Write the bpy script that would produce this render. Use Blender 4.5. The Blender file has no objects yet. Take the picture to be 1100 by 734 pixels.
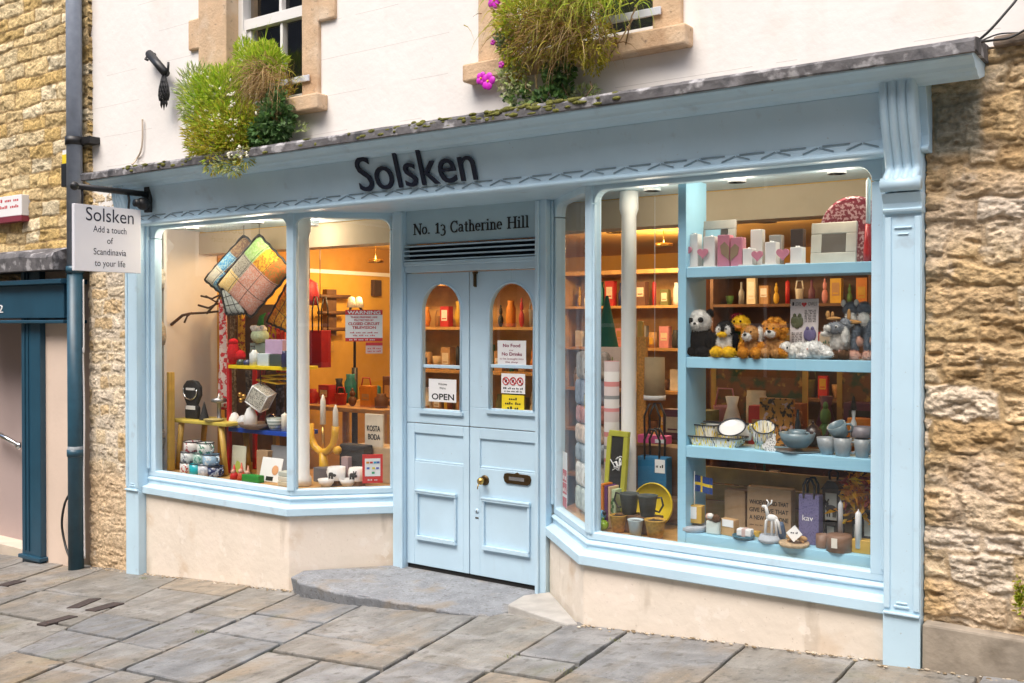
import bpy, bmesh, math, random
import numpy as np
from mathutils import Vector, Matrix, noise
R = random.Random(13)
rad = math.radians
SC = bpy.context.scene
COL = SC.collection

# ------------------------------------------------------------ measuring helper (lens of the survey photo)
FPX, PSI, PIT, SYP, ZC = 1076., rad(35.38), rad(.5785), -8.78, 1.783
def ray(u, v):
    x = (u-550)/FPX; y = -(v-367-SYP)/FPX
    s, c = math.sin(PSI), math.cos(PSI); sp, cp = math.sin(PIT), math.cos(PIT)
    f = (-s*cp, c*cp, -sp); r = (c, s, 0); U = (-s*sp, c*sp, cp)
    return [f[i]+x*r[i]+y*U[i] for i in range(3)]
def PX(u, v, y=0.):
    d = ray(u, v); t = (y+5)/d[1]
    return Vector((d[0]*t, y, ZC+d[2]*t))
def gz(x, y=0.): return .144+.0742*(x+1.24)
def XZ(u0, u1, v0, v1, y):
    """x range, z range (low, high) of a picture rectangle on the plane y"""
    a = PX((u0+u1)/2, v0, y).z; b = PX((u0+u1)/2, v1, y).z
    return PX(u0, 300, y).x, PX(u1, 300, y).x, b, a

# ------------------------------------------------------------ materials
MATS = {}
def mat(name, col, rough=.55, var=.12, scale=5, bump=0., bscale=60, metal=0., attr=False, spec=.5, emit=0, detail=5, coat=0.):
    if name in MATS: return MATS[name]
    m = bpy.data.materials.new(name); m.use_nodes = True
    nt = m.node_tree; N = nt.nodes; L = nt.links
    p = N['Principled BSDF']
    p.inputs['Roughness'].default_value = rough; p.inputs['Metallic'].default_value = metal
    p.inputs['Specular IOR Level'].default_value = spec
    p.inputs['Coat Weight'].default_value = coat
    tc = N.new('ShaderNodeTexCoord')
    nz = N.new('ShaderNodeTexNoise'); nz.inputs['Scale'].default_value = scale; nz.inputs['Detail'].default_value = detail
    L.new(tc.outputs['Object'], nz.inputs['Vector'])
    mr = N.new('ShaderNodeMapRange'); mr.inputs['From Min'].default_value = .3; mr.inputs['From Max'].default_value = .7
    mr.inputs['To Min'].default_value = 1-var; mr.inputs['To Max'].default_value = 1+var
    L.new(nz.outputs['Fac'], mr.inputs['Value'])
    mx = N.new('ShaderNodeMix'); mx.data_type = 'RGBA'; mx.blend_type = 'MULTIPLY'; mx.inputs['Factor'].default_value = 1
    if attr:
        at = N.new('ShaderNodeAttribute'); at.attribute_name = 'Col'; L.new(at.outputs['Color'], mx.inputs['A'])
    else: mx.inputs['A'].default_value = (*col, 1)
    L.new(mr.outputs['Result'], mx.inputs['B'])
    L.new(mx.outputs['Result'], p.inputs['Base Color'])
    if bump:
        nb = N.new('ShaderNodeTexNoise'); nb.inputs['Scale'].default_value = bscale; nb.inputs['Detail'].default_value = 6
        L.new(tc.outputs['Object'], nb.inputs['Vector'])
        bp = N.new('ShaderNodeBump'); bp.inputs['Strength'].default_value = bump; bp.inputs['Distance'].default_value = .01
        L.new(nb.outputs['Fac'], bp.inputs['Height']); L.new(bp.outputs['Normal'], p.inputs['Normal'])
    if emit:
        p.inputs['Emission Color'].default_value = (*col, 1); p.inputs['Emission Strength'].default_value = emit
    MATS[name] = m; return m
def spots(m, col, scale=40, lo=.62, hi=.7, voronoi=False, amount=1., stretch=(1,1,1)):
    """adds blotches of another colour (stains, lichen, printed pattern) to a material"""
    nt = m.node_tree; N = nt.nodes; L = nt.links; p = N['Principled BSDF']
    src = p.inputs['Base Color'].links[0].from_socket
    tc = N.new('ShaderNodeTexCoord'); mp = N.new('ShaderNodeMapping'); mp.inputs['Scale'].default_value = stretch
    L.new(tc.outputs['Object'], mp.inputs['Vector'])
    if voronoi:
        t = N.new('ShaderNodeTexVoronoi'); out = t.outputs['Distance']
    else:
        t = N.new('ShaderNodeTexNoise'); t.inputs['Detail'].default_value = 6; out = t.outputs['Fac']
    t.inputs['Scale'].default_value = scale; L.new(mp.outputs['Vector'], t.inputs['Vector'])
    mr = N.new('ShaderNodeMapRange'); mr.inputs['From Min'].default_value = lo; mr.inputs['From Max'].default_value = hi
    mr.inputs['To Max'].default_value = amount
    L.new(out, mr.inputs['Value'])
    mx = N.new('ShaderNodeMix'); mx.data_type = 'RGBA'; mx.inputs['B'].default_value = (*col, 1)
    L.new(mr.outputs['Result'], mx.inputs['Factor']); L.new(src, mx.inputs['A']); L.new(mx.outputs['Result'], p.inputs['Base Color'])
    return m
def glass_mat(name='window_glass', tint=(.97,.98,.97), f=1.5):
    if name in MATS: return MATS[name]
    m = bpy.data.materials.new(name); m.use_nodes = True; nt = m.node_tree; N = nt.nodes; L = nt.links
    N.remove(N['Principled BSDF']); o = N['Material Output']
    t = N.new('ShaderNodeBsdfTransparent'); t.inputs['Color'].default_value = (*tint, 1)
    g = N.new('ShaderNodeBsdfGlossy'); g.inputs['Roughness'].default_value = .01
    # Schlick reflectance of a two-sided pane
    lw = N.new('ShaderNodeLayerWeight'); lw.inputs['Blend'].default_value = .5
    pw = N.new('ShaderNodeMath'); pw.operation = 'POWER'; pw.inputs[1].default_value = 5; L.new(lw.outputs['Facing'], pw.inputs[0])
    fr = N.new('ShaderNodeMath'); fr.operation = 'MULTIPLY_ADD'; fr.inputs[1].default_value = .86; fr.inputs[2].default_value = .10; L.new(pw.outputs[0], fr.inputs[0])
    x = N.new('ShaderNodeMixShader'); L.new(fr.outputs[0], x.inputs[0]); L.new(t.outputs[0], x.inputs[1]); L.new(g.outputs[0], x.inputs[2])
    L.new(x.outputs[0], o.inputs['Surface']); MATS[name] = m; return m

BLUE = mat('pale_blue_paint', (.515,.70,.82), .42, .05, 3, .06, 30); spots(BLUE, (.36,.45,.52), 9, .62, .74, amount=.45); spots(BLUE, (.62,.76,.86), 5, .5, .8, amount=.35, stretch=(1,1,.2)); spots(BLUE, (.30,.32,.32), 55, .70, .76, amount=.6)
DBLUE = mat('door_blue_paint', (.50,.675,.80), .38, .06, 3, .10, 22); spots(DBLUE, (.40,.52,.60), 7, .60, .76, amount=.4, stretch=(1,1,.3)); spots(DBLUE, (.30,.32,.32), 60, .70, .76, amount=.6)
SHELFB = mat('shelf_blue_paint', (.33,.62,.80), .45, .06, 4)
WHITEW = mat('white_render', (.83,.80,.765), .9, .05, 1.6, .3, 14); spots(WHITEW, (.62,.57,.51), 3.2, .58, .74, amount=.35, stretch=(1,1,.12))
RISER = mat('cream_render', (.77,.68,.575), .92, .05, 2.2, .5, 12); spots(RISER, (.80,.70,.60), 2.2, .5, .62, amount=.8); spots(RISER, (.58,.42,.27), 3.1, .60, .74, amount=.6); spots(RISER, (.50,.42,.33), 7, .62, .70, amount=.5, stretch=(1,1,.25)); spots(RISER, (.84,.76,.67), 9, .60, .64, amount=.6); spots(RISER, (.45,.36,.28), 70, .66, .74, amount=.5)
LEAD = mat('lead_sheet', (.13,.125,.13), .8, .35, 9, .6, 30); spots(LEAD, (.46,.45,.46), 11, .54, .64, amount=.8); spots(LEAD, (.05,.05,.055), 7, .55, .65)
STONE = mat('wall_stone', (1,1,1), .95, .28, 34, .8, 80, attr=True, spec=.2, detail=10); spots(STONE, (.17,.115,.06), 22, .60, .70, amount=.6, stretch=(1,1,2.6)); spots(STONE, (.26,.18,.09), 75, .58, .66, amount=.4); spots(STONE, (.62,.55,.46), 9, .60, .72, amount=.5)
LSTONE = mat('neighbour_stone', (1,1,1), .95, .32, 22, 1.0, 60, attr=True, spec=.2, detail=10); spots(LSTONE, (.20,.12,.045), 12, .63, .74, amount=.6)
BATH = mat('bath_stone_dressing', (.62,.44,.28), .9, .12, 10, .5, 50); spots(BATH, (.40,.24,.13), 5, .54, .70, amount=.7); spots(BATH, (.70,.58,.44), 4, .55, .68, amount=.6); spots(BATH, (.16,.11,.08), 24, .62, .72, amount=.6)
NAVY = mat('navy_paint', (.018,.07,.115), .35, .1, 5)
NAVYL = mat('navy_letters', (.008,.014,.035), .35, .05)
PIPEG = mat('grey_pipe_paint', (.235,.27,.33), .5, .12, 14)
PIPEN = mat('navy_pipe_paint', (.022,.075,.115), .4, .15, 12)
PINKR = mat('pink_render', (.70,.56,.46), .9, .05, 2, .2, 20)
LILAC = mat('lilac_render', (.42,.33,.315), .9, .05, 2)
BLACK = mat('black_iron', (.012,.012,.013), .45, .1)
CHROME = mat('chrome', (.7,.7,.7), .18, .05, metal=1)
BRASS = mat('brass', (.55,.35,.10), .3, .15, 30, metal=1)
BRONZE = mat('dark_bronze', (.10,.065,.03), .4, .2, 30, metal=.8)
WHITE = mat('white_paint', (.80,.79,.77), .45, .03)
PAPER = mat('white_card', (.82,.82,.82), .7, .02)
SIGNW = mat('sign_board_white', (.74,.74,.79), .5, .02)
INK = mat('dark_ink', (.012,.016,.04), .6, .02)
INKB = mat('black_ink', (.012,.012,.012), .6, .02)
REDINK = mat('red_ink', (.55,.02,.03), .55, .04)
YELLOW = mat('yellow_card', (.82,.62,.02), .6, .03)
DARK = mat('gap_shade', (.01,.01,.01), .9, .1)
GLASS = glass_mat()
FLAG = mat('flagstone', (1,1,1), .55, .26, 7, 1.0, 26, attr=True, detail=9); spots(FLAG, (.30,.225,.14), 2.2, .52, .66, amount=.6, stretch=(1,.6,1)); spots(FLAG, (.17,.155,.13), 5, .50, .60, amount=.55, stretch=(2.2,.5,1)); spots(FLAG, (.36,.36,.36), 3.4, .56, .66, amount=.5, stretch=(.5,1.6,1)); spots(FLAG, (.085,.08,.07), 16, .58, .68, amount=.6); spots(FLAG, (.34,.33,.31), 48, .62, .70, amount=.5); spots(FLAG, (.05,.045,.04), 90, .62, .70, amount=.6); spots(FLAG, (.13,.14,.03), 1.7, .62, .72, amount=.35)
MORTAR = mat('joint_soil', (.045,.036,.026), .98, .35, 14, .6, 60); spots(MORTAR, (.13,.15,.02), 5, .52, .62); spots(MORTAR, (.22,.18,.13), 3, .60, .68)
STEP = mat('step_stone', (.235,.248,.268), .85, .2, 9, .5, 70); spots(STEP, (.12,.12,.12), 34, .56, .66, amount=.6); spots(STEP, (.40,.41,.42), 60, .58, .68, amount=.6); spots(STEP, (.26,.21,.15), 4, .56, .68, amount=.6)
CEIL = mat('shop_ceiling_paint', (.66,.40,.10), .85, .05)
ORANGE = mat('ochre_wall_paint', (.62,.34,.045), .85, .14, 1.6); spots(ORANGE, (.40,.20,.03), 2.4, .52, .70, amount=.5)
TAN = mat('tan_beam_paint', (.50,.40,.28), .85, .06, 3)
PWHITE = mat('partition_white', (.74,.66,.60), .85, .05, 2)
WOOD = mat('pine_wood', (.50,.28,.09), .55, .22, 9, detail=8)
DWOOD = mat('dark_wood', (.13,.06,.025), .6, .25, 9)
FLOORW = mat('shop_floor_boards', (.16,.09,.045), .6, .2, 5)
GOLD = mat('gold_wood', (.58,.36,.07), .45, .15, 12)
CREAM = mat('cream_ceramic', (.74,.70,.62), .3, .03)

# ------------------------------------------------------------ mesh builder
class B:
    def __init__(s, T=None): s.v=[]; s.f=[]; s.mi=[]; s.sm=[]; s.c=[]; s.T=T; s.col=None
    def add(s, vs, fs, m=0, smooth=False):
        o = len(s.v)
        for p in vs:
            p = Vector(p)
            s.v.append(s.T @ p if s.T else p)
        for f in fs: s.f.append([o+i for i in f]); s.mi.append(m); s.sm.append(smooth); s.c.append(s.col)
        return s
    def box(s, x0, x1, y0, y1, z0, z1, m=0):
        return s.add([(x0,y0,z0),(x1,y0,z0),(x1,y1,z0),(x0,y1,z0),(x0,y0,z1),(x1,y0,z1),(x1,y1,z1),(x0,y1,z1)],
              [(0,3,2,1),(4,5,6,7),(0,1,5,4),(1,2,6,5),(2,3,7,6),(3,0,4,7)], m)
    def rbox(s, c, size, M, m=0):
        T0 = s.T; s.T = (T0 or Matrix()) @ Matrix.Translation(c) @ M
        a,b,d = size[0]/2, size[1]/2, size[2]/2
        s.box(-a,a,-b,b,-d,d,m); s.T = T0; return s
    def prism(s, poly, lo, hi, axis='y', m=0, smooth=False):
        n = len(poly)
        def P(a,b,h): return (a,h,b) if axis=='y' else (h,a,b) if axis=='x' else (a,b,h)
        vs = [P(a,b,lo) for a,b in poly]+[P(a,b,hi) for a,b in poly]
        fs = [tuple(range(n)), tuple(range(2*n-1,n-1,-1))]
        s.add(vs, fs, m)
        o = len(s.v)-2*n
        for i in range(n):
            j=(i+1)%n; s.f.append([o+i,o+j,o+n+j,o+n+i]); s.mi.append(m); s.sm.append(smooth); s.c.append(s.col)
        return s
    def lathe(s, prof, n=16, c=(0,0,0), m=0, smooth=True, sx=1., sy=1., M=None):
        vs=[]; fs=[]
        for r,z in prof:
            for k in range(n):
                a=2*math.pi*k/n; p=Vector((r*math.cos(a)*sx, r*math.sin(a)*sy, z))
                if M: p = M @ p
                vs.append(p+Vector(c))
        for i in range(len(prof)-1):
            for k in range(n):
                l=(k+1)%n; fs.append((i*n+k,i*n+l,(i+1)*n+l,(i+1)*n+k))
        if prof[0][0]>1e-6: fs.append(tuple(range(n-1,-1,-1)))
        if prof[-1][0]>1e-6: fs.append(tuple(range((len(prof)-1)*n,len(prof)*n)))
        return s.add(vs,fs,m,smooth)
    def tube(s, pts, r, n=7, m=0, smooth=True, closed=False):
        pts=[Vector(p) for p in pts]; rr = r if isinstance(r,(list,tuple)) else [r]*len(pts)
        vs=[]; fs=[]; L=len(pts); up=None
        for i,p in enumerate(pts):
            d=(pts[min(i+1,L-1)]-pts[max(i-1,0)])
            d = d.normalized() if d.length>1e-9 else Vector((0,0,1))
            if up is None:
                up = Vector((0,0,1)) if abs(d.z)<.9 else Vector((1,0,0))
            a=d.cross(up)
            if a.length<1e-6: a=d.orthogonal()
            a.normalize(); b=a.cross(d); up=b
            for k in range(n):
                t=2*math.pi*k/n; vs.append(p+(a*math.cos(t)+b*math.sin(t))*rr[i])
        for i in range(L-1):
            for k in range(n):
                l=(k+1)%n; fs.append((i*n+k,i*n+l,(i+1)*n+l,(i+1)*n+k))
        fs.append(tuple(range(n-1,-1,-1))); fs.append(tuple(range((L-1)*n,L*n)))
        return s.add(vs,fs,m,smooth)
    def cyl(s, p0, p1, r0, r1=None, n=14, m=0): return s.tube([p0,p1],[r0,r0 if r1 is None else r1],n,m)
    def ell(s, c, r, m=0, n=12, M=None):
        if not isinstance(r,(list,tuple)): r=(r,r,r)
        k=max(6,n//2+2); pr=[(math.sin(math.pi*i/k), -math.cos(math.pi*i/k)) for i in range(k+1)]
        pr[0]=(0,-1); pr[-1]=(0,1)
        S = Matrix.Diagonal((r[0],r[1],r[2])).to_4x4()
        return s.lathe(pr,n,c,m,True,M=(M.to_4x4() @ S if M else S))
    def quad(s, a, b, c, d, m=0): return s.add([a,b,c,d],[(0,1,2,3)],m)
    def obj(s, name, parent=None, mats=None, W=False, bevel=0., loc=None, rz=0.):
        me = bpy.data.meshes.new(name)
        off = parent.location if (parent is not None and W) else Vector((0,0,0))
        if parent is None and W: off = Vector(W) if not isinstance(W,bool) else off
        me.from_pydata([v-off for v in s.v], [], s.f)
        bm = bmesh.new(); bm.from_mesh(me); bmesh.ops.recalc_face_normals(bm, faces=bm.faces); bm.to_mesh(me); bm.free()
        if not isinstance(mats,(list,tuple)): mats=[mats]
        for m in mats: me.materials.append(m)
        me.polygons.foreach_set('material_index', s.mi); me.polygons.foreach_set('use_smooth', s.sm)
        if any(c is not None for c in s.c):
            ca = me.color_attributes.new('Col','FLOAT_COLOR','CORNER'); arr=[]
            for p,c in zip(me.polygons,s.c): arr += list((*(c or (.5,.5,.5)),1))*p.loop_total
            ca.data.foreach_set('color', arr)
        me.update()
        o = bpy.data.objects.new(name, me); COL.objects.link(o)
        if parent is not None: o.parent = parent
        elif W and not isinstance(W,bool): o.location = W
        if loc is not None: o.location = loc
        if rz: o.rotation_euler.z = rz
        if bevel:
            md=o.modifiers.new('edge','BEVEL'); md.width=bevel; md.segments=2; md.limit_method='ANGLE'; md.angle_limit=rad(40); md.harden_normals=False
        return o
def tag(o, label, cat, group=None, kind=None):
    if label: o['label']=label
    if cat: o['category']=cat
    if group: o['group']=group
    if kind: o['kind']=kind
    return o
def thing(name, label, cat, loc=(0,0,0), rz=0., group=None):
    o = bpy.data.objects.new(name, None); COL.objects.link(o); o.empty_display_size=.05
    o.location=loc; o.rotation_euler=(0,0,rz); return tag(o,label,cat,group)
def dup(root, loc, rz, label, group=None):
    r=root.copy(); COL.objects.link(r); r.location=loc; r.rotation_euler=(0,0,rz); r['label']=label
    if group: r['group']=group
    for ch in list(root.children):
        c=ch.copy(); COL.objects.link(c); c.parent=r
        for g in list(ch.children):
            d=g.copy(); COL.objects.link(d); d.parent=c
    return r

# ------------------------------------------------------------ lettering
def text_mesh(s):
    cu=bpy.data.curves.new('t','FONT'); cu.body=s; cu.resolution_u=4; cu.fill_mode='FRONT'
    ob=bpy.data.objects.new('t',cu); COL.objects.link(ob)
    dg=bpy.context.evaluated_depsgraph_get(); me=bpy.data.meshes.new_from_object(ob.evaluated_get(dg))
    vs=[(v.co.x,v.co.y) for v in me.vertices]; fs=[tuple(p.vertices) for p in me.polygons]
    bpy.data.objects.remove(ob); bpy.data.curves.remove(cu); bpy.data.meshes.remove(me)
    return vs,fs
def text(b, s, x0, x1, zb, h, y, thick=0, m=0, fit='w', weight=0.):
    """writes s facing -y; baseline zb, capital height h; fit 'w' stretches to x0..x1, 'c' centres it, 'l' from x0"""
    vs,fs=text_mesh(s)
    if not vs: return b
    xa=min(v[0] for v in vs); xb=max(v[0] for v in vs); k=h/.70
    w=(xb-xa)*k
    if fit=='w': kx=(x1-x0)/(xb-xa); ox=x0
    else:
        kx=min(k,(x1-x0)/(xb-xa)); ox = x0 if fit=='l' else (x0+x1)/2-(xb-xa)*kx/2
    P=[(ox+(a-xa)*kx, zb+c*k) for a,c in vs]
    n=len(P)
    if weight:                                                   # bolder strokes: the same letters again, a hair apart
        for k,(dx,dz) in enumerate(((1,0),(-1,0),(0,1),(0,-1))):
            b.add([(x+dx*weight*h,y+.0002*(k+1),z+dz*weight*h*.7) for x,z in P], [tuple(reversed(f)) for f in fs], m)
    b.add([(x,y,z) for x,z in P], [tuple(reversed(f)) for f in fs], m)
    if thick:
        b.add([(x,y+thick,z) for x,z in P], fs, m)
        ec={}
        for f in fs:
            for i in range(len(f)):
                e=(f[i],f[(i+1)%len(f)]); ec[e]=1
        for (i,j) in ec:
            if (j,i) not in ec:
                b.add([(P[i][0],y,P[i][1]),(P[j][0],y,P[j][1]),(P[j][0],y+thick,P[j][1]),(P[i][0],y+thick,P[i][1])],[(0,1,2,3)],m)
    return b
# roman (serif) lettering as broad-pen strokes: thick stems, thin hairlines, slab serifs
def arc(cx,cz,rx,rz,a0,a1,n=10): return [(cx+rx*math.cos(rad(a0+(a1-a0)*i/n)), cz+rz*math.sin(rad(a0+(a1-a0)*i/n))) for i in range(n+1)]
K_,T_=.13,.055
SERIF={
 'N':(.80,[([(.12,0),(.12,.7)],T_),([(.12,.7),(.68,.0)],K_),([(.68,0),(.68,.7)],T_),([(0,.7),(.2,.7)],T_),([(0,0),(.24,0)],T_),([(.56,.7),(.8,.7)],T_)]),
 'o':(.52,[(arc(.25,.23,.2,.23,0,360,16),.09)]), '.':(.25,[([(.1,0),(.1,.07)],.12)]),
 '1':(.5,[([(.26,0),(.26,.66)],K_),([(.08,.55),(.26,.66)],T_),([(.08,0),(.44,0)],T_)]),
 '3':(.5,[(arc(.2,.36,.19,.17,140,-80),.09),(arc(.2,.03,.23,.2,90,-130),.10)]),
 'C':(.72,[(arc(.38,.35,.32,.36,50,310,16),.11),([(.62,.5),(.62,.72)],T_),([(.62,.02),(.62,.16)],T_)]),
 'a':(.50,[(arc(.2,.34,.15,.13,150,0,6)+[(.35,.08),(.44,.0)],.10),(arc(.18,.13,.14,.13,60,330,10),.08)]),
 't':(.36,[([(.16,.62),(.16,.1)]+arc(.26,.1,.1,.1,180,300,5),.10),([(.02,.46),(.32,.46)],T_)]),
 'h':(.58,[([(.13,0),(.13,.72)],.11),(arc(.28,.3,.15,.16,170,0,7)+[(.43,0)],.10),([(.02,0),(.24,0)],T_),([(.33,0),(.55,0)],T_),([(.02,.72),(.13,.72)],T_)]),
 'e':(.46,[([(.05,.25),(.39,.25)],T_),(arc(.22,.23,.18,.23,0,310,14),.09)]),
 'r':(.42,[([(.13,0),(.13,.46)],.11),(arc(.28,.34,.15,.12,180,40,6),.08),([(.02,0),(.26,0)],T_),([(.02,.46),(.13,.46)],T_)]),
 'i':(.30,[([(.14,0),(.14,.46)],.11),([(.14,.6),(.14,.68)],.11),([(.02,0),(.26,0)],T_),([(.02,.46),(.14,.46)],T_)]),
 'n':(.58,[([(.13,0),(.13,.46)],.11),(arc(.28,.3,.15,.16,170,0,7)+[(.43,0)],.10),([(.02,0),(.24,0)],T_),([(.33,0),(.55,0)],T_),([(.02,.46),(.13,.46)],T_)]),
 'H':(.84,[([(.15,0),(.15,.7)],K_),([(.68,0),(.68,.7)],K_),([(.15,.36),(.68,.36)],T_)]+[([(x-.14,z),(x+.14,z)],T_) for x in(.15,.68) for z in(0,.7)]),
 'l':(.30,[([(.14,0),(.14,.72)],.11),([(.02,0),(.26,0)],T_),([(.02,.72),(.14,.72)],T_)]), ' ':(.36,[])}
def serif(b, s, x0, x1, zb, h, y, thick=.004, m=0):
    tot=sum(SERIF[c][0]+.04 for c in s); kx=(x1-x0)/tot; kz=h/.7; x=x0
    for ch in s:
        for pts,w in SERIF[ch][1]:
            for i in range(len(pts)-1):
                (a,c),(d,e)=pts[i],pts[i+1]; L=math.hypot(d-a,e-c) or 1
                tx,tz=(d-a)/L,(e-c)/L; e0=.015
                # broad pen: vertical strokes at full weight, level strokes thinner
                ww=w/2*(.45+.55*abs(tz)) if len(pts)>2 else w/2
                nx,nz=-tz*ww,tx*ww
                q=[(a-tx*e0+nx,c-tz*e0+nz),(a-tx*e0-nx,c-tz*e0-nz),(d+tx*e0-nx,e+tz*e0-nz),(d+tx*e0+nx,e+tz*e0+nz)]
                yy=y-.0002*(i%3)
                b.prism([(x+p*kx,zb+r*kz) for p,r in q], yy, y+thick,'y',m)
        x+=(SERIF[ch][0]+.04)*kx
    return b
def squiggle(b, x0, x1, z, h, y, m=0, words=4, rr=None):
    """a line of writing too small to read: short dark marks in word groups"""
    rr=rr or R; ws=[rr.uniform(.6,1.4) for _ in range(words)]; tot=sum(ws)+.35*(words-1); k=(x1-x0)/tot; x=x0
    for w in ws:
        n=max(2,int(w*k/h*1.1)); st=w*k/n
        for i in range(n):
            hh=h*rr.choice((.62,.62,.7,1.0)); b.box(x+i*st+st*.12,x+i*st+st*.78,y-.0006,y,z,z+hh*rr.uniform(.9,1),m)
        x+=(w+.35)*k
    return b
# ============================================================ geometry of the place
YD=.58                                  # door plane behind the shopfront line
PL=[(-7.326,0),(-5.572,0),(-5.0,YD)]; PR=[(-3.70,YD),(-3.074,0),(-1.333,0)]
def offset(path,d):
    out=[]; n=len(path)
    for i in range(n):
        ns=[]
        for a,b in ((i-1,i),(i,i+1)):
            if a<0 or b>=n: continue
            t=(Vector(path[b])-Vector(path[a])).normalized(); ns.append(Vector((t.y,-t.x)))
        if len(ns)==1: m=ns[0]
        else:
            m=ns[0]+ns[1]; m=m/ (m.length_squared/2) if m.length else ns[0]
        out.append(Vector(path[i])+m*d)
    return out
def sweep(b,path,prof,m=0):
    vs=[]; n=len(path); k=len(prof)
    cols=[offset(path,d) for d,z in prof]
    for i in range(n):
        for j,(d,z) in enumerate(prof): vs.append((cols[j][i].x,cols[j][i].y,z))
    fs=[(i*k+j,i*k+(j+1)%k,(i+1)*k+(j+1)%k,(i+1)*k+j) for i in range(n-1) for j in range(k)]
    fs+= [tuple(range(k)), tuple(range(n*k-1,(n-1)*k-1,-1))]
    return b.add(vs,fs,m)
def frame_matrix(p0,p1):
    d=(Vector(p1)-Vector(p0)).normalized()
    return Matrix(((d.x,-d.y,0,p0[0]),(d.y,d.x,0,p0[1]),(0,0,1,0),(0,0,0,1)))

GL,GH=.55,2.562                          # glazing: bottom and top
GROUNDX=-4.35
shop=thing('shopfront','pale blue painted Victorian shopfront with two canted display windows around a recessed double door','shopfront',(GROUNDX,0,0))

# ---- pilasters with corbels
def pilaster(x0,x1,full=True):
    b=B(); w=x1-x0; xc=(x0+x1)/2
    zb=gz(x1)-.12; zp=PX(958,658,0).z
    b.box(x0,x1,-.03,.16,zb,2.66)
    b.box(x0-.001,x1+.001,-.034,.10,zb,zp)                     # base block
    b.box(x0+.002,x1-.002,-.05,.0,zp+.003,zp+.014)
    # sunk panel: two raised stiles on the shaft
    b.box(x0+.004,x0+.032,-.04,-.02,zp+.03,2.29); b.box(x1-.032,x1-.004,-.04,-.02,zp+.03,2.29)
    b.box(x0+.05,x1-.05,-.038,-.02,zp+.035,zp+.047); b.box(x0+.06,x1-.06,-.036,-.02,zp+.055,zp+.064)
    b.box(x0+.045,x1-.045,-.038,-.02,2.235,2.243); b.box(x0+.06,x1-.06,-.036,-.02,2.205,2.211)
    p=b.obj('pilaster',shop,BLUE,W=True,bevel=.004)
    # capital block
    c=B(); c.prism([(-.03,2.305),(-.052,2.312),(-.056,2.325),(-.046,2.33),(-.05,2.355),(-.075,2.392),(-.08,2.40),(.02,2.40),(.02,2.305)],x0-.004,x1+.004,'x')
    c.obj('capital',p,BLUE,W=False,bevel=.003).location=-shop.location
    # console: four rounded ribs swelling to a scroll
    k=B(); zt=2.985; z0=2.405; n=30; cols=33; vs=[]; fs=[]
    def prof(t):                                               # t 0 bottom .. 1 top
        z=z0+(zt-z0)*t
        s_=min(1,max(0,(t-.16)/.84)); y=-.042-.125*max(0,math.sin(s_*math.pi*.64))**1.3
        if t<.17: y=-.055-.045*math.sin(math.pi*(t/.17))**.6
        return y,z
    for i in range(n+1):
        y,z=prof(i/n)
        for j in range(cols):
            s=j/(cols-1); f=(s*4)%1; 
            rib=abs(math.sin(math.pi*s*4))**.55
            vs.append((x0+w*(.02+.96*s), y-.020*rib+.016, z))
    for i in range(n):
        for j in range(cols-1): fs.append((i*cols+j,i*cols+j+1,(i+1)*cols+j+1,(i+1)*cols+j))
    # cheeks
    o=len(vs)
    for i in range(n+1):
        z=prof(i/n)[1]; vs.append((x0+w*.02,.0,z)); vs.append((x0+w*.98,.0,z))
    for i in range(n):
        fs.append((o+2*i,i*cols,(i+1)*cols,o+2*i+2)); fs.append((i*cols+cols-1,o+2*i+1,o+2*i+3,(i+1)*cols+cols-1))
    k.add(vs,fs,0,True); fs2=[tuple([o]+list(range(cols))+[o+1])]; k.add(vs,[],0)
    k.tube([(x0-.004,-.075,z0+.035),(x1+.004,-.075,z0+.035)],.034,16)
    k.obj('corbel',p,BLUE).location=-shop.location
    return p
pilaster(-7.5,-7.328); pilaster(-1.331,-1.16)

# ---- fascia, chevron band and cornice
XL,XR=-7.5,-1.13
b=B()
b.prism([(.06,2.588),(-.035,2.588),(-.05,2.596),(-.052,2.606),(-.036,2.616),(-.03,2.624),(-.03,2.668),(-.10,2.878),(-.08,2.93),(.06,2.93)],XL+.02,XR,'x')
fas=b.obj('fascia',shop,BLUE,W=True,bevel=.002)
c=B(); per=.218; x=XL+.1
while x<-1.36:
    for (a0,z0_,a1,z1_) in ((x,2.633,x+.075,2.659),(x+.082,2.659,x+.155,2.635),(x+.10,2.664,x+.235,2.664)):
        if a1>-1.345: continue
        L=math.hypot(a1-a0,z1_-z0_); nx,nz=-(z1_-z0_)/L*.0026,(a1-a0)/L*.0026
        c.prism([(a0+nx,z0_+nz),(a0-nx,z0_-nz),(a1-nx,z1_-nz),(a1+nx,z1_+nz)],-.036,-.025,'y')
    x+=per
c.obj('chevron_band',shop,mat('chevron_paint',(.20,.28,.33),.45,.05),W=True)
b=B()
b.prism([(.06,2.93),(-.100,2.882),(-.140,2.893),(-.160,2.910),(-.192,2.916),(-.205,2.93),(-.235,2.948),(-.262,2.955),(-.268,2.976),(.06,2.976)],XL-.2,-.90,'x')
cor=b.obj('cornice',shop,BLUE,W=True,bevel=.002)
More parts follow.
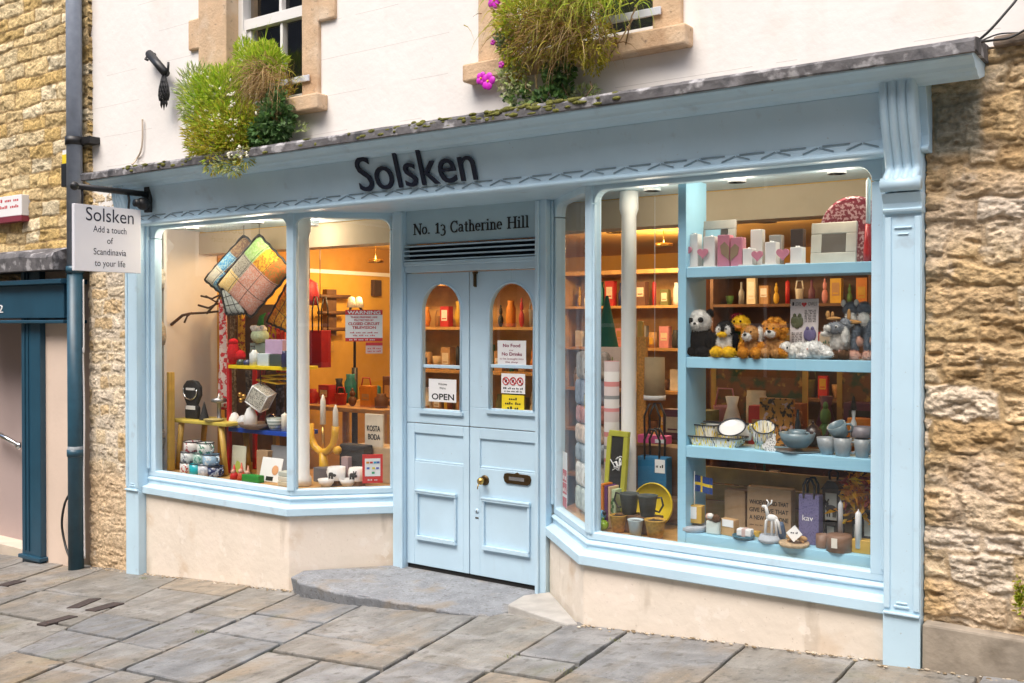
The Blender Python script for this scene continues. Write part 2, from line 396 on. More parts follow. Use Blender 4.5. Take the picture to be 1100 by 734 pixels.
# lead sheet dressed over the cornice: wavy drip edge
n=150; vs=[]; fs=[]; rr=random.Random(4)
prof=[(.055,3.055),(-.22,3.034),(-.29,3.022),(-.302,3.006),(-.300,2.962),(-.284,2.958),(-.278,2.977),(.055,2.977)]
for i in range(n+1):
    x=XL-.22+(-.885-XL+.22)*i/n
    for j,(y,z) in enumerate(prof):
        w=noise.noise(Vector((x*3.1,j*.35,1)))*.010+noise.noise(Vector((x*14,j*.6,3)))*.005
        vs.append((x,y+(w if 1<=j<=5 else 0),z+(w*.8 if 1<=j<=4 else 0)))
k=len(prof)
for i in range(n):
    for j in range(k): fs.append((i*k+j,i*k+(j+1)%k,(i+1)*k+(j+1)%k,(i+1)*k+j))
b=B(); b.add(vs,fs,0,False); b.add([vs[j] for j in range(k)],[tuple(range(k))]); b.add([vs[n*k+j] for j in range(k)],[tuple(range(k))])
b.obj('lead_flashing',shop,LEAD,W=True)
# moss on the lead edge
MOSS=mat('moss',(.13,.13,.025),.95,.5,30,.8,60)
b=B(); rr=random.Random(8)
for i in range(260):
    x=rr.choice((rr.gauss(-6.1,.55),rr.gauss(-3.9,.4),rr.gauss(-3.2,.3)))
    b.ell((x,-.300+rr.uniform(-.004,.02),2.995+rr.uniform(-.026,.028)),(rr.uniform(.012,.045),rr.uniform(.005,.010),rr.uniform(.006,.014)),0,6)
tag(b.obj('moss',None,MOSS),None,None,kind='stuff')['label']='green moss clumps along the lead edge above the fascia'

# ---- sills and rendered stall risers
sp=[(-.12,.556),(-.075,.556),(-.066,.548),(-.066,.512),(-.074,.506),(-.060,.500),(-.050,.490),(-.050,.481),(-.060,.474),(-.060,.446),(-.050,.440),(-.012,.431),(0,.424),(0,.372),(-.008,.367),(-.04,.366),(-.12,.366)]
for P in (PL,PR):
    b=B(); sweep(b,P,sp); b.obj('window_sill',shop,BLUE,W=True,bevel=.002)
    o=offset(P,-.035); ext=[(v.x,v.y) for v in o]
    b=B(); ys=.8
    poly=ext+[(ext[-1][0],ys),(ext[0][0],ys)] if P is PL else ext+[(ext[-1][0],ys),(ext[0][0],ys)]
    b.prism(poly,-.6,.37,'z'); b.obj('stall_riser',shop,RISER,W=True,bevel=.01)
b=B(); b.box(XL,XR,.03,.80,2.605,2.70); b.obj('soffit',shop,BLUE,W=True)

# ---- glazing frames
def head(b,x0,x1,ox0,ox1,z1,r,y0,y1):
    pts=[(x0,z1),(x0,GH-r),(ox0,GH-r)]
    pts+=[(ox0+r-r*math.cos(rad(a)),GH-r+r*math.sin(rad(a))) for a in range(15,91,15)]
    pts+=[(ox1-r+r*math.sin(rad(a)),GH-r+r*math.cos(rad(a))) for a in range(0,90,15)]
    pts+=[(ox1,GH-r),(x1,GH-r),(x1,z1)]
    b.prism(pts,y0,y1,'y')
def pane(parent,x0,x1,z0,z1,y,T,name='glass_pane'):
    g=B(T); g.quad((x0,y,z0),(x1,y,z0),(x1,y,z1),(x0,y,z1)); g.obj(name,parent,GLASS,W=False).location=-shop.location
for P,side in ((PL,'L'),(PR,'R')):
    og=offset(P,-.10)
    cx,cy=og[1]
    if side=='L': front=(og[0],og[1]); ret=(og[1],og[2])
    else: front=(og[1],og[2]); ret=(og[0],og[1])
    for nm,(a,c) in (('front',front),('return',ret)):
        T=frame_matrix(a,c); L=(c-a).length
        if nm=='front':
            ox0,ox1=(.092,L-.028) if side=='L' else (.030,L-.088)
        else:
            ox0,ox1=(.028,L-.055) if side=='L' else (.05,L-.028)
        b=B(T)
        b.box(0,ox0,-.035,.035,GL-.01,GH-.08); b.box(ox1,L,-.035,.035,GL-.01,GH-.08)
        head(b,0,L,ox0,ox1,2.64,.075,-.035,.035)
        if nm=='front':                                       # stepped outer moulding beside the pilaster
            xa=0 if side=='L' else L-.03
            b.box(xa,xa+.03,-.06,-.036,GL+.02,GH+.04)
        else:
            xa=L-.022 if side=='L' else 0
            b.box(xa,xa+.022,-.055,-.036,GL+.02,GH+.04)
        f=b.obj('window_frame',shop,BLUE,W=True,bevel=.006)
        pane(f,ox0-.004,ox1+.004,GL-.005,GH+.002,.006,T)
    ang=math.atan2(P[2][1]-P[1][1],P[2][0]-P[1][0])/2 if side=='L' else math.atan2(P[1][1]-P[0][1],P[1][0]-P[0][0])/2
    b=B(); b.rbox((cx,cy,(GL+GH)/2+.02),(.062,.085,GH-GL+.06),Matrix.Rotation(ang,4,'Z')); b.obj('mullion',shop,BLUE,W=True,bevel=.012)

# ---- door case
DX0,DX1,DC=-4.915,-3.747,-4.331
b=B()
b.box(-5.03,DX0-.004,YD-.03,YD+.12,-.5,2.64); b.box(DX1+.004,-3.665,YD-.03,YD+.12,-.5,2.64)
b.box(-4.945,DX0-.004,YD-.05,YD-.031,-.2,2.60); b.box(DX1+.004,-3.715,YD-.05,YD-.031,-.1,2.60)
b.box(DX0-.004,DX1+.004,YD-.02,YD+.08,2.152,2.235)              # transom
b.box(DX0-.004,DX1+.004,YD-.035,YD-.021,2.20,2.232)
b.obj('door_frame',shop,DBLUE,W=True,bevel=.006)
b=B(); b.box(DX0-.004,DX1+.004,YD+.0,YD+.05,2.362,2.64); tb=b.obj('transom_board',shop,mat('transom_paint',(.40,.55,.63),.5,.04),W=True,bevel=.004)
x0,x1,za,zb=XZ(444.5,569,234,250.6,YD)
b=B(); serif(b,'No. 13 Catherine Hill',x0,x1,2.432,.075,YD-.006,.006); b.obj('address_lettering',tb,INKB).location=-shop.location
b=B()
for i in range(4): b.box(DX0-.003,DX1+.003,YD-.03,YD+.03,2.238+i*.0335,2.2475+i*.0335)
b.obj('louvre_vent',shop,DBLUE,W=True,bevel=.002)
b=B(); b.box(DX0-.003,DX1+.003,YD+.035,YD+.05,2.236,2.36); b.obj('vent_void',shop,mat('vent_dark',(.02,.03,.045),.9),W=True)

# ---- the two stable-door leaves
def arch_poly(x0,x1,z0,zs,n=14):
    r=(x1-x0)/2; xc=(x0+x1)/2
    return [(x0,z0),(x1,z0)]+[(xc+r*math.cos(math.pi*i/n), zs+r*math.sin(math.pi*i/n)) for i in range(n+1)]
def leaf(x0,x1,gu,up,rp,dz):
    y0,y1=YD+.0,YD+.045
    zsplit=1.052
    g0=PX(gu[0],400,YD).x; g1=PX(gu[1],400,YD).x; zb=PX((gu[0]+gu[1])/2,440,YD).z; zt=PX((gu[0]+gu[1])/2,gu[2],YD).z
    r=(g1-g0)/2; zs=zt-r*1.06
    b=B()
    # lower half: rails and stiles round a sunk panel
    a0,a1,c0,c1=up
    b.box(x0,x1,y0+.014,y1,.012,zsplit-.003)
    b.box(x0,a0,y0,y0+.0135,.012,zsplit-.003); b.box(a1,x1,y0,y0+.0135,.012,zsplit-.003)
    b.box(a0,a1,y0,y0+.0135,c1,zsplit-.003); b.box(a0,a1,y0,y0+.0135,.012,c0)
    b.box(a0,a1,y0+.004,y0+.0138,c0,c0+.014)
    d=b.obj('door',shop,DBLUE,W=True,bevel=.004)
    # raised and fielded panel
    q0,q1,e0,e1=rp; k=B()
    fr=.022
    k.prism([(q0,e0),(q1,e0),(q1-.006,e0+fr*1.3),(q0+.006,e0+fr*1.3)],y0-.026,y0-.001,'y')
    k.box(q0,q0+fr*.8,y0-.018,y0-.001,e0+fr*1.3+.001,e1-fr*1.2-.001); k.box(q1-fr*.8,q1,y0-.018,y0-.001,e0+fr*1.3+.001,e1-fr*1.2-.001)
    k.box(q0-.004,q1+.004,y0-.026,y0-.001,e1-fr*1.2,e1)
    k.box(q0-.004,q1+.004,y0-.030,y0-.0265,e1-.012,e1-.002)
    k.obj('raised_panel',d,DBLUE,bevel=.005).location=-shop.location
    # upper half with arched light
    b=B()
    ap=arch_poly(g0,g1,zb,zs); m=len(ap)
    # arched outline as polygons left/right/top/bottom
    b.box(x0,x1,y0,y1,zsplit+.003,zb-.001)
    xc=(g0+g1)/2; h=[(xc+r*math.cos(math.pi*i/14), zs+r*1.06*math.sin(math.pi*i/14)) for i in range(15)]
    ztop=2.146
    b.prism([(x1,zb-.001),(x1,ztop),(xc,ztop)]+[p for p in reversed(h[:8])]+[(g1,zb-.001)],y0,y1,'y')
    b.prism([(x0,zb-.001),(g0,zb-.001)]+[p for p in reversed(h[7:])]+[(xc,ztop),(x0,ztop)],y0,y1,'y')
    u=b.obj('door_upper',d,DBLUE,bevel=.004); u.location=-shop.location
    k=B(); k.tube([(g1-.004,y0-.002,zb)]+[(p[0],y0-.002,p[1]) for p in h]+[(g0+.004,y0-.002,zb)],.009,6)
    k.box(g0-.02,g1+.02,y0-.02,y0-.001,zb-.035,zb-.012)
    k.obj('glazing_bead',d,DBLUE).location=-shop.location
    k=B(); zm=PX((gu[0]+gu[1])/2,394,YD).z; k.box(g0,g1,y0+.005,y0+.03,zm-.012,zm+.012); k.obj('glazing_bar',d,DBLUE,bevel=.003).location=-shop.location
    k=B(); k.add([(p[0],y0+.022,p[1]) for p in [(g0,zb),(g1,zb)]+h],[tuple(range(17))]); k.obj('glass_pane',d,GLASS).location=-shop.location
    return d
def rect(u0,u1,v0,v1): 
    a,c,lo,hi=XZ(u0,u1,v0,v1,YD); return (a,c,lo,hi)
dl=leaf(DX0,DC-.004,(453,495.5,304.5),rect(445,497.5,467,498),rect(448,491,528,582),0)
dr=leaf(DC+.004,DX1,(525.5,574,303.5),rect(515.5,575,474,506),rect(519,570,537,594),0)
dr['label']='right hand door leaf with brass knob and letter plate'
p=PX(521,516,YD); k=B(); M=Matrix.Rotation(rad(90),4,'X')
k.lathe([(.036,0),(.036,.006),(.018,.008)],20,p,0,M=M); k.lathe([(.011,.006),(.011,.035),(.022,.04),(.026,.052),(.020,.066),(0,.072)],18,p,1,M=M)
k.tube([p+Vector((-.012,-.06,-.02)),p+Vector((-.014,-.07,-.055))],.004,5,1)
k.obj('door_knob',dr,[BRONZE,BRASS]).location=-shop.location
x0,x1,za,zb=XZ(541.5,571,508,520.5,YD); k=B(); zc=(za+zb)/2
pl=[(x0+.03,za),(x1-.03,za),(x1-.008,za+.012),(x1,zc),(x1-.008,zb-.014),(x1-.03,zb-.008),((x0+x1)/2+.02,zb-.008),((x0+x1)/2,zb+.004),((x0+x1)/2-.02,zb-.008),(x0+.03,zb-.008),(x0+.008,zb-.014),(x0,zc),(x0+.008,za+.012)]
k.prism(pl,YD-.010,YD-.001,'y'); k.box(x0+.05,x1-.05,YD-.016,YD-.0105,zc-.014,zc+.010,1); k.obj('letter_plate',dr,[BRONZE,CHROME],bevel=.002).location=-shop.location
p=PX(512.5,549,YD); k=B(); k.lathe([(.016,0),(.016,.004),(0,.005)],14,p,0,M=M); k.box(p.x-.003,p.x+.003,YD-.006,YD-.0055,p.z-.01,p.z+.006,1); k.box(p.x-.014,p.x+.014,YD-.004,YD-.0005,p.z-.052,p.z-.044,1)
k.obj('keyhole',dr,[DBLUE,BRONZE]).location=-shop.location
p=PX(511.5,297,YD); k=B(); k.box(p.x-.01,p.x+.006,YD-.012,YD-.001,p.z-.075,p.z+.02); k.tube([p+Vector((-.008,-.02,.03)),p+Vector((.0,-.025,.0)),p+Vector((-.004,-.02,-.07))],.006,6); k.cyl(p+Vector((-.02,-.012,.025)),p+Vector((.02,-.012,.025)),.008)
k.obj('door_latch',dl,[BRONZE],bevel=.002).location=-shop.location

# ---- step
x0,x1=-5.46,-3.66
b=B()
rr=random.Random(12)
edge=[(-5.475,-.05),(-5.30,-.105),(-5.0,-.15),(-4.45,-.13),(-3.83,-.065)]; fe=[]
for (p_,q_) in zip(edge,edge[1:]):
    n_=max(2,int(math.dist(p_,q_)/.045))
    fe+=[(p_[0]+(q_[0]-p_[0])*i/n_,p_[1]+(q_[1]-p_[1])*i/n_+rr.uniform(-.012,.010)*(2 if p_[0]<-5 else 1)) for i in range(n_)]
pts=fe+[(-3.83,-.065),(-3.70,-.02),(-3.62,.2),(-3.70,.62),(-5.0,.62),(-5.5,.1)]
n=len(pts)
top=[(x,y,-.034-.012*(x+5.475<.8 and y<0)+.013*(y/.6)) for x,y in pts]; bot=[(x+(.02 if y<0 else 0),y+(.06 if y<0 else 0),gz(x)-.2) for x,y in pts]
b.add(top+bot,[tuple(range(n))]+[(i,(i+1)%n,n+(i+1)%n,n+i) for i in range(n)])
st=b.obj('doorstep',None,STEP,W=(-4.5,0,-.1),bevel=.012); tag(st,'worn grey stone step in front of the blue double door','doorstep')
b=B()
pts=[(-3.695,.33),(-3.655,.10),(-3.13,-.035),(-3.09,.02),(-3.60,.50)]; n=len(pts)
top=[(x,y,.018+.0*x) for x,y in pts]; bot=[(x,y,-.2) for x,y in pts]
b.add(top+bot,[tuple(range(n))]+[(i,(i+1)%n,n+(i+1)%n,n+i) for i in range(n)])
tag(b.obj('kerb_block',None,mat('step_block_stone',(.40,.385,.36),.9,.15,8,.4,50),W=(-3.4,.1,0),bevel=.01),'small pale wedge of stone at the foot of the right window return','kerb block')

# ---- shop name on the fascia (raised letters)
x0,x1,za,zb=XZ(382.5,508,170,207.5,-.10)
vs_=B(); sh=Matrix.Translation((0,0,0))
text(vs_,'Solsken',x0,x1,2.674,.222,0,.014)
# follow the tilt of the fascia board
def tilt(v): return Vector((v.x, -.03-.070*(v.z-2.668)/.21 -.024+v.y, v.z))
vs_.v=[tilt(v) for v in vs_.v]
lt=vs_.obj('name_lettering',shop,NAVYL,W=True)
b=B(); b.box(DX0,DX1,YD+.012,YD+.2,-.12,.009); b.obj('dark_gap_filler',shop,DARK,W=True)  # dark box added to block leaking light; its colour stands for the gap's shade
# small lens light / alarm ball under the bracket
p=PX(166,221,-.03)

# ============================================================ buildings
bld=thing('shop_building','cream rendered upper storey over the blue shopfront with two stone framed windows','building',(-4.35,.05,0))
def facade(b,x0,x1,z0,z1,y0,y1,holes):
    xs=sorted({x0,x1,*[h[0] for h in holes],*[h[1] for h in holes]})
    for a,c in zip(xs,xs[1:]):
        hs=sorted([h for h in holes if h[0]<=a+1e-6 and h[1]>=c-1e-6],key=lambda h:h[2]); z=z0
        for h in hs:
            if h[2]>z: b.box(a,c,y0,y1,z,h[2])
            z=h[3]
        if z<z1: b.box(a,c,y0,y1,z,z1)
zr0=PX(1080,50,0).z+.02
W1=(-6.262,-5.426,3.40,5.0); W2=(-3.636,-2.608,3.40,5.0)
# faint ashlar lines scribed in the render
def scribed(m):
    nt=m.node_tree; N=nt.nodes; L=nt.links; p=N['Principled BSDF']; src=p.inputs['Base Color'].links[0].from_socket
    tc=N.new('ShaderNodeTexCoord'); sx=N.new('ShaderNodeSeparateXYZ'); L.new(tc.outputs['Object'],sx.inputs[0])
    def mth(op,a,bv=None):
        q=N.new('ShaderNodeMath'); q.operation=op
        for i,s in enumerate((a,bv)):
            if s is None: continue
            if isinstance(s,(int,float)): q.inputs[i].default_value=s
            else: L.new(s,q.inputs[i])
        return q.outputs[0]
    nz=N.new('ShaderNodeTexNoise'); nz.inputs['Scale'].default_value=1.3; L.new(tc.outputs['Object'],nz.inputs['Vector'])
    z=mth('ADD',sx.outputs['Z'],mth('MULTIPLY',nz.outputs['Fac'],.02))
    line=mth('LESS_THAN',mth('FRACT',mth('DIVIDE',z,.262)),.014)
    keep=mth('GREATER_THAN',nz.outputs['Fac'],.49)
    k=mth('MULTIPLY',mth('MULTIPLY',line,keep),.45)
    mx=N.new('ShaderNodeMix'); mx.data_type='RGBA'; mx.inputs['B'].default_value=(.40,.36,.33,1)
    L.new(k,mx.inputs['Factor']); L.new(src,mx.inputs['A']); L.new(mx.outputs['Result'],p.inputs['Base Color'])
scribed(WHITEW); spots(WHITEW,(.70,.60,.50),1.7,.60,.78,amount=.5); spots(WHITEW,(.30,.27,.25),26,.70,.76,amount=.35)
b=B(); facade(b,-8.12,-1.2,2.62,7.2,.05,.35,[(w[0]-.12,w[1]+.08,w[2]-.05,w[3]) for w in (W1,W2)]); b.box(-1.2,2.5,.05,.35,zr0,7.2); b.obj('upper_wall',bld,WHITEW,W=True)
def upper_window(W,jl,jr,quoin,silx,bar,rail):
    x0,x1,z0,z1=W
    for s_,jj in enumerate((jl,jr)):
        b=B(); b.box(*jj,.02,.34,z0+.004,z1)
        for q in quoin[s_:s_+1]: b.box(*q[:2],.022,.2,q[2],q[3])
        b.obj('stone_jamb',bld,BATH,W=True,bevel=.012)
    b=B(); b.box(silx[0],silx[1],-.05,.34,3.292,3.405); b.obj('window_sill',bld,BATH,W=True,bevel=.012)
    b=B(); a=x0+.0; fw=.075
    b.box(a,a+.055,.14,.22,z0+.006,z1); b.box(x1-.03,x1-.001,.14,.22,z0+.006,z1)
    zr=rail
    b.box(a+.056,x1-.031,.15,.21,zr-.045,zr+.035)
    b.box(a+.056,a+.12,.165,.225,z0+.09,zr-.046); b.box(a+.056,x1-.031,.165,.225,z0+.006,z0+.088)
    b.box(a+.05,a+.085,.145,.149,zr-.16,zr-.046)
    xm=(a+.12+x1-.03)/2
    b.box(xm-.014,xm+.014,.165,.215,z0+.09,zr-.047); b.box(xm-.014,xm+.014,.155,.2,zr+.036,z1)
    f=b.obj('sash_window',bld,WHITE,W=True,bevel=.004)
    g=B(); g.quad((a+.05,.195,z0),(x1-.03,.195,z0),(x1-.03,.195,z1),(a+.05,.195,z1)); g.obj('glass_pane',f,GLASS).location=-bld.location
    b=B(); b.box(bar[0],bar[1],-.0,.012,bar[2],bar[2]+.045); b.obj('restraint_bar',bld,mat('grey_bar',(.55,.57,.62),.5),W=True,bevel=.003)
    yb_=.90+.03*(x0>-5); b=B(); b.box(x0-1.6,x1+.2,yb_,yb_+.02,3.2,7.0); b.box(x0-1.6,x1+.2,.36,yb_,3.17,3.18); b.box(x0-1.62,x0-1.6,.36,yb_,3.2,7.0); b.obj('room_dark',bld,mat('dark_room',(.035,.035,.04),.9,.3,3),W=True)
q1=(PX(205,40,.05).x,-6.59,PX(208,55,.05).z,PX(208,22,.05).z); q2=(-5.262,PX(362,10,.05).x,PX(362,20,.05).z,4.6)
upper_window(W1,(-6.60,W1[0]),(W1[1],-5.255),[q1,q2],(-6.62,-5.19),(-5.75,-5.33,PX(310,91,.0).z),PX(300,17,.15).z)
upper_window(W2,(-3.83,W2[0]),(W2[1],-2.43),[],(-3.90,-2.372),(-2.93,-2.545,PX(685,20,.0).z),4.25)
# shop interior shell
IX0,IX1,IY1,ICE=-7.62,-1.0,5.6,2.60
b=B(); b.box(IX0-.1,IX0,.30,1.0,0,2.62); b.box(IX0-.1,-7.40,.27,.30,0,2.62); b.obj('partition_wall',bld,PWHITE,W=True)
b=B(); b.box(IX0-.1,IX0,1.0,IY1+.1,-.3,2.9); b.box(IX0,IX1,IY1,IY1+.1,-.3,2.9); b.obj('inner_wall',bld,ORANGE,W=True)
b=B(); b.box(IX1,IX1+.1,.36,IY1+.1,-.3,2.9); b.obj('side_wall',bld,mat('side_wall_paint',(.62,.42,.20),.85),W=True)
b=B(); b.box(IX0,IX0+.02,1.0,IY1,2.30,2.34); b.obj('picture_rail',bld,WHITE,W=True)
b=B(); b.box(IX0,IX0+.012,1.0,IY1-.002,2.342,ICE); b.obj('upper_band',bld,mat('brown_band_paint',(.42,.20,.03),.8),W=True)
b=B(); b.box(IX0-.1,IX1+.1,.81,IY1+.1,ICE,ICE+.06); b.obj('ceiling',bld,CEIL,W=True)
b=B(); b.box(IX0,IX1,.80,1.0,2.41,2.599); b.obj('ceiling_beam',bld,TAN,W=True)
b=B(); b.box(IX0-.1,IX1+.1,.805,IY1,-.15,-.04); b.box(DX0,DX1,.63,.804,-.15,-.04); b.obj('shop_floor',bld,FLOORW,W=True)
b=B(); b.box(-5.06,-5.0,.70,.98,-.03,.50); b.box(-3.70,-3.66,.70,.98,-.03,.50); b.obj('display_plinth_side',bld,PWHITE,W=True)
# display decks
o=offset(PL,-.13); b=B(); b.prism([(v.x,v.y) for v in o]+[(-5.07,.98),(-7.6,.98),(-7.6,.31),(-7.326,.31)],.36,.535,'z'); b.obj('display_deck',bld,WOOD,W=True)
o=offset(PR,-.13); b=B(); b.prism([(v.x,v.y) for v in o]+[(-1.333,.98),(-3.66,.98)],.36,.54,'z'); b.obj('display_deck',bld,WOOD,W=True)
# iron columns behind the glass
for u,y in ((325.5,.33),(675.5,.50)):
    p=PX(u,300,y); b=B(); b.lathe([(.062,.54),(.062,.60),(.048,.62),(.047,2.45),(.06,2.49),(.06,2.60)],20,(p.x,y,0)); c=b.obj('iron_column',None,WHITE,W=(p.x,y,.54))
    tag(c,'round white iron column inside the left display window' if u<400 else 'round white iron column inside the right display window beside the shelf unit','column')

# ---- rubble walls
def vnoise(x,z,seed):
    rs=np.random.RandomState(seed); t=rs.rand(256,256)
    xi=np.floor(x).astype(int); zi=np.floor(z).astype(int); fx=x-xi; fz=z-zi
    fx=fx*fx*(3-2*fx); fz=fz*fz*(3-2*fz); g=lambda a,b: t[a%256,b%256]
    return (g(xi,zi)*(1-fx)+g(xi+1,zi)*fx)*(1-fz)+(g(xi,zi+1)*(1-fx)+g(xi+1,zi+1)*fx)*fz
def fbm(x,z,seed,o=4):
    r=0;a=.5;tot=0
    for k in range(o): r=r+a*vnoise(x*2**k,z*2**k,seed+k); tot+=a; a*=.5
    return r/tot
def stone_wall(x0,x1,z0,z1,y,rows,wr,depth,res,pal,mortar,seed,pit=.02,warp=.03,joint=.014,base=None,pitf=(7,20),bulge=.22,grain=.012):
    rs=random.Random(seed); nx=int((x1-x0)/res)+1; nz=int((z1-z0)/res)+1
    X,Z=np.meshgrid(np.linspace(x0,x1,nx),np.linspace(z0,z1,nz))
    wx=X+(fbm(X*4+7,Z*4,seed)-.5)*warp*2.2; wz=Z+(fbm(X*2.6,Z*5+3,seed+9)-.5)*warp*2+(fbm(X*9,Z*9,seed+19)-.5)*warp*.7
    zs=[z0-.2]
    while zs[-1]<z1+.3: zs.append(zs[-1]+rs.uniform(*rows))
    zs=np.array(zs); ri=np.clip(np.searchsorted(zs,wz)-1,0,len(zs)-2)
    ez=np.minimum(wz-zs[ri],zs[ri+1]-wz)
    ex=np.zeros_like(X); col=np.zeros(X.shape+(3,)); bul=np.zeros_like(X)
    for r in range(len(zs)-1):
        m=ri==r
        if not m.any(): continue
        xs=[x0-.5-rs.random()*.3]
        while xs[-1]<x1+.5: xs.append(xs[-1]+rs.uniform(*wr))
        xs=np.array(xs); si=np.clip(np.searchsorted(xs,wx[m])-1,0,len(xs)-2)
        ex[m]=np.minimum(wx[m]-xs[si],xs[si+1]-wx[m])
        cs=np.array([np.array(rs.choice(pal))*rs.uniform(.82,1.16) for _ in xs]); bs=np.array([rs.uniform(.3,1) for _ in xs])
        col[m]=cs[si]; bul[m]=bs[si]
    e=np.minimum(ex,ez)+(fbm(X*22,Z*22,seed+31)-.5)*joint*1.6
    k=np.clip((e-joint*.35)/joint,0,1); k=k*k*(3-2*k)
    f1=fbm(X*pitf[0],Z*pitf[1],seed+40,5); f2=fbm(X*38,Z*60,seed+50,3)
    pits=np.clip((f1-.52)*5,0,1)
    h=k*depth*(.35+bul*.65)+k*np.clip(e,0,.06)*bulge-pits*pit*k+(f2-.5)*grain*k+(fbm(X*3,Z*3,seed+60)-.5)*.02
    c=col*k[...,None]+np.array(mortar)*(1-k[...,None])
    c=c*(1-.22*pits[...,None]*k[...,None])*(0.82+.36*fbm(X*5,Z*7,seed+70)[...,None])
    if base: c=base(X,Z,c)
    V=np.stack([X,np.full_like(X,y)-h,Z],-1).reshape(-1,3)
    idx=np.arange(nx*nz).reshape(nz,nx)
    Fq=np.stack([idx[:-1,:-1],idx[:-1,1:],idx[1:,1:],idx[1:,:-1]],-1).reshape(-1,4)
    return V,Fq,c.reshape(-1,3)
def stone_obj(name,parent,m,args,edge=.25,**kw):
    V,Fq,c=stone_wall(*args,**kw); me=bpy.data.meshes.new(name); off=np.array(parent.location)
    # return the rim backwards so that the wall has thickness
    x0,x1,z0,z1=args[:4]; y=args[4]
    me.from_pydata((V-off).tolist(),[],Fq.tolist())
    ca=me.color_attributes.new('Col','FLOAT_COLOR','POINT'); ca.data.foreach_set('color',np.concatenate([c,np.ones((len(c),1))],1).astype(np.float32).ravel())
    me.polygons.foreach_set('use_smooth',[True]*len(me.polygons)); me.materials.append(m)
    o=bpy.data.objects.new(name,me); COL.objects.link(o); o.parent=parent
    md=o.modifiers.new('thick','SOLIDIFY'); md.thickness=edge; md.offset=-1; md.use_quality_normals=False
    return o
zr=PX(1080,50,0).z
rw=thing('rubble_wall','weathered honey coloured rubble stone wall beside the right pilaster','wall',(-.4,.0,.2))
PALR=[(.60,.44,.26),(.54,.38,.21),(.62,.48,.31),(.51,.345,.175),(.66,.55,.42),(.57,.405,.215)]
def greypatch(X,Z,c):
    k=np.clip(1-np.maximum(np.abs(X+1.02)/.12,np.abs(Z-2.72)/.17),0,1); k=np.clip(k*4,0,1)[...,None]
    w=np.clip((fbm(X*2.2,Z*2.2,5)-.5)*5,0,1)[...,None]*.45
    c=c*(1-w)+np.array((.60,.52,.44))*w
    return c*(1-k)+np.array((.27,.25,.19))*k
stone_obj('stonework',rw,STONE,(-1.155,1.3,.30,zr,.03,(.09,.21),(.16,.45),.017,.0060,PALR,(.42,.30,.165),21),base=greypatch,pit=.024,warp=.065,bulge=.05,joint=.013,pitf=(9,22),grain=.024)
zp=PX(992,669,-.03).z
b=B(); b.box(-1.15,1.3,-.045,.2,-.3,zp); b.obj('plinth',rw,mat('plinth_concrete',(.30,.255,.20),.92,.25,5,.6,22),W=True,bevel=.012)
spots(MATS['plinth_concrete'],(.15,.12,.085),6,.55,.7,amount=.7); spots(MATS['plinth_concrete'],(.42,.37,.30),3,.55,.7,amount=.6)
b=B(); b.box(-.86,1.3,-.03,.1,zr+.0,zr+.05); b.obj('ledge',rw,mat('ledge_stone',(.22,.17,.13),.95,.4,16,.8,40),W=True,bevel=.015)

# left: pale rubble between the pipe and the pilaster
lw=thing('pale_rubble_pier','narrow pale rubble pier between the downpipe and the left pilaster','wall',(-7.8,.05,-.3))
PALP=[(.66,.55,.40),(.60,.48,.32),(.70,.60,.47),(.62,.46,.27)]
def lowplaster(X,Z,c):
    k=np.clip((.62-Z+(fbm(X*6,Z*6,3)-.5)*.25)*6,0,1)[...,None]; w=fbm(X*4,Z*3,8)[...,None]
    return c*(1-k)+(np.array((.66,.52,.36))*w+np.array((.56,.40,.24))*(1-w))*k
stone_obj('stonework',lw,STONE,(-8.16,-7.49,-.42,2.95,.05,(.075,.15),(.12,.34),.008,.0075,PALP,(.66,.56,.42),33),base=lowplaster,pit=.014,warp=.04,bulge=.04,pitf=(12,22))

# neighbour on the left
nb=thing('neighbour_building','golden coursed stone house on the left with a navy door case','building',(-9.5,.0,-.5))
PALL=[(.66,.50,.26),(.62,.46,.22),(.70,.56,.33),(.60,.42,.17),(.71,.60,.40),(.57,.43,.23)]
zt=PX(40,290,0).z
stone_obj('stonework',nb,LSTONE,(-10.9,-8.10,zt-.02,5.8,.02,(.095,.15),(.22,.5),.012,.010,PALL,(.36,.25,.12),51),pit=.014,warp=.028,pitf=(7,15),bulge=.05,joint=.010)
b=B(); b.box(-15,-10.85,.02,.4,-1.2,7.2); b.box(-10.6,-8.12,.05,.4,5.75,7.2); b.obj('side_wall',nb,mat('neighbour_plain',(.5,.36,.17),.95,.2,8,.4),W=True)
xj0=PX(47.5,450,0).x; xj1=PX(79,450,0).x
b=B(); b.box(xj0,xj1,-.0,.35,-.9,zt-.021); b.obj('rendered_pier',nb,PINKR,W=True,bevel=.008)
xo0=PX(27,450,-.02).x; xo1=PX(47,450,-.02).x
b=B(); zb_=PX(35,610,0).z
b.box(xo0,xo1,-.055,.10,zb_-.02,zt+.0); b.box(xo0-.02,xo0+.02,-.02,.3,zb_-.02,zt)
b.box(xo0+.05,xo0+.075,-.067,-.055,zb_+.17,zt); b.box(xo0+.12,xo0+.135,-.067,-.055,zb_+.17,zt)
b.box(xo0-.02,xo1+.03,-.085,.02,zb_+.10,zb_+.135)
b.box(-10.6,PX(73,320,-.06).x,-.10,.10,PX(40,342,-.1).z,PX(40,306,-.1).z)
b.box(-10.6,PX(75,320,-.06).x+.01,-.13,.10,PX(40,344,-.1).z-.03,PX(40,344,-.1).z)
b.box(-10.6,PX(75,320,-.06).x+.02,-.16,.10,PX(40,306,-.1).z,PX(40,301,-.1).z)
b.obj('door_case',nb,NAVY,W=True,bevel=.006)
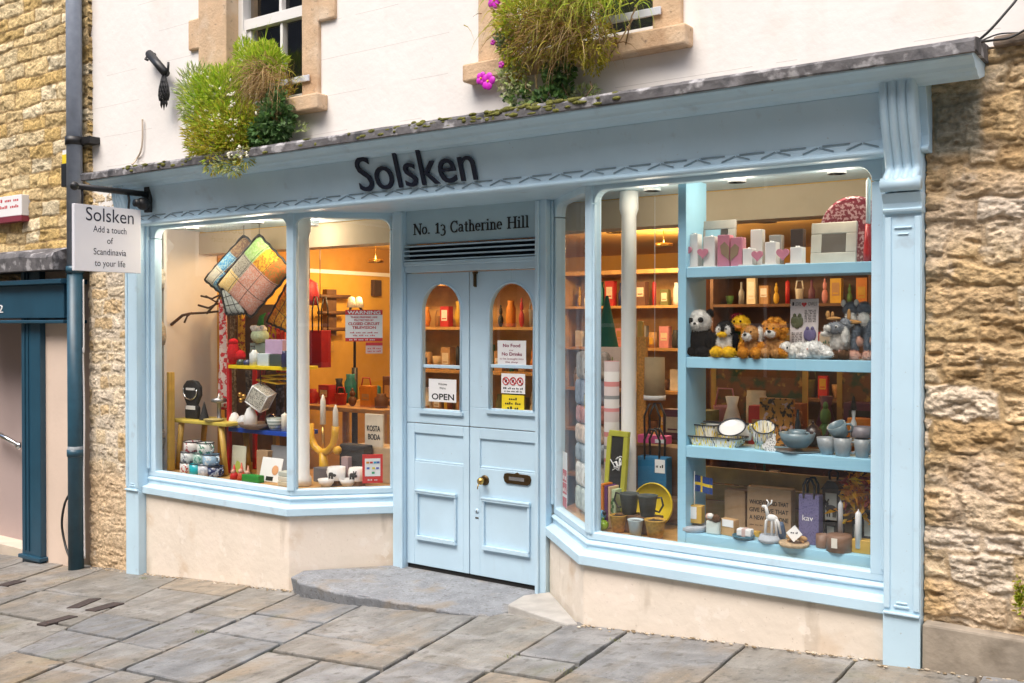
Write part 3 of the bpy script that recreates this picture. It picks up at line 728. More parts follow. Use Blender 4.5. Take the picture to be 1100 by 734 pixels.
b=B(); zl=PX(5,336,-.1).z; xx=PX(0,330,-.1).x; text(b,'2',xx-.03,xx+.062,zl,.075,-.1045,.004); b.obj('house_number',nb,PAPER,W=True)
b=B(); n=24; vs=[]; fs=[]; xa,xb=-10.6,PX(58,280,-.2).x
for i in range(n+1):
    x=xa+(xb-xa)*i/n; s=math.sin((x-xa)*5)*.02+(.02 if i%6<2 else 0)
    for (y,z) in ((.03,PX(30,268,0).z),(-.20,PX(30,273,-.2).z+s*.7),(-.22,PX(30,275,-.2).z+s*.4-.02),(-.21,PX(30,291,-.2).z),(.03,PX(30,291,-.2).z)): vs.append((x,y,z))
for i in range(n):
    for j in range(5): fs.append((i*5+j,i*5+(j+1)%5,(i+1)*5+(j+1)%5,(i+1)*5+j))
b.add(vs,fs); b.add(vs[-5:],[(0,1,2,3,4)]); b.obj('lead_canopy',nb,LEAD,W=True)
b=B(); b.box(-10.6,xj1-.02,-.14,.02,zt-.0,zt+.02,0); b.obj('mossy_ledge',nb,mat('mossy_stone',(.34,.36,.12),.95,.4,14,.6),W=True,bevel=.008)
# recess beyond the door case
b=B(); b.box(-12,xo0+.15,.42,.5,-1.3,2.6); b.obj('recess_wall',nb,LILAC,W=True)
b=B(); b.box(-12,xo0+.02,.2,.419,-1.3,-.43); b.obj('recess_skirting',nb,mat('skirting_cream',(.66,.56,.46),.8),W=True)
b=B(); p0=PX(-14,459,.28); p1=PX(21,479,.28); b.tube([p0,p1],.024,10); b.ell(p1,.04,0,12); b.cyl(p1+Vector((-.02,0,-.02)),p1+Vector((-.02,.14,-.05)),.012)
tag(b.obj('handrail',None,CHROME,W=(p1.x,p1.y,p1.z)),'polished metal handrail end in the neighbouring doorway','handrail')
# plaque on the neighbour's wall
x0,x1,za,zb=XZ(-16,27,212,240,-.03); pq=thing('wall_plaque','white plaque with a dark red lower edge on the golden stone wall','sign',(x1-.2,-.03,za))
b=B(); b.box(x0,x1,-.06,.03,za+.055,zb); b.obj('board',pq,PAPER,W=True,bevel=.003)
b=B(); b.box(x0,x1,-.063,.03,za,za+.053); b.obj('red_edge',pq,mat('maroon_paint',(.22,.03,.05),.5),W=True,bevel=.003)
b=B(); squiggle(b,x0+.02,x1-.05,za+.13,.03,-.0605,words=4); squiggle(b,x0+.02,x1-.05,za+.19,.03,-.0605,words=5); b.obj('lettering',pq,REDINK,W=True)
# house opposite (behind the viewer; it shades and mirrors in the panes)
op=thing('opposite_house','long stone terrace across the lane','building',(-4,-8.6,0))
OPM=mat('opposite_stone',(.47,.38,.27),.95,.25,3,.4,12); spots(OPM,(.32,.25,.17),5,.5,.62,amount=.6)
b=B(); holes=[(x,x+1.0,z,z+1.5) for x in (-14,-11.4,-8.7,-5.9,-3.0,-.2,2.6) for z in (1.0,3.7)]
facade(b,-48,12,-2,5.6,-9.0,-8.6,holes); b.obj('wall',op,OPM,W=True)
for h in holes:
    b=B(); b.box(h[0],h[1],-8.78,-8.74,h[2],h[3]); b.obj('window',op,mat('opp_glass',(.06,.07,.08),.15),W=True)
    b=B(); b.box(h[0],h[1],-8.73,-8.70,(h[2]+h[3])/2-.03,(h[2]+h[3])/2+.03); b.box((h[0]+h[1])/2-.02,(h[0]+h[1])/2+.02,-8.735,-8.705,h[2],h[3]); b.obj('glazing_bar',op,WHITE,W=True)
b=B(); b.prism([(-8.4,5.6),(-13,12.6),(-13,5.6)],-48,12,'x'); b.obj('roof',op,mat('slate_roof',(.12,.12,.13),.8,.2,6),W=True)

# ============================================================ ground
b=B(); b.add([(-40,-40,gz(-40)-.03),(40,-40,gz(40)-.03),(40,1.2,gz(40)-.03),(-40,1.2,gz(-40)-.03)],[(0,1,2,3)])
g=b.obj('ground',None,MORTAR); tag(g,'dark soil and mortar in the joints under the flagstones','ground',kind='structure')
JL=[(-12.4,-.5),(-11.6,-.5),(-10.75,-.48),(-9.9,-.48),(-9.1,-.46),(-8.5,-.45),(-7.9,-.43),(-6.84,-.48),(-5.99,-.33),(-5.43,-.27),(-4.74,-.25),(-3.79,-.19),(-3.165,-.13),(-2.755,-.11),(-2.05,-.07),(-1.47,-.03),(-.9,0),(-.3,.02),(.35,.04),(.95,.05),(1.6,.06),(2.3,.06)]
CR={7:[-.3,-.98,-1.37,-1.8],8:[-.71,-1.4,-1.78],9:[-.55,-.99,-1.75],10:[-.78,-1.14,-1.78],11:[-.91,-1.6],12:[-.61,-.90],13:[-.75,-1.3],14:[-.95],15:[-.6]}
b=B(); rr=random.Random(77)
PALF=[(.235,.232,.222),(.222,.224,.226),(.25,.238,.218),(.21,.217,.224),(.24,.228,.205),(.23,.228,.222),(.28,.235,.18),(.25,.24,.218)]
def flag(a0,s0,a1,s1,yb,yt,split=False):
    # corners: left line / right line at near edge yb and far edge yt
    g_=rr.uniform(.007,.017)
    cor=[(a0+s0*yb+g_,yb+g_),(a1+s1*yb-g_,yb+g_),(a1+s1*yt-g_,yt-g_),(a0+s0*yt+g_,yt-g_)]
    pts=[]
    for i in range(4):
        p,q=cor[i],cor[(i+1)%4]; L=math.dist(p,q); n=max(2,int(L/.09))
        for k in range(n):
            t=k/n; j=.0045 if k else .006
            pts.append((p[0]+(q[0]-p[0])*t+rr.uniform(-j,j),p[1]+(q[1]-p[1])*t+rr.uniform(-j,j)))
    c=rr.choice(PALF); q_=rr.uniform(.88,1.1); b.col=tuple(v*q_ for v in c); dz=rr.uniform(-.006,.006); tx=rr.uniform(-.006,.006); ty=rr.uniform(-.006,.006)
    cx=sum(p[0] for p in pts)/len(pts); cy=sum(p[1] for p in pts)/len(pts)
    n=len(pts)
    top=[(x+(cx-x)*.012,y+(cy-y)*.012,gz(x)+dz+(x-cx)*tx+(y-cy)*ty) for x,y in pts]
    mid=[(x,y,gz(x)+dz+(x-cx)*tx+(y-cy)*ty-.007) for x,y in pts]
    low=[(x,y,gz(x)-.06) for x,y in pts]
    b.add(top+mid+low,[tuple(range(n))]+[(r*n+i,r*n+(i+1)%n,(r+1)*n+(i+1)%n,(r+1)*n+i) for r in (0,1) for i in range(n)])
for i in range(len(JL)-1):
    (a0,s0),(a1,s1)=JL[i],JL[i+1]
    ys=[.10]+CR.get(i,[])
    if i not in CR: ys+= [rr.uniform(-.8,-.3)]
    while ys[-1]>-7.5: ys.append(ys[-1]-rr.uniform(.45,.95))
    for yt,yb in zip(ys,ys[1:]):
        w=(a1-a0)
        if i==9 and yt<-1.0 or i==10 and yt<-.9 and rr.random()<.9:
            am,sm=a0+w*.5,(s0+s1)/2
            flag(a0,s0,am,sm,yb,yt); flag(am,sm,a1,s1,yb-rr.uniform(0,.0),yt)
        elif w>.8 and yt<-1.9:
            am,sm=a0+w*.5,(s0+s1)/2; flag(a0,s0,am,sm,yb,yt); flag(am,sm,a1,s1,yb,yt)
        else: flag(a0,s0,a1,s1,yb,yt)
o=b.obj('pavement',None,FLAG); tag(o,'pavement of worn grey and buff stone flags sloping down to the left','pavement',kind='structure')
# rusty drain slots let into the flags
IRON=mat('rusty_iron',(.055,.040,.036),.85,.4,30,.5,80)
dr_i=0
for (pa,pb,w,lab) in (((278-200,654),(302-200,644),.10,'short rusted iron drain slot nearest the wall'),((97,657),(128,648.5),.12,'longest rusted iron drain slot in the pavement'),((44,672),(79,662.5),.10,'rusted iron drain slot nearest the kerb side of the pavement'),((2,630),(22,624.5),.13,'rusted iron drain slot at the left edge of the pavement')):
    def GR(u,v):
        d=ray(u,v); t=(.236-ZC)/(d[2]-.0742*d[0]); return Vector((d[0]*t,-5+d[1]*t,0))
    A,C=GR(*pa),GR(*pb); dv=(C-A).normalized(); nv=Vector((-dv.y,dv.x,0))*w/2; b=B()
    pts=[A-nv,C-nv,C+nv,A+nv]; b.add([(p.x,p.y,gz(p.x)+.009) for p in pts]+[(p.x,p.y,gz(p.x)-.05) for p in pts],[(0,1,2,3),(0,1,5,4),(1,2,6,5),(2,3,7,6),(3,0,4,7)])
    o=b.obj('drain_cover',None,IRON,W=((A+C)/2).to_tuple(),bevel=.003); tag(o,lab,'drain cover','iron drain slots in the pavement'); 
# crumbled mortar fillet and weeds along the wall foot
b=B(); rr=random.Random(5)
for i in range(420):
    x=rr.uniform(-8.1,-.2)
    if -5.5<x<-3.1: continue
    y=(-.045 if x>-1.35 else .02)-abs(rr.gauss(0,.025)); s=rr.uniform(.003,.010)
    b.col=rr.choice([(.46,.38,.28),(.40,.32,.22),(.52,.46,.38),(.2,.15,.09)]); b.ell((x,y,gz(x)+.003),(s*1.6,s,s*.6),0,6)
tag(b.obj('mortar_crumbs',None,mat('crumb',(1,1,1),.95,.2,30,attr=True)),'crumbled mortar along the foot of the wall','rubble',kind='stuff')
b=B(); rr=random.Random(6)
spotsG=[(71,622.5,.16,120),(252,599+32,.0,0),(216,679,.07,110),(154,622,.08,90),(660,688,.05,40),(606,721,.06,40),(550,705,.05,40),]
for u,v,s,n in spotsG:
    if not n: continue
    p=GR(u,v)
    for i in range(n):
        x=p.x+rr.gauss(0,s*.5); y=min(p.y+rr.gauss(0,s*.3),-.005); h=rr.uniform(.006,.016); a=rr.uniform(0,6.3); dx,dy=math.cos(a)*h*.5,math.sin(a)*h*.5
        b.col=rr.choice([(.12,.17,.02),(.20,.25,.03),(.09,.13,.02),(.26,.26,.05)])
        z=gz(x)-.002; b.add([(x-dy*.2,y+dx*.2,z),(x+dy*.2,y-dx*.2,z),(x+dx,y+dy,z+h)],[(0,1,2)])
tag(b.obj('weeds',None,mat('weed_leaf',(1,1,1),.7,.2,20,attr=True)),'small green weeds growing in the paving joints','weeds',kind='stuff')
p=PX(1094,648,-.05)
# ============================================================ outdoor fittings
# downpipe
p=PX(80.5,300,-.07); xp=p.x
dp=thing('downpipe','grey and navy painted cast iron downpipe at the left end of the shopfront','downpipe',(xp,-.07,gz(xp)))
zs=PX(80,290,-.07).z
b=B(); b.tube([(xp,-.07,zs),(xp,-.07,6.5)],.066,18); b.obj('upper_pipe',dp,PIPEG,W=True)
b=B(); b.tube([(xp,-.07,gz(xp)-.02),(xp,-.07,zs)],.066,18); b.tube([(xp,-.07,zs-.03),(xp,-.07,zs+.03)],.074,18); b.tube([(xp,-.07,.62),(xp,-.07,.68)],.073,18); b.obj('lower_pipe',dp,PIPEN,W=True)
for v in (152,):
    z=PX(80,v,-.07).z; b=B(); b.tube([(xp,-.07,z-.035),(xp,-.07,z+.035)],.078,18); b.box(xp,xp+.20,-.05,.05,z-.03,z+.03); b.obj('pipe_bracket',dp,BLACK,W=True)
z=PX(80,484,-.07).z; b=B(); b.tube([(xp,-.07,z-.05),(xp,-.07,z+.04)],.0672,18); b.obj('worn_band',dp,mat('worn_metal',(.22,.25,.28),.6,.3,30),W=True)
# electrical box beside the pipe
x0,x1,za,zb=XZ(70.5,78,164,201,-.05); eb=thing('electrical_box','narrow black electrical box with a yellow warning tape beside the downpipe','junction box',(x0,-.05,za))
b=B(); b.box(x0,x1,-.09,.03,za,zb-.10); b.obj('box_body',eb,BLACK,W=True,bevel=.005)
b=B(); b.box(x0+.012,x1-.012,-.085,.02,zb-.099,zb-.02); b.obj('yellow_tape',eb,YELLOW,W=True); b=B(); b.box(x0+.01,x1-.015,-.08,.02,zb-.019,zb+.02); b.obj('white_cap',eb,PAPER,W=True)
# cables
def cable(pts,r,m,label,n=12):
    P=[Vector(p) for p in pts]; out=[]
    for i in range(len(P)-1):                                      # catmull-rom
        p0=P[max(i-1,0)];p1=P[i];p2=P[i+1];p3=P[min(i+2,len(P)-1)]
        for k in range(n):
            t=k/n; out.append(.5*((2*p1)+(p2-p0)*t+(2*p0-5*p1+4*p2-p3)*t*t+(3*p1-p0-3*p2+p3)*t**3))
    out.append(P[-1]); b=B(); b.tube(out,r,6); o=b.obj('cable',None,m,W=tuple(P[0])); return tag(o,label,'cable')
cable([PX(77,528,-.10),PX(70,540,-.06),PX(66.5,562,-.05),PX(70,585,-.06),PX(76,603,-.10),PX(77,614,-.12)],.011,BLACK,'black cable bowing out from the foot of the navy downpipe')
cable([PX(89.5,300,-.03),PX(90,375,-.035),PX(89,377,-.03),PX(90.5,440,-.03),PX(90,520,-.03),PX(91,600,-.03)],.008,PAPER,'thin white cable running down beside the navy downpipe')
cable([PX(1053,42,-.1),PX(1064,32,-.1),PX(1080,14,-.08),PX(1094,-4,-.05),PX(1104,-30,-.0)],.006,BLACK,'black cable rising steeply from the right end of the cornice')
cable([PX(1054,45,-.15),PX(1066,43.5,-.10),PX(1086,40,-.06),PX(1110,27,-.05)],.006,BLACK,'black cable curving right from the end of the cornice')
cable([PX(1054,44,-.12),PX(1072,37,.02),PX(1090,35.5,.03),PX(1115,36,.03)],.004,BLACK,'thin grey cable lying along the top of the rubble wall')
cable([PX(153,128,.03),PX(153,150,.03),PX(151,163,.03),PX(146,172,.03),PX(142,177,-.1)],.008,mat('painted_cable',(.55,.46,.36),.7),'painted cable coming down the white render above the hanging sign')
# hanging sign on a bracket
br=PX(163.5,214,-.05)
z0,z1=PX(163,229,-.05).z,PX(163,200,-.05).z
sg=thing('sign_bracket','black iron bracket with a ball end carrying the white hanging sign','bracket',(br.x,-.05,z0))
b=B(); b.box(br.x-.035,br.x+.035,-.105,-.07,z0,z1+.01); b.obj('wall_plate',sg,BLACK,W=True,bevel=.006)
za=PX(163,209,-.08).z
def perp(u,v):                                              # point on the plane x = br.x
    d=ray(u,v); t=br.x/d[0]; return Vector((br.x,-5+d[1]*t,ZC+d[2]*t))
tip=perp(80,202); zarm=za
b=B(); b.cyl((br.x,-.08,zarm),(br.x,tip.y,zarm),.024,n=10); b.ell((br.x,tip.y,zarm),.034); b.obj('arm',sg,BLACK,W=True)
zb=PX(168,219,-.09).z
b=B(); b.ell((br.x+.02,-.15,zb),.052,0,16); b.cyl((br.x+.02,-.09,zb),(br.x+.02,-.15,zb),.035); b.cyl((br.x+.02,-.15,zb),(br.x+.02,-.225,zb),.03); b.obj('ball_light',sg,BLACK,W=True)
ya,yb=perp(150,260).y,perp(78.5,260).y
zt=perp(150,226).z; zl=perp(150,294).z
hs=thing('hanging_sign','white hanging board lettered in dark blue, hung from the black bracket','sign',(br.x,(ya+yb)/2,zl))
for y in (perp(138,230).y,perp(88,230).y):
    b=B(); b.tube([(br.x,y,zarm-.02),(br.x+.01,y,(zarm+zt)/2),(br.x,y,zt)],.010,6); b.obj('hanger',hs,BLACK,W=True)
b=B(); b.box(br.x-.018,br.x+.018,yb,ya,zl,zt); b.obj('board',hs,SIGNW,W=True,bevel=.004)
# lettering on the right-hand face (faces +x): map local x -> world +y
Tm=Matrix(((0,-1,0,br.x),(1,0,0,0),(0,0,1,0),(0,0,0,1)))
w=ya-yb; b=B(Tm)
H=zt-zl
def zz(v): return zt-(v-220.5)/72.*H
text(b,'Solsken',yb+w*.165,yb+w*.885,zz(237.5),.105,-.0195,0,0,'w')
for s,v,f in (('Add a touch',249.5,.50),('of',261.5,.09),('Scandinavia',274,.49),('to your life',286.5,.46)):
    text(b,s,yb+w*(.52-f/2),yb+w*(.52+f/2),zz(v),.050,-.0195,0,0,'w')
b.obj('lettering',hs,INK,W=True)
# mirror copy on the far face, reads correctly from the other side
Tm2=Matrix(((0,1,0,br.x),(-1,0,0,ya+yb),(0,0,1,0),(0,0,0,1)))
b=B(Tm2); text(b,'Solsken',yb+w*.115,yb+w*.835,zz(237.5),.105,-.0195,0,0,'w')
for s,v,f in (('Add a touch',249.5,.50),('of',261.5,.09),('Scandinavia',274,.49),('to your life',286.5,.46)):
    text(b,s,yb+w*(.48-f/2),yb+w*(.48+f/2),zz(v),.050,-.0195,0,0,'w')
b.obj('lettering',hs,INK,W=True)
# iron ornament on the render
f0=PX(160.5,58,.0); f1=PX(178,79,-.05)
orn=thing('iron_ornament','black iron rod ending in a hanging wire fish, fixed to the white render','ornament',tuple(f1))
b=B(); b.cyl(f0+Vector((0,.0,0)),f1,.034,n=12); b.cyl(f0+Vector((0,-.0,0)),f0+Vector((0,.06,-.0)),.02); b.tube([f0+Vector((-.0,-.02,-.02)),f0+Vector((-.01,-.03,-.05)),f0+Vector((.02,-.03,-.06))],.01)
b.tube([f1+Vector((0,0,-.01)),f1+Vector((.03,0,.02)),f1+Vector((.035,0,.085))],.010); b.obj('rod',orn,BLACK,W=True)
b=B(); top=PX(176,80,-.05); zb=PX(176,108,-.05).z
pr=[(.012,0),(.03,-.05),(.05,-.11),(.056,-.16),(.045,-.20)]
nn=12
for k in range(nn):
    for s in (1,-1):
        pts=[]
        for i in range(13):
            t=i/12; q=t*4; j=min(int(q),3); f=q-j; r_=pr[j][0]*(1-f)+pr[j+1][0]*f; z_=(pr[j][1]*(1-f)+pr[j+1][1]*f)*(top.z-zb)/.2
            a=2*math.pi*k/nn+s*t*1.6; pts.append((top.x+r_*math.cos(a),top.y+r_*.55*math.sin(a),top.z+z_))
        b.tube(pts,.0055,5)
b.ell((top.x,top.y,(top.z+zb)/2-.02),(.036,.02,.07))
for s in (-1,0,1): b.tube([(top.x+.02*s,top.y,zb+.01),(top.x+.035*s,top.y,zb-.035),(top.x+.03*s,top.y,zb-.06-.02*(s==0))],[.016,.010,.002],6)
b.obj('wire_fish',orn,BLACK,W=True)

# ============================================================ plants spilling from the upper windows
LEAF=mat('leaf',(1,1,1),.55,.18,25,attr=True,spec=.3)
_n=LEAF.node_tree; _p=_n.nodes['Principled BSDF']; _t=_n.nodes.new('ShaderNodeBsdfTranslucent'); _m=_n.nodes.new('ShaderNodeMixShader'); _m.inputs[0].default_value=.42
_n.links.new(_p.inputs['Base Color'].links[0].from_socket,_t.inputs['Color']); _n.links.new(_p.outputs[0],_m.inputs[1]); _n.links.new(_t.outputs[0],_m.inputs[2]); _n.links.new(_m.outputs[0],_n.nodes['Material Output'].inputs['Surface'])
def leafquad(b,p,d,l,w,rr,curl=.25):
    d=d.normalized(); s=d.cross(Vector((rr.uniform(-1,1),rr.uniform(-1,1),rr.uniform(-1,1))))
    if s.length<1e-4: s=d.orthogonal()
    s.normalize(); n=s.cross(d); m=p+d*l*.5+n*l*curl*.3; e=p+d*l-n*l*curl*.4
    b.add([p,m+s*w*.5,e,m-s*w*.5],[(0,1,2),(0,2,3)])
def blade(b,p,d,l,w,rr,droop=.6,k=4):
    d=d.normalized(); s=d.cross(Vector((rr.uniform(-1,1),rr.uniform(-1,1),.2))).normalized(); vs=[]; q=p.copy(); v=d.copy()
    for i in range(k+1):
        ww=w*(1-i/k)*.5+.0004; vs+= [q+s*ww,q-s*ww]; q=q+v*l/k; v=(v+Vector((0,0,-droop/k*1.6))).normalized()
    b.add(vs,[(2*i,2*i+1,2*i+3,2*i+2) for i in range(k)])
def cloud(b,c,r,n,l,w,pal,rr,up=.4,hollow=.35,ymax=.03):
    for i in range(n):
        while True:
            v=Vector((rr.gauss(0,1),rr.gauss(0,1),rr.gauss(0,1)))
            if v.length>.1: break
        v.normalize(); t=rr.uniform(hollow,1)**.6*(1+.28*noise.noise(v*2.3+Vector(c)))
        p=Vector((c[0]+v.x*r[0]*t,min(c[1]+v.y*r[1]*t,ymax),c[2]+v.z*r[2]*t))
        q_=rr.uniform(.75,1.25); b.col=tuple(x*q_ for x in rr.choice(pal))
        d=v+Vector((rr.uniform(-.7,.7),rr.uniform(-.7,.7),rr.uniform(-.5,.5)+up)); leafquad(b,p,d,l*rr.uniform(.6,1.3),w*rr.uniform(.7,1.3),rr)
def pw(u,v,y): return PX(u,v,y)
LG=[(.46,.60,.05),(.56,.66,.08),(.34,.52,.04),(.62,.66,.12)]; OL=[(.54,.48,.06),(.60,.50,.08),(.42,.42,.05)]; DG=[(.10,.20,.05),(.14,.27,.09),(.07,.15,.05)]; ST=[(.50,.35,.15),(.38,.24,.10),(.58,.43,.20),(.28,.17,.07)]; PG=[(.55,.62,.30),(.62,.68,.38),(.44,.56,.20)]
# left plant
rr=random.Random(31); c=pw(255,150,-.12)
pl=thing('wall_plant','large bright green feathery plant with small white flowers hanging below the left upper window','plant',tuple(c))
b=B()
cloud(b,pw(238,104,-.12),(.30,.17,.22),2600,.055,.010,LG,rr)
cloud(b,pw(222,112,-.10),(.24,.15,.25),1700,.06,.008,LG+PG,rr,up=.6)
cloud(b,pw(212,102,-.08),(.17,.11,.22),600,.075,.005,PG,rr,up=.5,hollow=.6)
cloud(b,pw(245,134,-.16),(.34,.18,.17),2300,.05,.010,LG+OL,rr)
cloud(b,pw(237,158,-.18),(.33,.16,.13),1700,.055,.008,OL+LG[:1],rr,up=.1)
cloud(b,pw(226,146,-.16),(.26,.15,.16),1000,.055,.008,OL,rr,up=.2)
for u0,v0 in ((240,176),(228,178),(262,170),(250,180)):
    cloud(b,pw(u0,v0,-.27),(.08,.04,.06),130,.045,.010,OL+PG,rr,up=-.2)
b.obj('feathery_foliage',pl,LEAF,W=True)
b=B(); cloud(b,pw(282,70,.0),(.20,.13,.16),1500,.05,.012,LG,rr,up=.6,ymax=.12); cloud(b,pw(263,60,.02),(.09,.07,.12),350,.05,.010,LG,rr,up=.9,ymax=.12)
for i in range(26):
    p=pw(rr.uniform(258,300),rr.uniform(50,85),-.02); b.col=rr.choice(LG); blade(b,p,Vector((rr.uniform(-.5,.5),rr.uniform(-.4,.1),1)),rr.uniform(.10,.26),.007,rr,.25)
b.obj('upper_shoots',pl,LEAF,W=True)
b=B()
for i in range(300):
    p=pw(rr.gauss(283,10),rr.gauss(86,9),-.08+rr.uniform(-.06,.05)); q_=rr.uniform(.7,1.2); b.col=tuple(x*q_ for x in rr.choice(ST)); blade(b,p,Vector((rr.uniform(-.5,.5),-.35,rr.uniform(-.4,.5))),rr.uniform(.18,.42),.006,rr,1.9,5)
b.obj('dry_straw',pl,LEAF,W=True)
b=B()
for i in range(150):
    p=pw(rr.gauss(308,5),rr.gauss(95,8),.02); q_=rr.uniform(.7,1.1); b.col=tuple(x*q_ for x in rr.choice(ST+OL)); a=rr.uniform(0,6.3); blade(b,p,Vector((math.cos(a)*.8,-.3,.5+math.sin(a)*.6)),rr.uniform(.12,.26),.007,rr,.9,5)
b.obj('dry_grass_tuft',pl,LEAF,W=True)
b=B(); cloud(b,pw(296,128,-.12),(.13,.09,.19),650,.045,.035,DG+[(.12,.2,.08)],rr,up=-.3); cloud(b,pw(282,146,-.14),(.10,.08,.12),350,.045,.032,DG,rr,up=-.3); cloud(b,pw(318,138,-.02),(.13,.03,.025),70,.035,.02,PG,rr)
b.obj('ivy_leaves',pl,LEAF,W=True)
PETW=mat('petal_white',(.80,.78,.62),.7); fl=None
for i in range(64):
    p=pw(rr.gauss(232,17),rr.gauss(128,22),-.26+rr.uniform(-.05,.03)) if i<60 else pw(*((258,159),(260,170),(266,165),(247,168))[i-60],-.30)
    if fl is None:
        b=B()
        for q in range(6): b.ell((rr.uniform(-.014,.014),rr.uniform(-.01,.01),rr.uniform(-.012,.012)),.0062,0,6)
        fl=b.obj('white_flower',pl,PETW); o=fl
    else: o=fl.copy(); COL.objects.link(o); o.parent=pl
    o.location=p-pl.location; o.rotation_euler=(rr.uniform(0,6),rr.uniform(0,6),rr.uniform(0,6)); s=rr.uniform(.7,1.2)*(1.4 if i>=60 else 1); o.scale=(s,s,s)
# right plant
rr=random.Random(57); c=pw(600,70,-.1)
pr_=thing('wall_plant','shaggy olive and brown grass tuft with magenta flowers below the right upper window','plant',tuple(c))
b=B()
for i in range(800):
    p=pw(rr.gauss(628,24),rr.gauss(-4,10),-.06+rr.uniform(-.1,.06)); q_=rr.uniform(.7,1.2); b.col=tuple(x*q_ for x in rr.choice(LG+OL+LG+[(.10,.15,.03)])); blade(b,p,Vector((rr.gauss(0,.55),rr.uniform(-.9,-.1),rr.uniform(-.3,.9))),rr.uniform(.16,.34),.007,rr,1.7,5)
for i in range(220):
    p=pw(rr.gauss(570,14),rr.gauss(8,14),-.06+rr.uniform(-.1,.06)); q_=rr.uniform(.7,1.2); b.col=tuple(x*q_ for x in rr.choice(OL+LG)); blade(b,p,Vector((rr.gauss(0,.6),rr.uniform(-.9,-.1),rr.uniform(-.3,.7))),rr.uniform(.08,.18),.007,rr,1.6,5)
b.obj('green_grass',pr_,LEAF,W=True)
b=B()
for i in range(1000):
    p=pw(rr.gauss(594,26),rr.gauss(28,14),-.11+rr.uniform(-.1,.05)); q_=rr.uniform(.55,1.15); b.col=tuple(x*q_ for x in rr.choice(ST+OL+[(.25,.14,.05)])); blade(b,p,Vector((rr.gauss(0,.8),rr.uniform(-.8,.0),rr.uniform(-.7,.4))),rr.uniform(.10,.28),.006,rr,1.2,4)
cloud(b,pw(598,36,-.12),(.30,.15,.17),1100,.04,.008,[(.34,.19,.07),(.44,.28,.10),(.28,.20,.05),(.40,.34,.06)],rr,up=-.3)
cloud(b,pw(636,46,-.10),(.16,.10,.13),700,.035,.008,OL,rr,up=-.3); cloud(b,pw(637,62,-.08),(.08,.05,.09),250,.03,.008,OL,rr,up=-.5)
b.obj('brown_moss_mat',pr_,LEAF,W=True)
b=B(); cloud(b,pw(557,14,-.1),(.15,.10,.16),700,.045,.014,OL+LG,rr)
cloud(b,pw(552,48,-.10),(.09,.06,.13),330,.04,.016,OL+LG,rr,up=-.2); cloud(b,pw(546,45,-.10),(.07,.05,.06),110,.045,.026,[(.22,.30,.18),(.16,.24,.14)],rr)
cloud(b,pw(551,84,-.08),(.10,.05,.10),260,.036,.026,PG+[(.55,.52,.35)],rr,up=-.2); cloud(b,pw(555,70,-.08),(.08,.05,.10),150,.036,.016,OL,rr,up=-.4); cloud(b,pw(557,103,-.08),(.09,.04,.05),120,.036,.028,DG+PG,rr)
cloud(b,pw(600,76,-.08),(.10,.05,.09),230,.04,.03,DG+[(.14,.24,.06)],rr,up=-.3); cloud(b,pw(590,106,-.10),(.10,.05,.06),170,.04,.03,DG+[(.2,.3,.08)],rr); cloud(b,pw(604,94,-.06),(.06,.04,.06),90,.036,.026,DG,rr)
cloud(b,pw(625,100,-.02),(.11,.03,.035),110,.036,.02,PG,rr)
b.obj('trailing_leaves',pr_,LEAF,W=True)
rr2=random.Random(3); VST=mat('vine_stem',(.28,.19,.10),.8)
for a,c_ in (((570,70),(548,112)),((575,80),(588,112)),((598,80),(586,108)),((565,88),(585,108)),((610,70),(612,108)),((628,105),(634,88)),((540,50),(548,98)),((655,60),(680,20)),((650,10),(664,52)),((690,-5),(672,48))):
    p,q=pw(*a,-.08),pw(*c_,-.05); m=(p+q)/2+Vector((rr2.uniform(-.05,.05),-.03,rr2.uniform(-.03,.03))); b=B(); b.tube([p,m,q],.0045,5); b.obj('vine_stem',pr_,VST,W=True)
for u,v,s in ((526,88,1.),(518.5,85,.8),(533,1,1.0),(539,70,.4),(530,46,.35)):
    b=B(); p=pw(u,v,-.14)
    for k in range(5):
        a=k*1.256+rr.uniform(-.2,.2); d=Vector((math.cos(a),-.5,math.sin(a))); c1=p+d*.028*s; n=d.cross(Vector((0,1,0))).normalized()
        b.ell(c1,(.026*s,.009,.026*s),0,10)
    b.ell(p+Vector((0,-.02,0)),.008*s,1,8); b.obj('magenta_flower',pr_,[mat('magenta_petal',(.60,.02,.52),.5,.2,30),YELLOW],W=True)
for u,v in ((647,33),(652,33.5),(646,31)):
    b=B(); b.ell(pw(u,v,-.16),.010,0,8); b.obj('seed_head',pr_,mat('seed',(.7,.6,.4),.8),W=True)
# weed on the rubble wall foot at the right
b=B(); rr=random.Random(9)
for i in range(160):
    p=pw(rr.gauss(1096,3),rr.gauss(640,8),-.05); b.col=rr.choice(LG+OL); leafquad(b,p,Vector((rr.uniform(-.5,.5),-1,rr.uniform(-.2,.8))),.04,.012,rr)
o=b.obj('wall_weed',None,LEAF); tag(o,'small green weed growing from the rubble wall at the right edge','plant')
LE=22; DLE=3.2
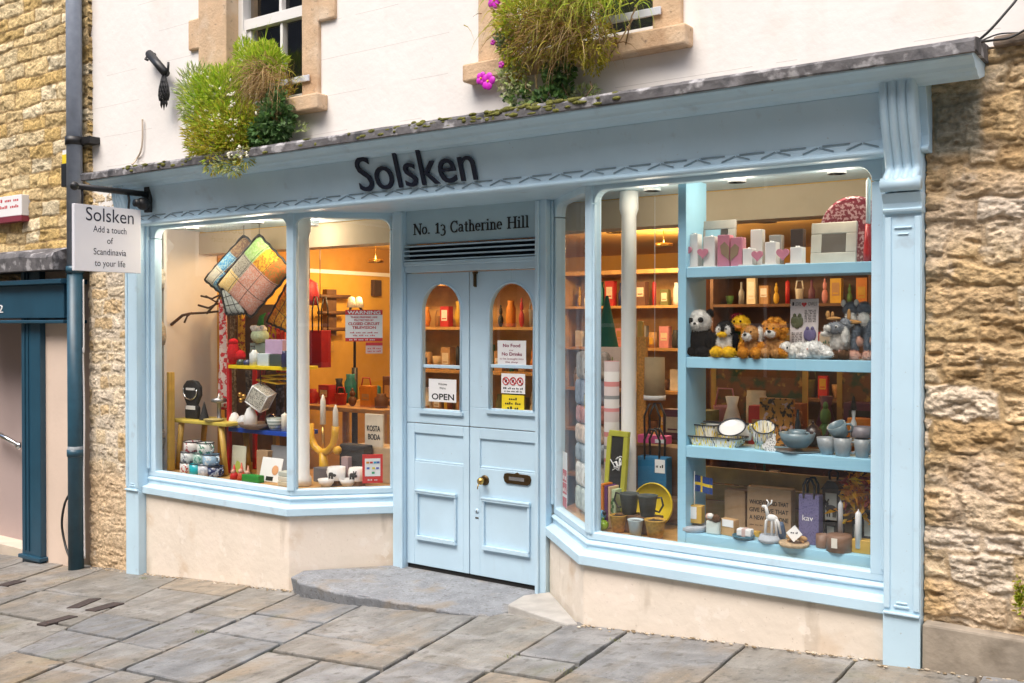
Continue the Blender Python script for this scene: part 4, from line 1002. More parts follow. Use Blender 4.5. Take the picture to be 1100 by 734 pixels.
# ============================================================ goods in the windows
def onx(u,v,X):
    d=ray(u,v); t=X/d[0]; return Vector((X,-5+d[1]*t,ZC+d[2]*t))
def C(name,rgb,rough=.5,var=.1,scale=12,**k): return mat(name,rgb,rough,var,scale,**k)
def cbox(name,u0,u1,vt,y,zs,dep,m,label,cat,group=None,bevel=.004,h=None,lean=0.,rz=0.):
    x0,x1=PX(u0,300,y).x,PX(u1,300,y).x; zt=PX((u0+u1)/2,vt,y).z if h is None else zs+h
    b=B(); w=x1-x0; b.box(-w/2,w/2,0,dep,0,zt-zs)
    o=b.obj(name,None,m,bevel=bevel); o.location=((x0+x1)/2,y,zs); o.rotation_euler=(-lean,0,rz); tag(o,label,cat,group); o['w']=w; o['h']=zt-zs; return o
def wh(o): return o['w'],o['h']
def part_on(o,name,b,m,**k): return b.obj(name,o,m,**k)
def lat(name,u0,u1,vt,y,zs,prof,m,label,cat,group=None,n=18,h=None,sx=1,sy=1):
    x0,x1=PX(u0,300,y).x,PX(u1,300,y).x; zt=PX((u0+u1)/2,vt,y).z if h is None else zs+h; r=(x1-x0)/2; H=zt-zs
    b=B()
    if isinstance(prof[0][0],(list,tuple)):
        for i,pp in enumerate(prof): b.lathe([(a*r,c*H) for a,c in pp],n,(0,0,0),i,sx=sx,sy=sy)
    else: b.lathe([(a*r,c*H) for a,c in prof],n,(0,0,0),0,sx=sx,sy=sy)
    o=b.obj(name,None,m); o.location=((x0+x1)/2,y,zs); tag(o,label,cat,group); o['w']=2*r; o['h']=H; return o
CUP=[(.70,0),(.74,.02),(.92,.5),(1,1),(.93,1),(.86,.5),(.66,.08),(0,.06)]
STRAIGHT=[(.96,0),(1,.04),(1,1),(.94,1),(.92,.07),(0,.06)]
BOWL=[(.45,0),(.55,.05),(.85,.45),(1,1),(.95,1),(.80,.48),(.4,.12),(0,.10)]
CANDLE=[(1,0),(1,.86),(.8,.9),(.15,.96),(.1,1),(0,1)]
def cup(u0,u1,vt,y,zs,m,label,group=None,hand=1,prof=CUP,h=None,name='mug',cat='mug',rim=None):
    o=lat(name,u0,u1,vt,y,zs,prof,m,label,cat,group,h=h); w,H=wh(o); r=w/2
    if hand:
        b=B(); b.tube([(hand*r*.85,0,H*.82),(hand*r*1.35,0,H*.78),(hand*r*1.5,0,H*.5),(hand*r*1.3,0,H*.25),(hand*r*.78,0,H*.2)],r*.13,6); b.obj('handle',o,m)
    if rim: b=B(); b.tube([(r*math.cos(a*math.pi/8),r*math.sin(a*math.pi/8),H) for a in range(17)],r*.06,5); b.obj('rim',o,rim)
    return o
def bag(u0,u1,vt,y,zs,dep,m,label,hm=None,hh=.12,group=None,name='gift_bag',cat='bag'):
    o=cbox(name,u0,u1,vt,y,zs,dep,m,label,cat,group); w,H=wh(o)
    for yy in (.004,dep-.004):
        b=B(); b.tube([(-w*.25,yy,H-.02),(-w*.27,yy,H+hh*.6),(-w*.1,yy,H+hh),(w*.1,yy,H+hh),(w*.27,yy,H+hh*.6),(w*.25,yy,H-.02)],.007,6); b.obj('handle',o,hm or BLACK)
    return o
def heart(b,cx,z0,w,y0,y1,m=0):
    pts=[]
    for i in range(28):
        t=2*math.pi*i/28; pts.append((cx+w/2*math.sin(t)**3, z0+w*.53+w*.5*(13*math.cos(t)-5*math.cos(2*t)-2*math.cos(3*t)-math.cos(4*t))/16))
    b.prism(pts,y0,y1,'y',m)
S1,S2,S3,S4=2.095,1.593,1.095,.602
SF=.16                                              # front plane of the shelf unit
su=thing('shelf_unit','open pale blue shelf unit full of gifts filling the right display window','shelf unit',(-1.95,SF,.54))
b=B(); b.box(-2.515,-2.464,SF,.43,.54,2.598); b.obj('end_panel',su,SHELFB,W=True,bevel=.003)
b=B(); b.box(-1.395,-1.35,SF,.43,.54,2.598); b.obj('end_panel',su,SHELFB,W=True,bevel=.003)
for z,t in ((S1,.056),(S2,.06),(S3,.066),(S4,.061)):
    b=B(); b.box(-2.463,-1.396,SF+.001,.43,z-t,z); b.obj('shelf',su,SHELFB,W=True,bevel=.003)

PINK=C('pink_paint',(.62,.22,.30),.5); HWHITE=C('white_wood_block',(.78,.76,.73),.55,.05); RED=C('red_enamel',(.50,.01,.015),.3); 
# ---- top shelf
G1='white candle holder blocks on the top shelf'
def block(u0,u1,vt,label,hu=None,hv=None,y=.21,dep=.06,m=HWHITE):
    o=cbox('candle_block',u0,u1,vt,y,S1+.008,dep,m,label,'candle holder',G1); w,H=wh(o)
    b=B(); b.box(-w*.75,w*.75,-.025,dep+.01,-.008,-.0005); b.obj('base',o,HWHITE)
    if hu:
        cx=PX((hu[0]+hu[1])/2,300,y).x-o.location.x; hw=PX(hu[1],300,y).x-PX(hu[0],300,y).x; zb=PX(hu[0],hv,y).z-S1-.008
        b=B(); heart(b,cx,zb,hw,-.022,-.006); b.obj('heart',o,PINK,bevel=.003)
    b=B(); b.lathe([(w*.2,0),(w*.2,.006),(w*.12,.005),(0,.004)],12,(0,dep/2,H+.0005)); b.obj('tealight_cup',o,CHROME)
    return o
block(737.5,749.5,251.5,'tall white block with a pink heart at the far left of the top shelf',(733,744),276.5)
block(755.5,767.5,254,'tall white block with a pink heart beside the pink carved blocks',(750.5,761.5),278.5)
for u0,u1,vt,lab,s in ((770.5,783.5,252.5,'pink block carved with the left half of a heart',1),(784.5,797,255,'pink block carved with the right half of a heart',-1)):
    o=cbox('heart_block',u0,u1,vt,.21,S1,.06,PINK,lab,'ornament',bevel=.003); w,H=wh(o)
    b=B(); b.prism([(s*w*.48,H*.2),(s*w*.48,H*.62),(s*w*.1,H*.78),(-s*w*.25,H*.66),(-s*w*.15,H*.42)],-.004,-.0005,'y'); b.obj('carved_half',o,C('bare_wood_cut',(.30,.20,.12),.8))
block(797.5,808,267,'low white block with a pink heart on its right',(808.5,820.5),281.5)
block(821.5,833.5,260,'middle white block, stepped, with a pink heart on its right',(835,848.5),280.5)
block(848.5,861.5,265.5,'low square white block at the right end of its row')
o=cbox('card_box',806,818.5,246.5,.29,S1,.05,HWHITE,'upright cream box standing behind the heart blocks','box')
o=cbox('card_box',826,839,252.5,.29,S1,.05,C('grey_card',(.40,.38,.36)),'grey and white box behind the stepped white block','box')
o=cbox('card_box',849,862.5,246,.30,S1,.05,C('dark_card',(.05,.03,.025)),'dark brown box behind the low square block','box')
def pframe(u0,u1,vt,vb,y,zs,m,gl,label,fw=.3,lean=.12):
    x0,x1=PX(u0,300,y).x,PX(u1,300,y).x; zt=PX((u0+u1)/2,vt,y).z; w=x1-x0; H=zt-zs
    t=thing('picture_frame',label,'frame',((x0+x1)/2,y,zs)); t.rotation_euler=(-lean,0,0); f=w*fw*.5
    b=B(); b.box(-w/2,w/2,0,.02,0,f*1.1); b.box(-w/2,w/2,0,.02,H-f*1.1,H); b.box(-w/2,-w/2+f,0,.02,f*1.1,H-f*1.1); b.box(w/2-f,w/2,0,.02,f*1.1,H-f*1.1); b.obj('frame',t,m,bevel=.004)
    b=B(); b.box(-w/2+f-.002,w/2-f+.002,.006,.014,f*1.1-.002,H-f*1.1+.002); b.obj('glass',t,gl); return t
MIRR=C('mirror',(.75,.75,.75),.06,.02,metal=1)
pframe(870,919,238,281,.26,S1,C('cream_frame',(.62,.57,.48),.5),MIRR,'broad cream framed square mirror on the top shelf',.46)
pframe(747,788,236,286,.36,S1,C('grey_frame',(.36,.34,.31),.5),MIRR,'grey framed mirror half hidden behind the white and pink blocks',.40)
p=PX(918,262,.37); t=thing('round_tray','round maroon tray with a lace pattern leaning behind the cream mirror','tray',(p.x,.37,S1)); rt=PX(918,211,.37).z-S1; rt/=2
TR=C('maroon_lace',(.16,.012,.03),.45); spots(TR,(.55,.38,.38),62,.50,.56,amount=.8)
b=B(); b.lathe([(rt,0),(rt,.012),(rt*.93,.014),(rt*.92,.006),(0,.006)],40,(0,0,rt),0,M=Matrix.Rotation(rad(96),4,'X')); b.obj('tray_disc',t,TR)
t=lat('candle_holder',927.5,937.5,241,.24,S1,[(1,0),(1,.3),(.85,.55),(.6,1),(0,1)],RED,'glossy red bottle shaped holder with a white candle on the top shelf','candle holder'); w,H=wh(t)
b=B(); b.lathe([(w*.26,H),(w*.26,H+.22),(w*.1,H+.235),(0,H+.24)],12); b.obj('candle',t,PAPER)

# ---- soft toys
def plush(label,name,loc,spec,mats,scale=1.,cat='soft toy'):
    b=B()
    for c,r,m in spec: b.ell([v*scale for v in c],[v*scale for v in r],m,12)
    fr_=random.Random(len(label))
    for c,r,m in spec:                                            # pile of the plush
        if not mats[m].name.startswith('fur') or min(r)<.011: continue
        n_=int(4*math.pi*((r[0]*r[1]+r[1]*r[2]+r[0]*r[2])/3)*42000)
        for _ in range(n_):
            v=Vector((fr_.gauss(0,1),fr_.gauss(0,1),fr_.gauss(0,1))).normalized(); q=Vector((c[0]+v.x*r[0],c[1]+v.y*r[1],c[2]+v.z*r[2])); nn_=Vector((v.x/r[0],v.y/r[1],v.z/r[2])).normalized()
            s_=nn_.orthogonal().normalized()*.0016; dd=(nn_+Vector((fr_.uniform(-.8,.8),fr_.uniform(-.8,.8),fr_.uniform(-1.1,.5)))).normalized()*fr_.uniform(.005,.011)
            b.add([q-s_,q+s_,q+dd],[(0,1,2)],m)
    o=b.obj(name,None,mats); o.location=loc; tag(o,label,cat,'soft toys on the blue shelf')
    return o
def fur(n,rgb): return mat('fur_'+n,rgb,.95,.2,45,.6,90,spec=.1)
FB,FW,FY,FO,FG,FP,FT,FBR=fur('black',(.012,.012,.014)),fur('white',(.74,.72,.68)),fur('yellow',(.78,.48,.02)),fur('orange',(.60,.25,.03)),fur('grey',(.26,.28,.31)),fur('pink',(.62,.36,.28)),fur('tan',(.50,.26,.09)),fur('brown',(.10,.05,.025))
EYE=C('toy_eye',(.005,.005,.005),.15); BEAK=fur('beak',(.75,.28,.02))
x=PX(751,300,.27).x; k=.0042
plush('large black and white panda at the left end of the soft toys','panda_toy',(x,.28,S2),[((0,0,.085),(.085,.07,.095),0),((.005,-.02,.20),(.070,.062,.064),1),((-.055,0,.245),(.024,.016,.024),0),((.062,0,.245),(.024,.016,.024),0),
  ((-.022,-.075,.205),(.020,.010,.017),0),((.038,-.072,.208),(.018,.010,.016),0),((.012,-.083,.180),(.026,.016,.018),1),((.014,-.098,.188),(.010,.006,.007),0),((-.022,-.084,.207),(.006,.004,.006),2),((.038,-.082,.21),(.006,.004,.006),2),
  ((-.078,-.02,.10),(.03,.035,.06),0),((.075,-.02,.09),(.032,.04,.055),0),((-.05,-.06,.03),(.04,.055,.03),0),((.05,-.06,.03),(.04,.055,.03),0),((-.07,.0,.135),(.025,.03,.02),1)],[FB,FW,EYE])
x=PX(781,300,.24).x
plush('penguin with a white front and yellow feet sitting against the panda','penguin_toy',(x,.23,S2),[((0,0,.075),(.058,.05,.07),1),((0,-.01,.155),(.050,.046,.046),0),((-.022,-.042,.15),(.020,.014,.026),1),((.024,-.042,.15),(.020,.014,.026),1),((0,-.056,.128),(.026,.022,.014),2),
  ((-.03,-.045,.03),(.038,.045,.030),2),((.035,-.045,.03),(.038,.045,.030),2),((-.06,-.01,.085),(.016,.03,.05),0),((.06,-.01,.085),(.016,.03,.05),0),((-.020,-.055,.158),(.005,.004,.006),3),((.022,-.055,.158),(.005,.004,.006),3)],[FB,FW,FY,EYE])
x=PX(797,300,.33).x
plush('yellow duck with an orange bill and green collar behind the dog','duck_toy',(x,.33,S2),[((0,0,.08),(.055,.05,.08),0),((0,-.012,.185),(.050,.046,.048),0),((-.01,-.062,.165),(.034,.028,.013),1),((0,-.01,.135),(.044,.042,.014),2),((.014,-.055,.20),(.006,.004,.007),3),((-.024,-.052,.20),(.006,.004,.007),3),((-.03,.01,.225),(.035,.03,.020),4)],[FY,BEAK,fur('green',(.08,.20,.04)),EYE,fur('red',(.30,.03,.04))])
x=PX(810,300,.23).x
plush('white and brown dog with long ears and round feet','dog_toy',(x,.22,S2),[((0,0,.06),(.05,.045,.06),1),((0,-.02,.13),(.044,.044,.042),1),((-.012,-.055,.118),(.026,.024,.022),0),((-.016,-.078,.128),(.010,.007,.008),3),((.044,-.01,.125),(.016,.02,.045),0),((-.046,-.01,.125),(.016,.02,.04),2),
  ((-.018,.0,.155),(.028,.03,.02),2),((-.032,-.06,.03),(.028,.03,.030),2),((.04,-.06,.03),(.028,.03,.030),2),((-.055,-.02,.06),(.018,.028,.03),2),((.055,-.02,.06),(.018,.028,.03),2),((-.026,-.056,.143),(.005,.004,.005),3),((.01,-.06,.143),(.005,.004,.005),3)],[FW,FT,FO,EYE])
x=PX(832,300,.25).x
mane=[((.052*math.cos(a),-.0,.150+.052*math.sin(a)),(.022,.026,.022),0) for a in [i*math.pi/5 for i in range(10)]]
plush('orange lion with a shaggy mane and pale muzzle','lion_toy',(x,.25,S2),[((0,0,.06),(.055,.05,.062),1),((0,-.025,.150),(.046,.042,.044),0)]+mane+[((0,-.062,.134),(.028,.018,.020),2),((0,-.078,.145),(.011,.007,.008),3),((-.018,-.062,.162),(.006,.004,.006),3),((.018,-.062,.162),(.006,.004,.006),3),((-.03,-.06,.03),(.028,.035,.028),1),((.04,-.06,.03),(.028,.035,.028),1),((.06,-.04,.055),(.02,.03,.04),1)],[FO,FT,FW,EYE])
x=PX(853,300,.21).x
plush('small white toy with a tan patch lying beside the lion','puppy_toy',(x,.21,S2),[((0,0,.04),(.05,.04,.04),0),((-.035,-.015,.055),(.034,.034,.034),0),((-.05,-.02,.035),(.034,.034,.03),1),((-.02,-.045,.06),(.005,.004,.005),2),((.03,.0,.06),(.04,.03,.03),0)],[FW,FO,EYE])
x=PX(876,300,.21).x
plush('long fluffy white seal lying along the shelf','seal_toy',(x,.21,S2),[((-.03,0,.045),(.06,.04,.045),0),((.03,-.005,.040),(.055,.04,.038),0),((.075,-.02,.03),(.03,.03,.018),0),((-.06,-.02,.02),(.03,.035,.015),0),((.01,-.03,.06),(.035,.03,.03),0),((-.028,-.042,.055),(.006,.004,.005),1),((.03,-.045,.05),(.006,.004,.005),1),((-.0,.0,.075),(.035,.03,.022),0)],[fur('snow',(.80,.80,.78)),FP])
x=PX(902,345,.25).x; zz_=S2
o=plush('grey and white moose toy with tan antlers sitting near the right end','moose_toy',(x,.26,zz_),[((0,0,.10),(.050,.042,.07),1),((-.01,-.03,.165),(.050,.042,.030),0),((.03,-.012,.185),(.028,.028,.03),0),((-.045,-.06,.165),(.020,.016,.015),1),((.035,-.04,.125),(.020,.018,.048),1),((-.055,-.02,.135),(.040,.016,.014),1),((.0,-.065,.17),(.010,.006,.010),1),((.0,-.070,.17),(.005,.004,.005),3),
  ((-.035,.0,.215),(.040,.012,.010),2),((-.065,0,.235),(.012,.010,.022),2),((-.04,0,.232),(.009,.008,.02),2),((.05,.0,.20),(.045,.010,.009),2),((.075,0,.195),(.035,.010,.010),2),((.045,0,.23),(.010,.010,.035),2),((-.02,-.04,.025),(.035,.04,.025),4),((.035,-.04,.025),(.03,.035,.025),4)],[FG,FW,FT,EYE,FBR])
for u,lab,zb in ((915,'grey long legged doll with pink paws leaning at the back',.0),(929,'grey doll with pink paws hanging its legs at the right end of the shelf',.0)):
    x=PX(u,300,.33).x
    plush(lab,'doll_toy',(x,.33,S2+zb),[((0,0,.16),(.035,.03,.08),0),((-.005,0,.265),(.038,.034,.036),0),((0,-.02,.21),(.03,.02,.04),1),((.045,-.05,.15),(.016,.018,.055),0),((.055,-.07,.095),(.024,.02,.026),2),((-.03,-.07,.08),(.018,.02,.075),0),((.038,-.075,.07),(.019,.02,.075),0),((.045,-.10,.022),(.028,.022,.026),2),((-.03,-.10,.022),(.026,.022,.026),2),((-.04,-.01,.295),(.014,.01,.02),1)],[fur('slate',(.13,.16,.20)),FW,FP])
o=cbox('leaflet_stand',848,878.5,321,.31,S2,.006,C('pale_card',(.66,.60,.60),.6),'tall pale card with pictures of owls and a small red heart','card',lean=.05); w,H=wh(o)
b=B(); heart(b,-.0,H*.86,.028,-.004,-.001); b.obj('red_heart',o,REDINK)
b=B(); text(b,'I',-w*.42,-w*.36,H*.885,.02,-.002); text(b,'LOVE',-w*.33,-w*.12,H*.885,.02,-.002); text(b,'OWLS',w*.14,w*.44,H*.885,.02,-.002)
for k_ in range(8): squiggle(b,w*.02,w*.42,H*(.80-.027*k_),.006,-.002,words=3)
for k_ in range(6): squiggle(b,-w*.42,-w*.06,H*(.42-.027*k_),.006,-.002,words=3)
for k_ in range(7): squiggle(b,w*.02,w*.42,H*(.34-.027*k_),.006,-.002,words=3)
b.obj('lettering',o,INKB)
for cx,cz,m_ in ((-.24,.62,C('owl_olive',(.10,.11,.05))),(.22,.40,C('owl_violet',(.13,.11,.24)))):
    b=B(); 
    for s in (-1,1): b.ell((cx*w+s*.018,-.004,cz*H),(.017,.004,.030),0,10); b.ell((cx*w+s*.014,-.004,cz*H+.032),(.010,.004,.012),0,8)
    b.ell((cx*w,-.004,cz*H-.005),(.022,.005,.034),0,10); b.obj('owl_picture',o,m_)
o=cbox('card_box',880,897,359,.30,S2,.06,C('tan_card',(.52,.40,.27)),'small tan carton between the owl card and the moose','box'); w,H=wh(o); b=B(); squiggle(b,-w*.25,w*.25,H*.62,.018,-.001,words=2); b.obj('lettering',o,C('green_ink',(.06,.15,.08)))

# ---- third shelf: enamel ware and stoneware
ENW=C('white_enamel',(.76,.76,.74),.22,.03,coat=.3); RIM=C('dark_rim',(.015,.02,.035),.3)
def stripes(m):
    nt=m.node_tree; N=nt.nodes; L=nt.links; p=N['Principled BSDF']; src=p.inputs['Base Color'].links[0].from_socket
    tc=N.new('ShaderNodeTexCoord'); w=N.new('ShaderNodeTexNoise'); w.inputs['Scale'].default_value=70; mp=N.new('ShaderNodeMapping'); mp.inputs['Scale'].default_value=(1,.6,.06)
    L.new(tc.outputs['Object'],mp.inputs[0]); L.new(mp.outputs[0],w.inputs['Vector'])
    cr=N.new('ShaderNodeValToRGB'); cr.color_ramp.interpolation='CONSTANT'; e=cr.color_ramp.elements
    e[0].position=0; e[0].color=(.76,.76,.74,1); e[1].position=.50; e[1].color=(.78,.58,.02,1)
    for pos,c in ((.36,(.03,.03,.04,1)),(.41,(.76,.76,.74,1)),(.56,(.76,.76,.74,1)),(.62,(.35,.36,.40,1)),(.67,(.76,.76,.74,1))): q=e.new(pos); q.color=c
    L.new(w.outputs['Fac'],cr.inputs[0]); L.new(cr.outputs[0],p.inputs['Base Color']); return m
ENS=stripes(C('patterned_enamel',(.7,.7,.7),.25,.03,coat=.3))
def tray(u0,u1,vt,y,zs,dep,label,m=ENS,h=None):
    x0,x1=PX(u0,300,y).x,PX(u1,300,y).x; w=x1-x0; H=PX((u0+u1)/2,vt,y).z-zs if h is None else h
    t=thing('enamel_tray',label,'dish',((x0+x1)/2,y,zs)); a=w/2; vs=[]; b=B(); fs=[]
    def ring(s,z,r): 
        out=[]
        for (cx,cy,a0) in ((a*s-r,dep*.5*s+dep*.5-r,0),(-a*s+r,dep*.5*s+dep*.5-r,90),(-a*s+r,-dep*.5*s+dep*.5+r,180),(a*s-r,-dep*.5*s+dep*.5+r,270)):
            for k_ in range(5): q=rad(a0+k_*22.5); out.append((cx+r*math.cos(q),cy+r*math.sin(q),z))
        return out
    rs=[ring(.86,0,.02),ring(.93,H*.5,.022),ring(.98,H*.96,.024),ring(1.04,H,.026),ring(.95,H*.97,.022),ring(.84,.008,.018)]
    n=20
    for r_ in rs: vs+=r_
    for i in range(5):
        for k_ in range(n): fs.append((i*n+k_,i*n+(k_+1)%n,(i+1)*n+(k_+1)%n,(i+1)*n+k_))
    fs+=[tuple(range(n)),tuple(range(5*n,6*n))]; b.add(vs,fs,0); b.obj('tray_body',t,m)
    b=B(); r_=ring(1.045,H,.026); b.tube([*r_,r_[0]],.004,5); b.obj('rim',t,RIM); return t
tray(738,793,470,.19,S3,.15,'oblong patterned enamel tray at the front of the third shelf')
tray(744,768,457,.27,S3+.045,.09,'small deep patterned enamel dish standing in the oblong tray')
p=PX(787,460,.25); t=thing('oval_dish','oval white enamel dish with a dark rim tipped towards the window','dish',(p.x,.25,S3+.052)); b=B(); M_=Matrix.Rotation(rad(40),4,'X')
b.lathe([(.044,0),(.060,.014),(.068,.018),(.062,.015),(.044,.006),(0,.005)],28,(0,0,.045),0,sx=1.15,M=M_); b.obj('dish_body',t,ENW)
b=B(); b.tube([M_@Vector((.068*1.15*math.cos(a*math.pi/14),.068*math.sin(a*math.pi/14),.018))+Vector((0,0,.045)) for a in range(29)],.004,5); b.obj('rim',t,RIM)
tray(756,809,455,.34,S3+.03,.05,'long white enamel dish standing at the back of the stack',ENW,h=.09)
o=cup(809.5,832,451,.26,S3+.055,ENS,'patterned enamel mug tilted on top of another mug',hand=-1,prof=STRAIGHT,h=.085,rim=RIM); o.rotation_euler=(rad(30),rad(14),0)
cup(811.5,832,470,.27,S3,ENS,'patterned enamel mug standing under the tilted one',hand=0,prof=STRAIGHT,h=.07,rim=RIM)
p=PX(826,478,.19); b=B(); rr=random.Random(2)
for k_ in range(5): b.rbox((rr.uniform(-.01,.01),k_*.006,.012+k_*.016),(.055,.004,.04),Matrix.Rotation(rad(rr.uniform(-40,40)),4,'Y'))
CK=C('checked_cloth',(.03,.03,.035)); spots(CK,(.75,.74,.72),130,.30,.36,voronoi=True)
o=b.obj('folded_cloth',None,CK); o.location=(p.x,.185,S3); tag(o,'black and white checked cloth tied beside the enamel mugs','cloth')
STW=C('blue_stoneware',(.16,.235,.275),.35,.18,20,coat=.2); STG=C('grey_stoneware',(.27,.30,.32),.4,.16,20,coat=.2); TEA=C('brown_glaze',(.05,.03,.025),.25)
lat('plate',833,881,484,.27,S3,[(.5,0),(.6,.2),(1,.9),(1,1),(.92,.95),(.5,.5),(0,.45)],STW,'wide blue grey stoneware plate under the bowls','plate',n=28)
lat('bowl',838,876,466,.27,S3+.02,BOWL,STW,'blue grey stoneware bowl holding a small jug','bowl',h=.08,n=24)
cup(848,866,463,.27,S3+.055,STW,'small blue grey jug sitting in the stoneware bowl',hand=1,h=.06,name='jug',cat='jug')
t=lat('teapot',864,884,455,.37,S3+.02,[(.5,0),(.9,.2),(1,.45),(.85,.75),(.3,.95),(.12,1.0),(0,1)],TEA,'dark brown teapot at the back of the third shelf','teapot'); w,H=wh(t)
b=B(); b.tube([(w*.45,0,H*.35),(w*.75,0,H*.55),(w*.85,0,H*.85)],.010,7); b.obj('spout',t,TEA); b=B(); b.ell((0,0,H*1.05),.010); b.obj('lid_knob',t,TEA)
lat('bowl',878,901,470,.24,S3,BOWL,STG,'small grey bowl beside the stacked cups','bowl',n=24)
cup(896,916,470,.22,S3,STG,'grey ribbed cup under the tilted one',hand=1,h=.095); cup(918,936,471,.22,S3,STG,'grey ribbed cup at the right end of the third shelf',hand=1,h=.095)
o=cup(894,915,456,.24,S3+.10,STW,'blue grey cup lying tilted on top of the stack',hand=1,h=.07); o.rotation_euler=(rad(24),rad(-18),0)
lat('bowl',915,938,457,.27,S3+.098,STRAIGHT,C('plum_grey',(.20,.18,.20),.4),'plum grey straight sided bowl stacked on the cups','bowl',h=.055)
PB=C('orange_print',(.62,.25,.04),.7); spots(PB,(.03,.015,.01),30,.52,.56); spots(PB,(.70,.45,.40),24,.58,.62)
cbox('paper_bag',816,852,428,.42,S3,.04,PB,'orange paper bag printed with dark spots at the back of the third shelf','bag')
lat('bottle',854,861,440,.40,S3,[(1,0),(1,.6),(.5,.75),(.4,1),(0,1)],C('dark_glass',(.02,.03,.04),.15),'slim dark bottle behind the stoneware bowl','bottle')
t=lat('ornament_doll',914,921,436,.36,S3+.10,[(1,0),(.9,.4),(.4,.55),(.6,.75),(.5,.95),(0,1)],PAPER,'tiny white figure with a dark hat above the cups','ornament'); w,H=wh(t); b=B(); b.lathe([(w*.55,H*.85),(w*.2,H*1.3),(0,H*1.35)],10); b.obj('hat',t,BLACK)

# ---- bottom of the unit
FELT=C('grey_felt',(.40,.44,.49),.95,.1,40); KRAFT=C('kraft_card',(.42,.27,.15),.85,.08,30); KRAFT2=C('kraft_bag',(.50,.30,.13),.8,.12,30)
lat('felt_basket',730,759,563,.24,S4,[(.9,0),(1,.3),(1,.7),(.92,1),(.8,.9),(0,.8)],FELT,'round pale grey felt basket in the bottom left corner','basket',n=24)
o=cbox('wooden_block',736.5,754,543,.225,S4+.045,.05,GOLD,'golden wood block with a white label standing in the felt basket','block'); w,H=wh(o); b=B(); b.box(-w*.25,w*.2,-.002,-.0005,H*.25,H*.92); b.obj('white_label',o,PAPER)
p=PX(746,520,.25); zt=PX(746,506,.25).z; t=thing('table_flag','small blue flag with a yellow cross on a white pole','flag',(p.x,.25,S4+.10)); b=B(); b.tube([(p.x,.25,S4+.10),(p.x,.25,zt)],.004,6); b.obj('pole',t,PAPER,W=True)
x0,x1,za,zb=XZ(748.5,766,511,528.5,.25); FBL=C('flag_blue',(.015,.05,.22),.7); b=B(); x0=p.x+.004; w=x1-x0; H=zb-za
for (a,c,e,f,m_) in ((0,.30,0,.40,0),(.42,1,0,.40,0),(0,.30,.58,1,0),(.42,1,.58,1,0),(.30,.42,0,1,1),(0,.30,.40,.58,1),(.42,1,.40,.58,1)):
    n=4
    for i in range(n):
        q0=a+(c-a)*i/n; q1=a+(c-a)*(i+1)/n; f_=lambda q: .006*math.sin(q*7)
        sh_=lambda q:-.012*q
        b.prism([(x0+q0*w,za+e*H+sh_(q0)),(x0+q1*w,za+e*H+sh_(q1)),(x0+q1*w,za+f*H+sh_(q1)),(x0+q0*w,za+f*H+sh_(q0))],.249+f_(q0),.251+f_(q0),'y',m_)
b.obj('cloth',t,[FBL,C('flag_yellow',(.75,.52,.02),.7)],W=True)
o=cbox('soap_bag',758.5,772.5,560,.20,S4,.05,C('pale_green_paper',(.60,.66,.62),.7),'pale paper bag topped with dark and tan tufts','bag',bevel=.008); w,H=wh(o); b=B(); b.ell((.02,.01,H+.015),(.028,.024,.024),0,10); b.ell((-.025,.02,H+.02),(.024,.02,.02),1,10); b.ell((-.01,-.0,H+.028),(.02,.018,.016),2,10); b.obj('tuft',o,[FBR,FP,FW])
o=cbox('kraft_bag',773.5,790,558,.22,S4,.05,KRAFT2,'small kraft bag with a white label near the flag','bag',rz=-.2); w,H=wh(o); b=B(); b.box(-w*.35,w*.45,-.003,-.0005,H*.55,H*.98); b.obj('white_label',o,PAPER)
cbox('kraft_box',778.5,801,526.5,.36,S4,.06,KRAFT,'plain narrow kraft box at the back of the bottom shelf','box')
o=cbox('kraft_box',803,850.5,524.5,.34,S4,.07,KRAFT,'large kraft box printed with dark capitals','box'); w,H=wh(o); b=B()
for i,s in enumerate(('WHOEVER SAID THAT','GIVE HAVE THAT','A NEW MORE ONE')): text(b,s,-w*.44,w*.44,H*(.64-.16*i),H*.09,-.0015,0,0,'w' if i==0 else 'l',weight=.03)
squiggle(b,-w*.44,w*.0,H*.20,.006,-.0015,words=4); b.obj('lettering',o,INKB)
lat('blue_dish',788,811,574,.20,S4,[(.8,0),(1,.6),(1,1),(.9,.7),(0,.5)],C('petrol_glaze',(.03,.13,.19),.3),'flat petrol blue dish holding white soaps','dish',h=.022,n=24)
o=cbox('soap_stack',791.5,807,571,.19,S4+.014,.05,PAPER,'stack of white soaps in the petrol blue dish','soap',h=.04,bevel=.006); w,H=wh(o); b=B(); b.box(-w*.12,w*.12,-.002,.052,.0,H+.001); b.obj('paper_band',o,C('pink_paper',(.62,.45,.42)))
cbox('twine_block',800,816,571,.28,S4,.04,GOLD,'little gold wood block behind the soaps','block')
lat('wooden_dish',815.5,838.5,576,.20,S4,[(.85,0),(1,.3),(1,.5),(.9,.55),(.8,1),(0,.8)],[FELT],'round grey felt dish with a thin wooden foot under the white reindeer','dish',n=24,h=.04)
p=PX(829,580,.20); t=thing('reindeer_ornament','white wooden reindeer standing in the felt dish','ornament',(p.x,.20,S4+.032)); sc=PX(829,544,.2).z-S4-.032
b=B(); 
for a in (-.55,.0): b.tube([(a*.07-.0,0,0),(a*.06+.002,0,sc*.5),(a*.03+.01,0,sc*.62)],[.006,.008,.009],6)
b.tube([(.028,-.0,0),(.022,0,sc*.5),(.012,0,sc*.62)],[.006,.008,.009],6); b.tube([(.048,.005,.02),(.035,.0,sc*.5),(.02,0,sc*.62)],[.006,.008,.009],6)
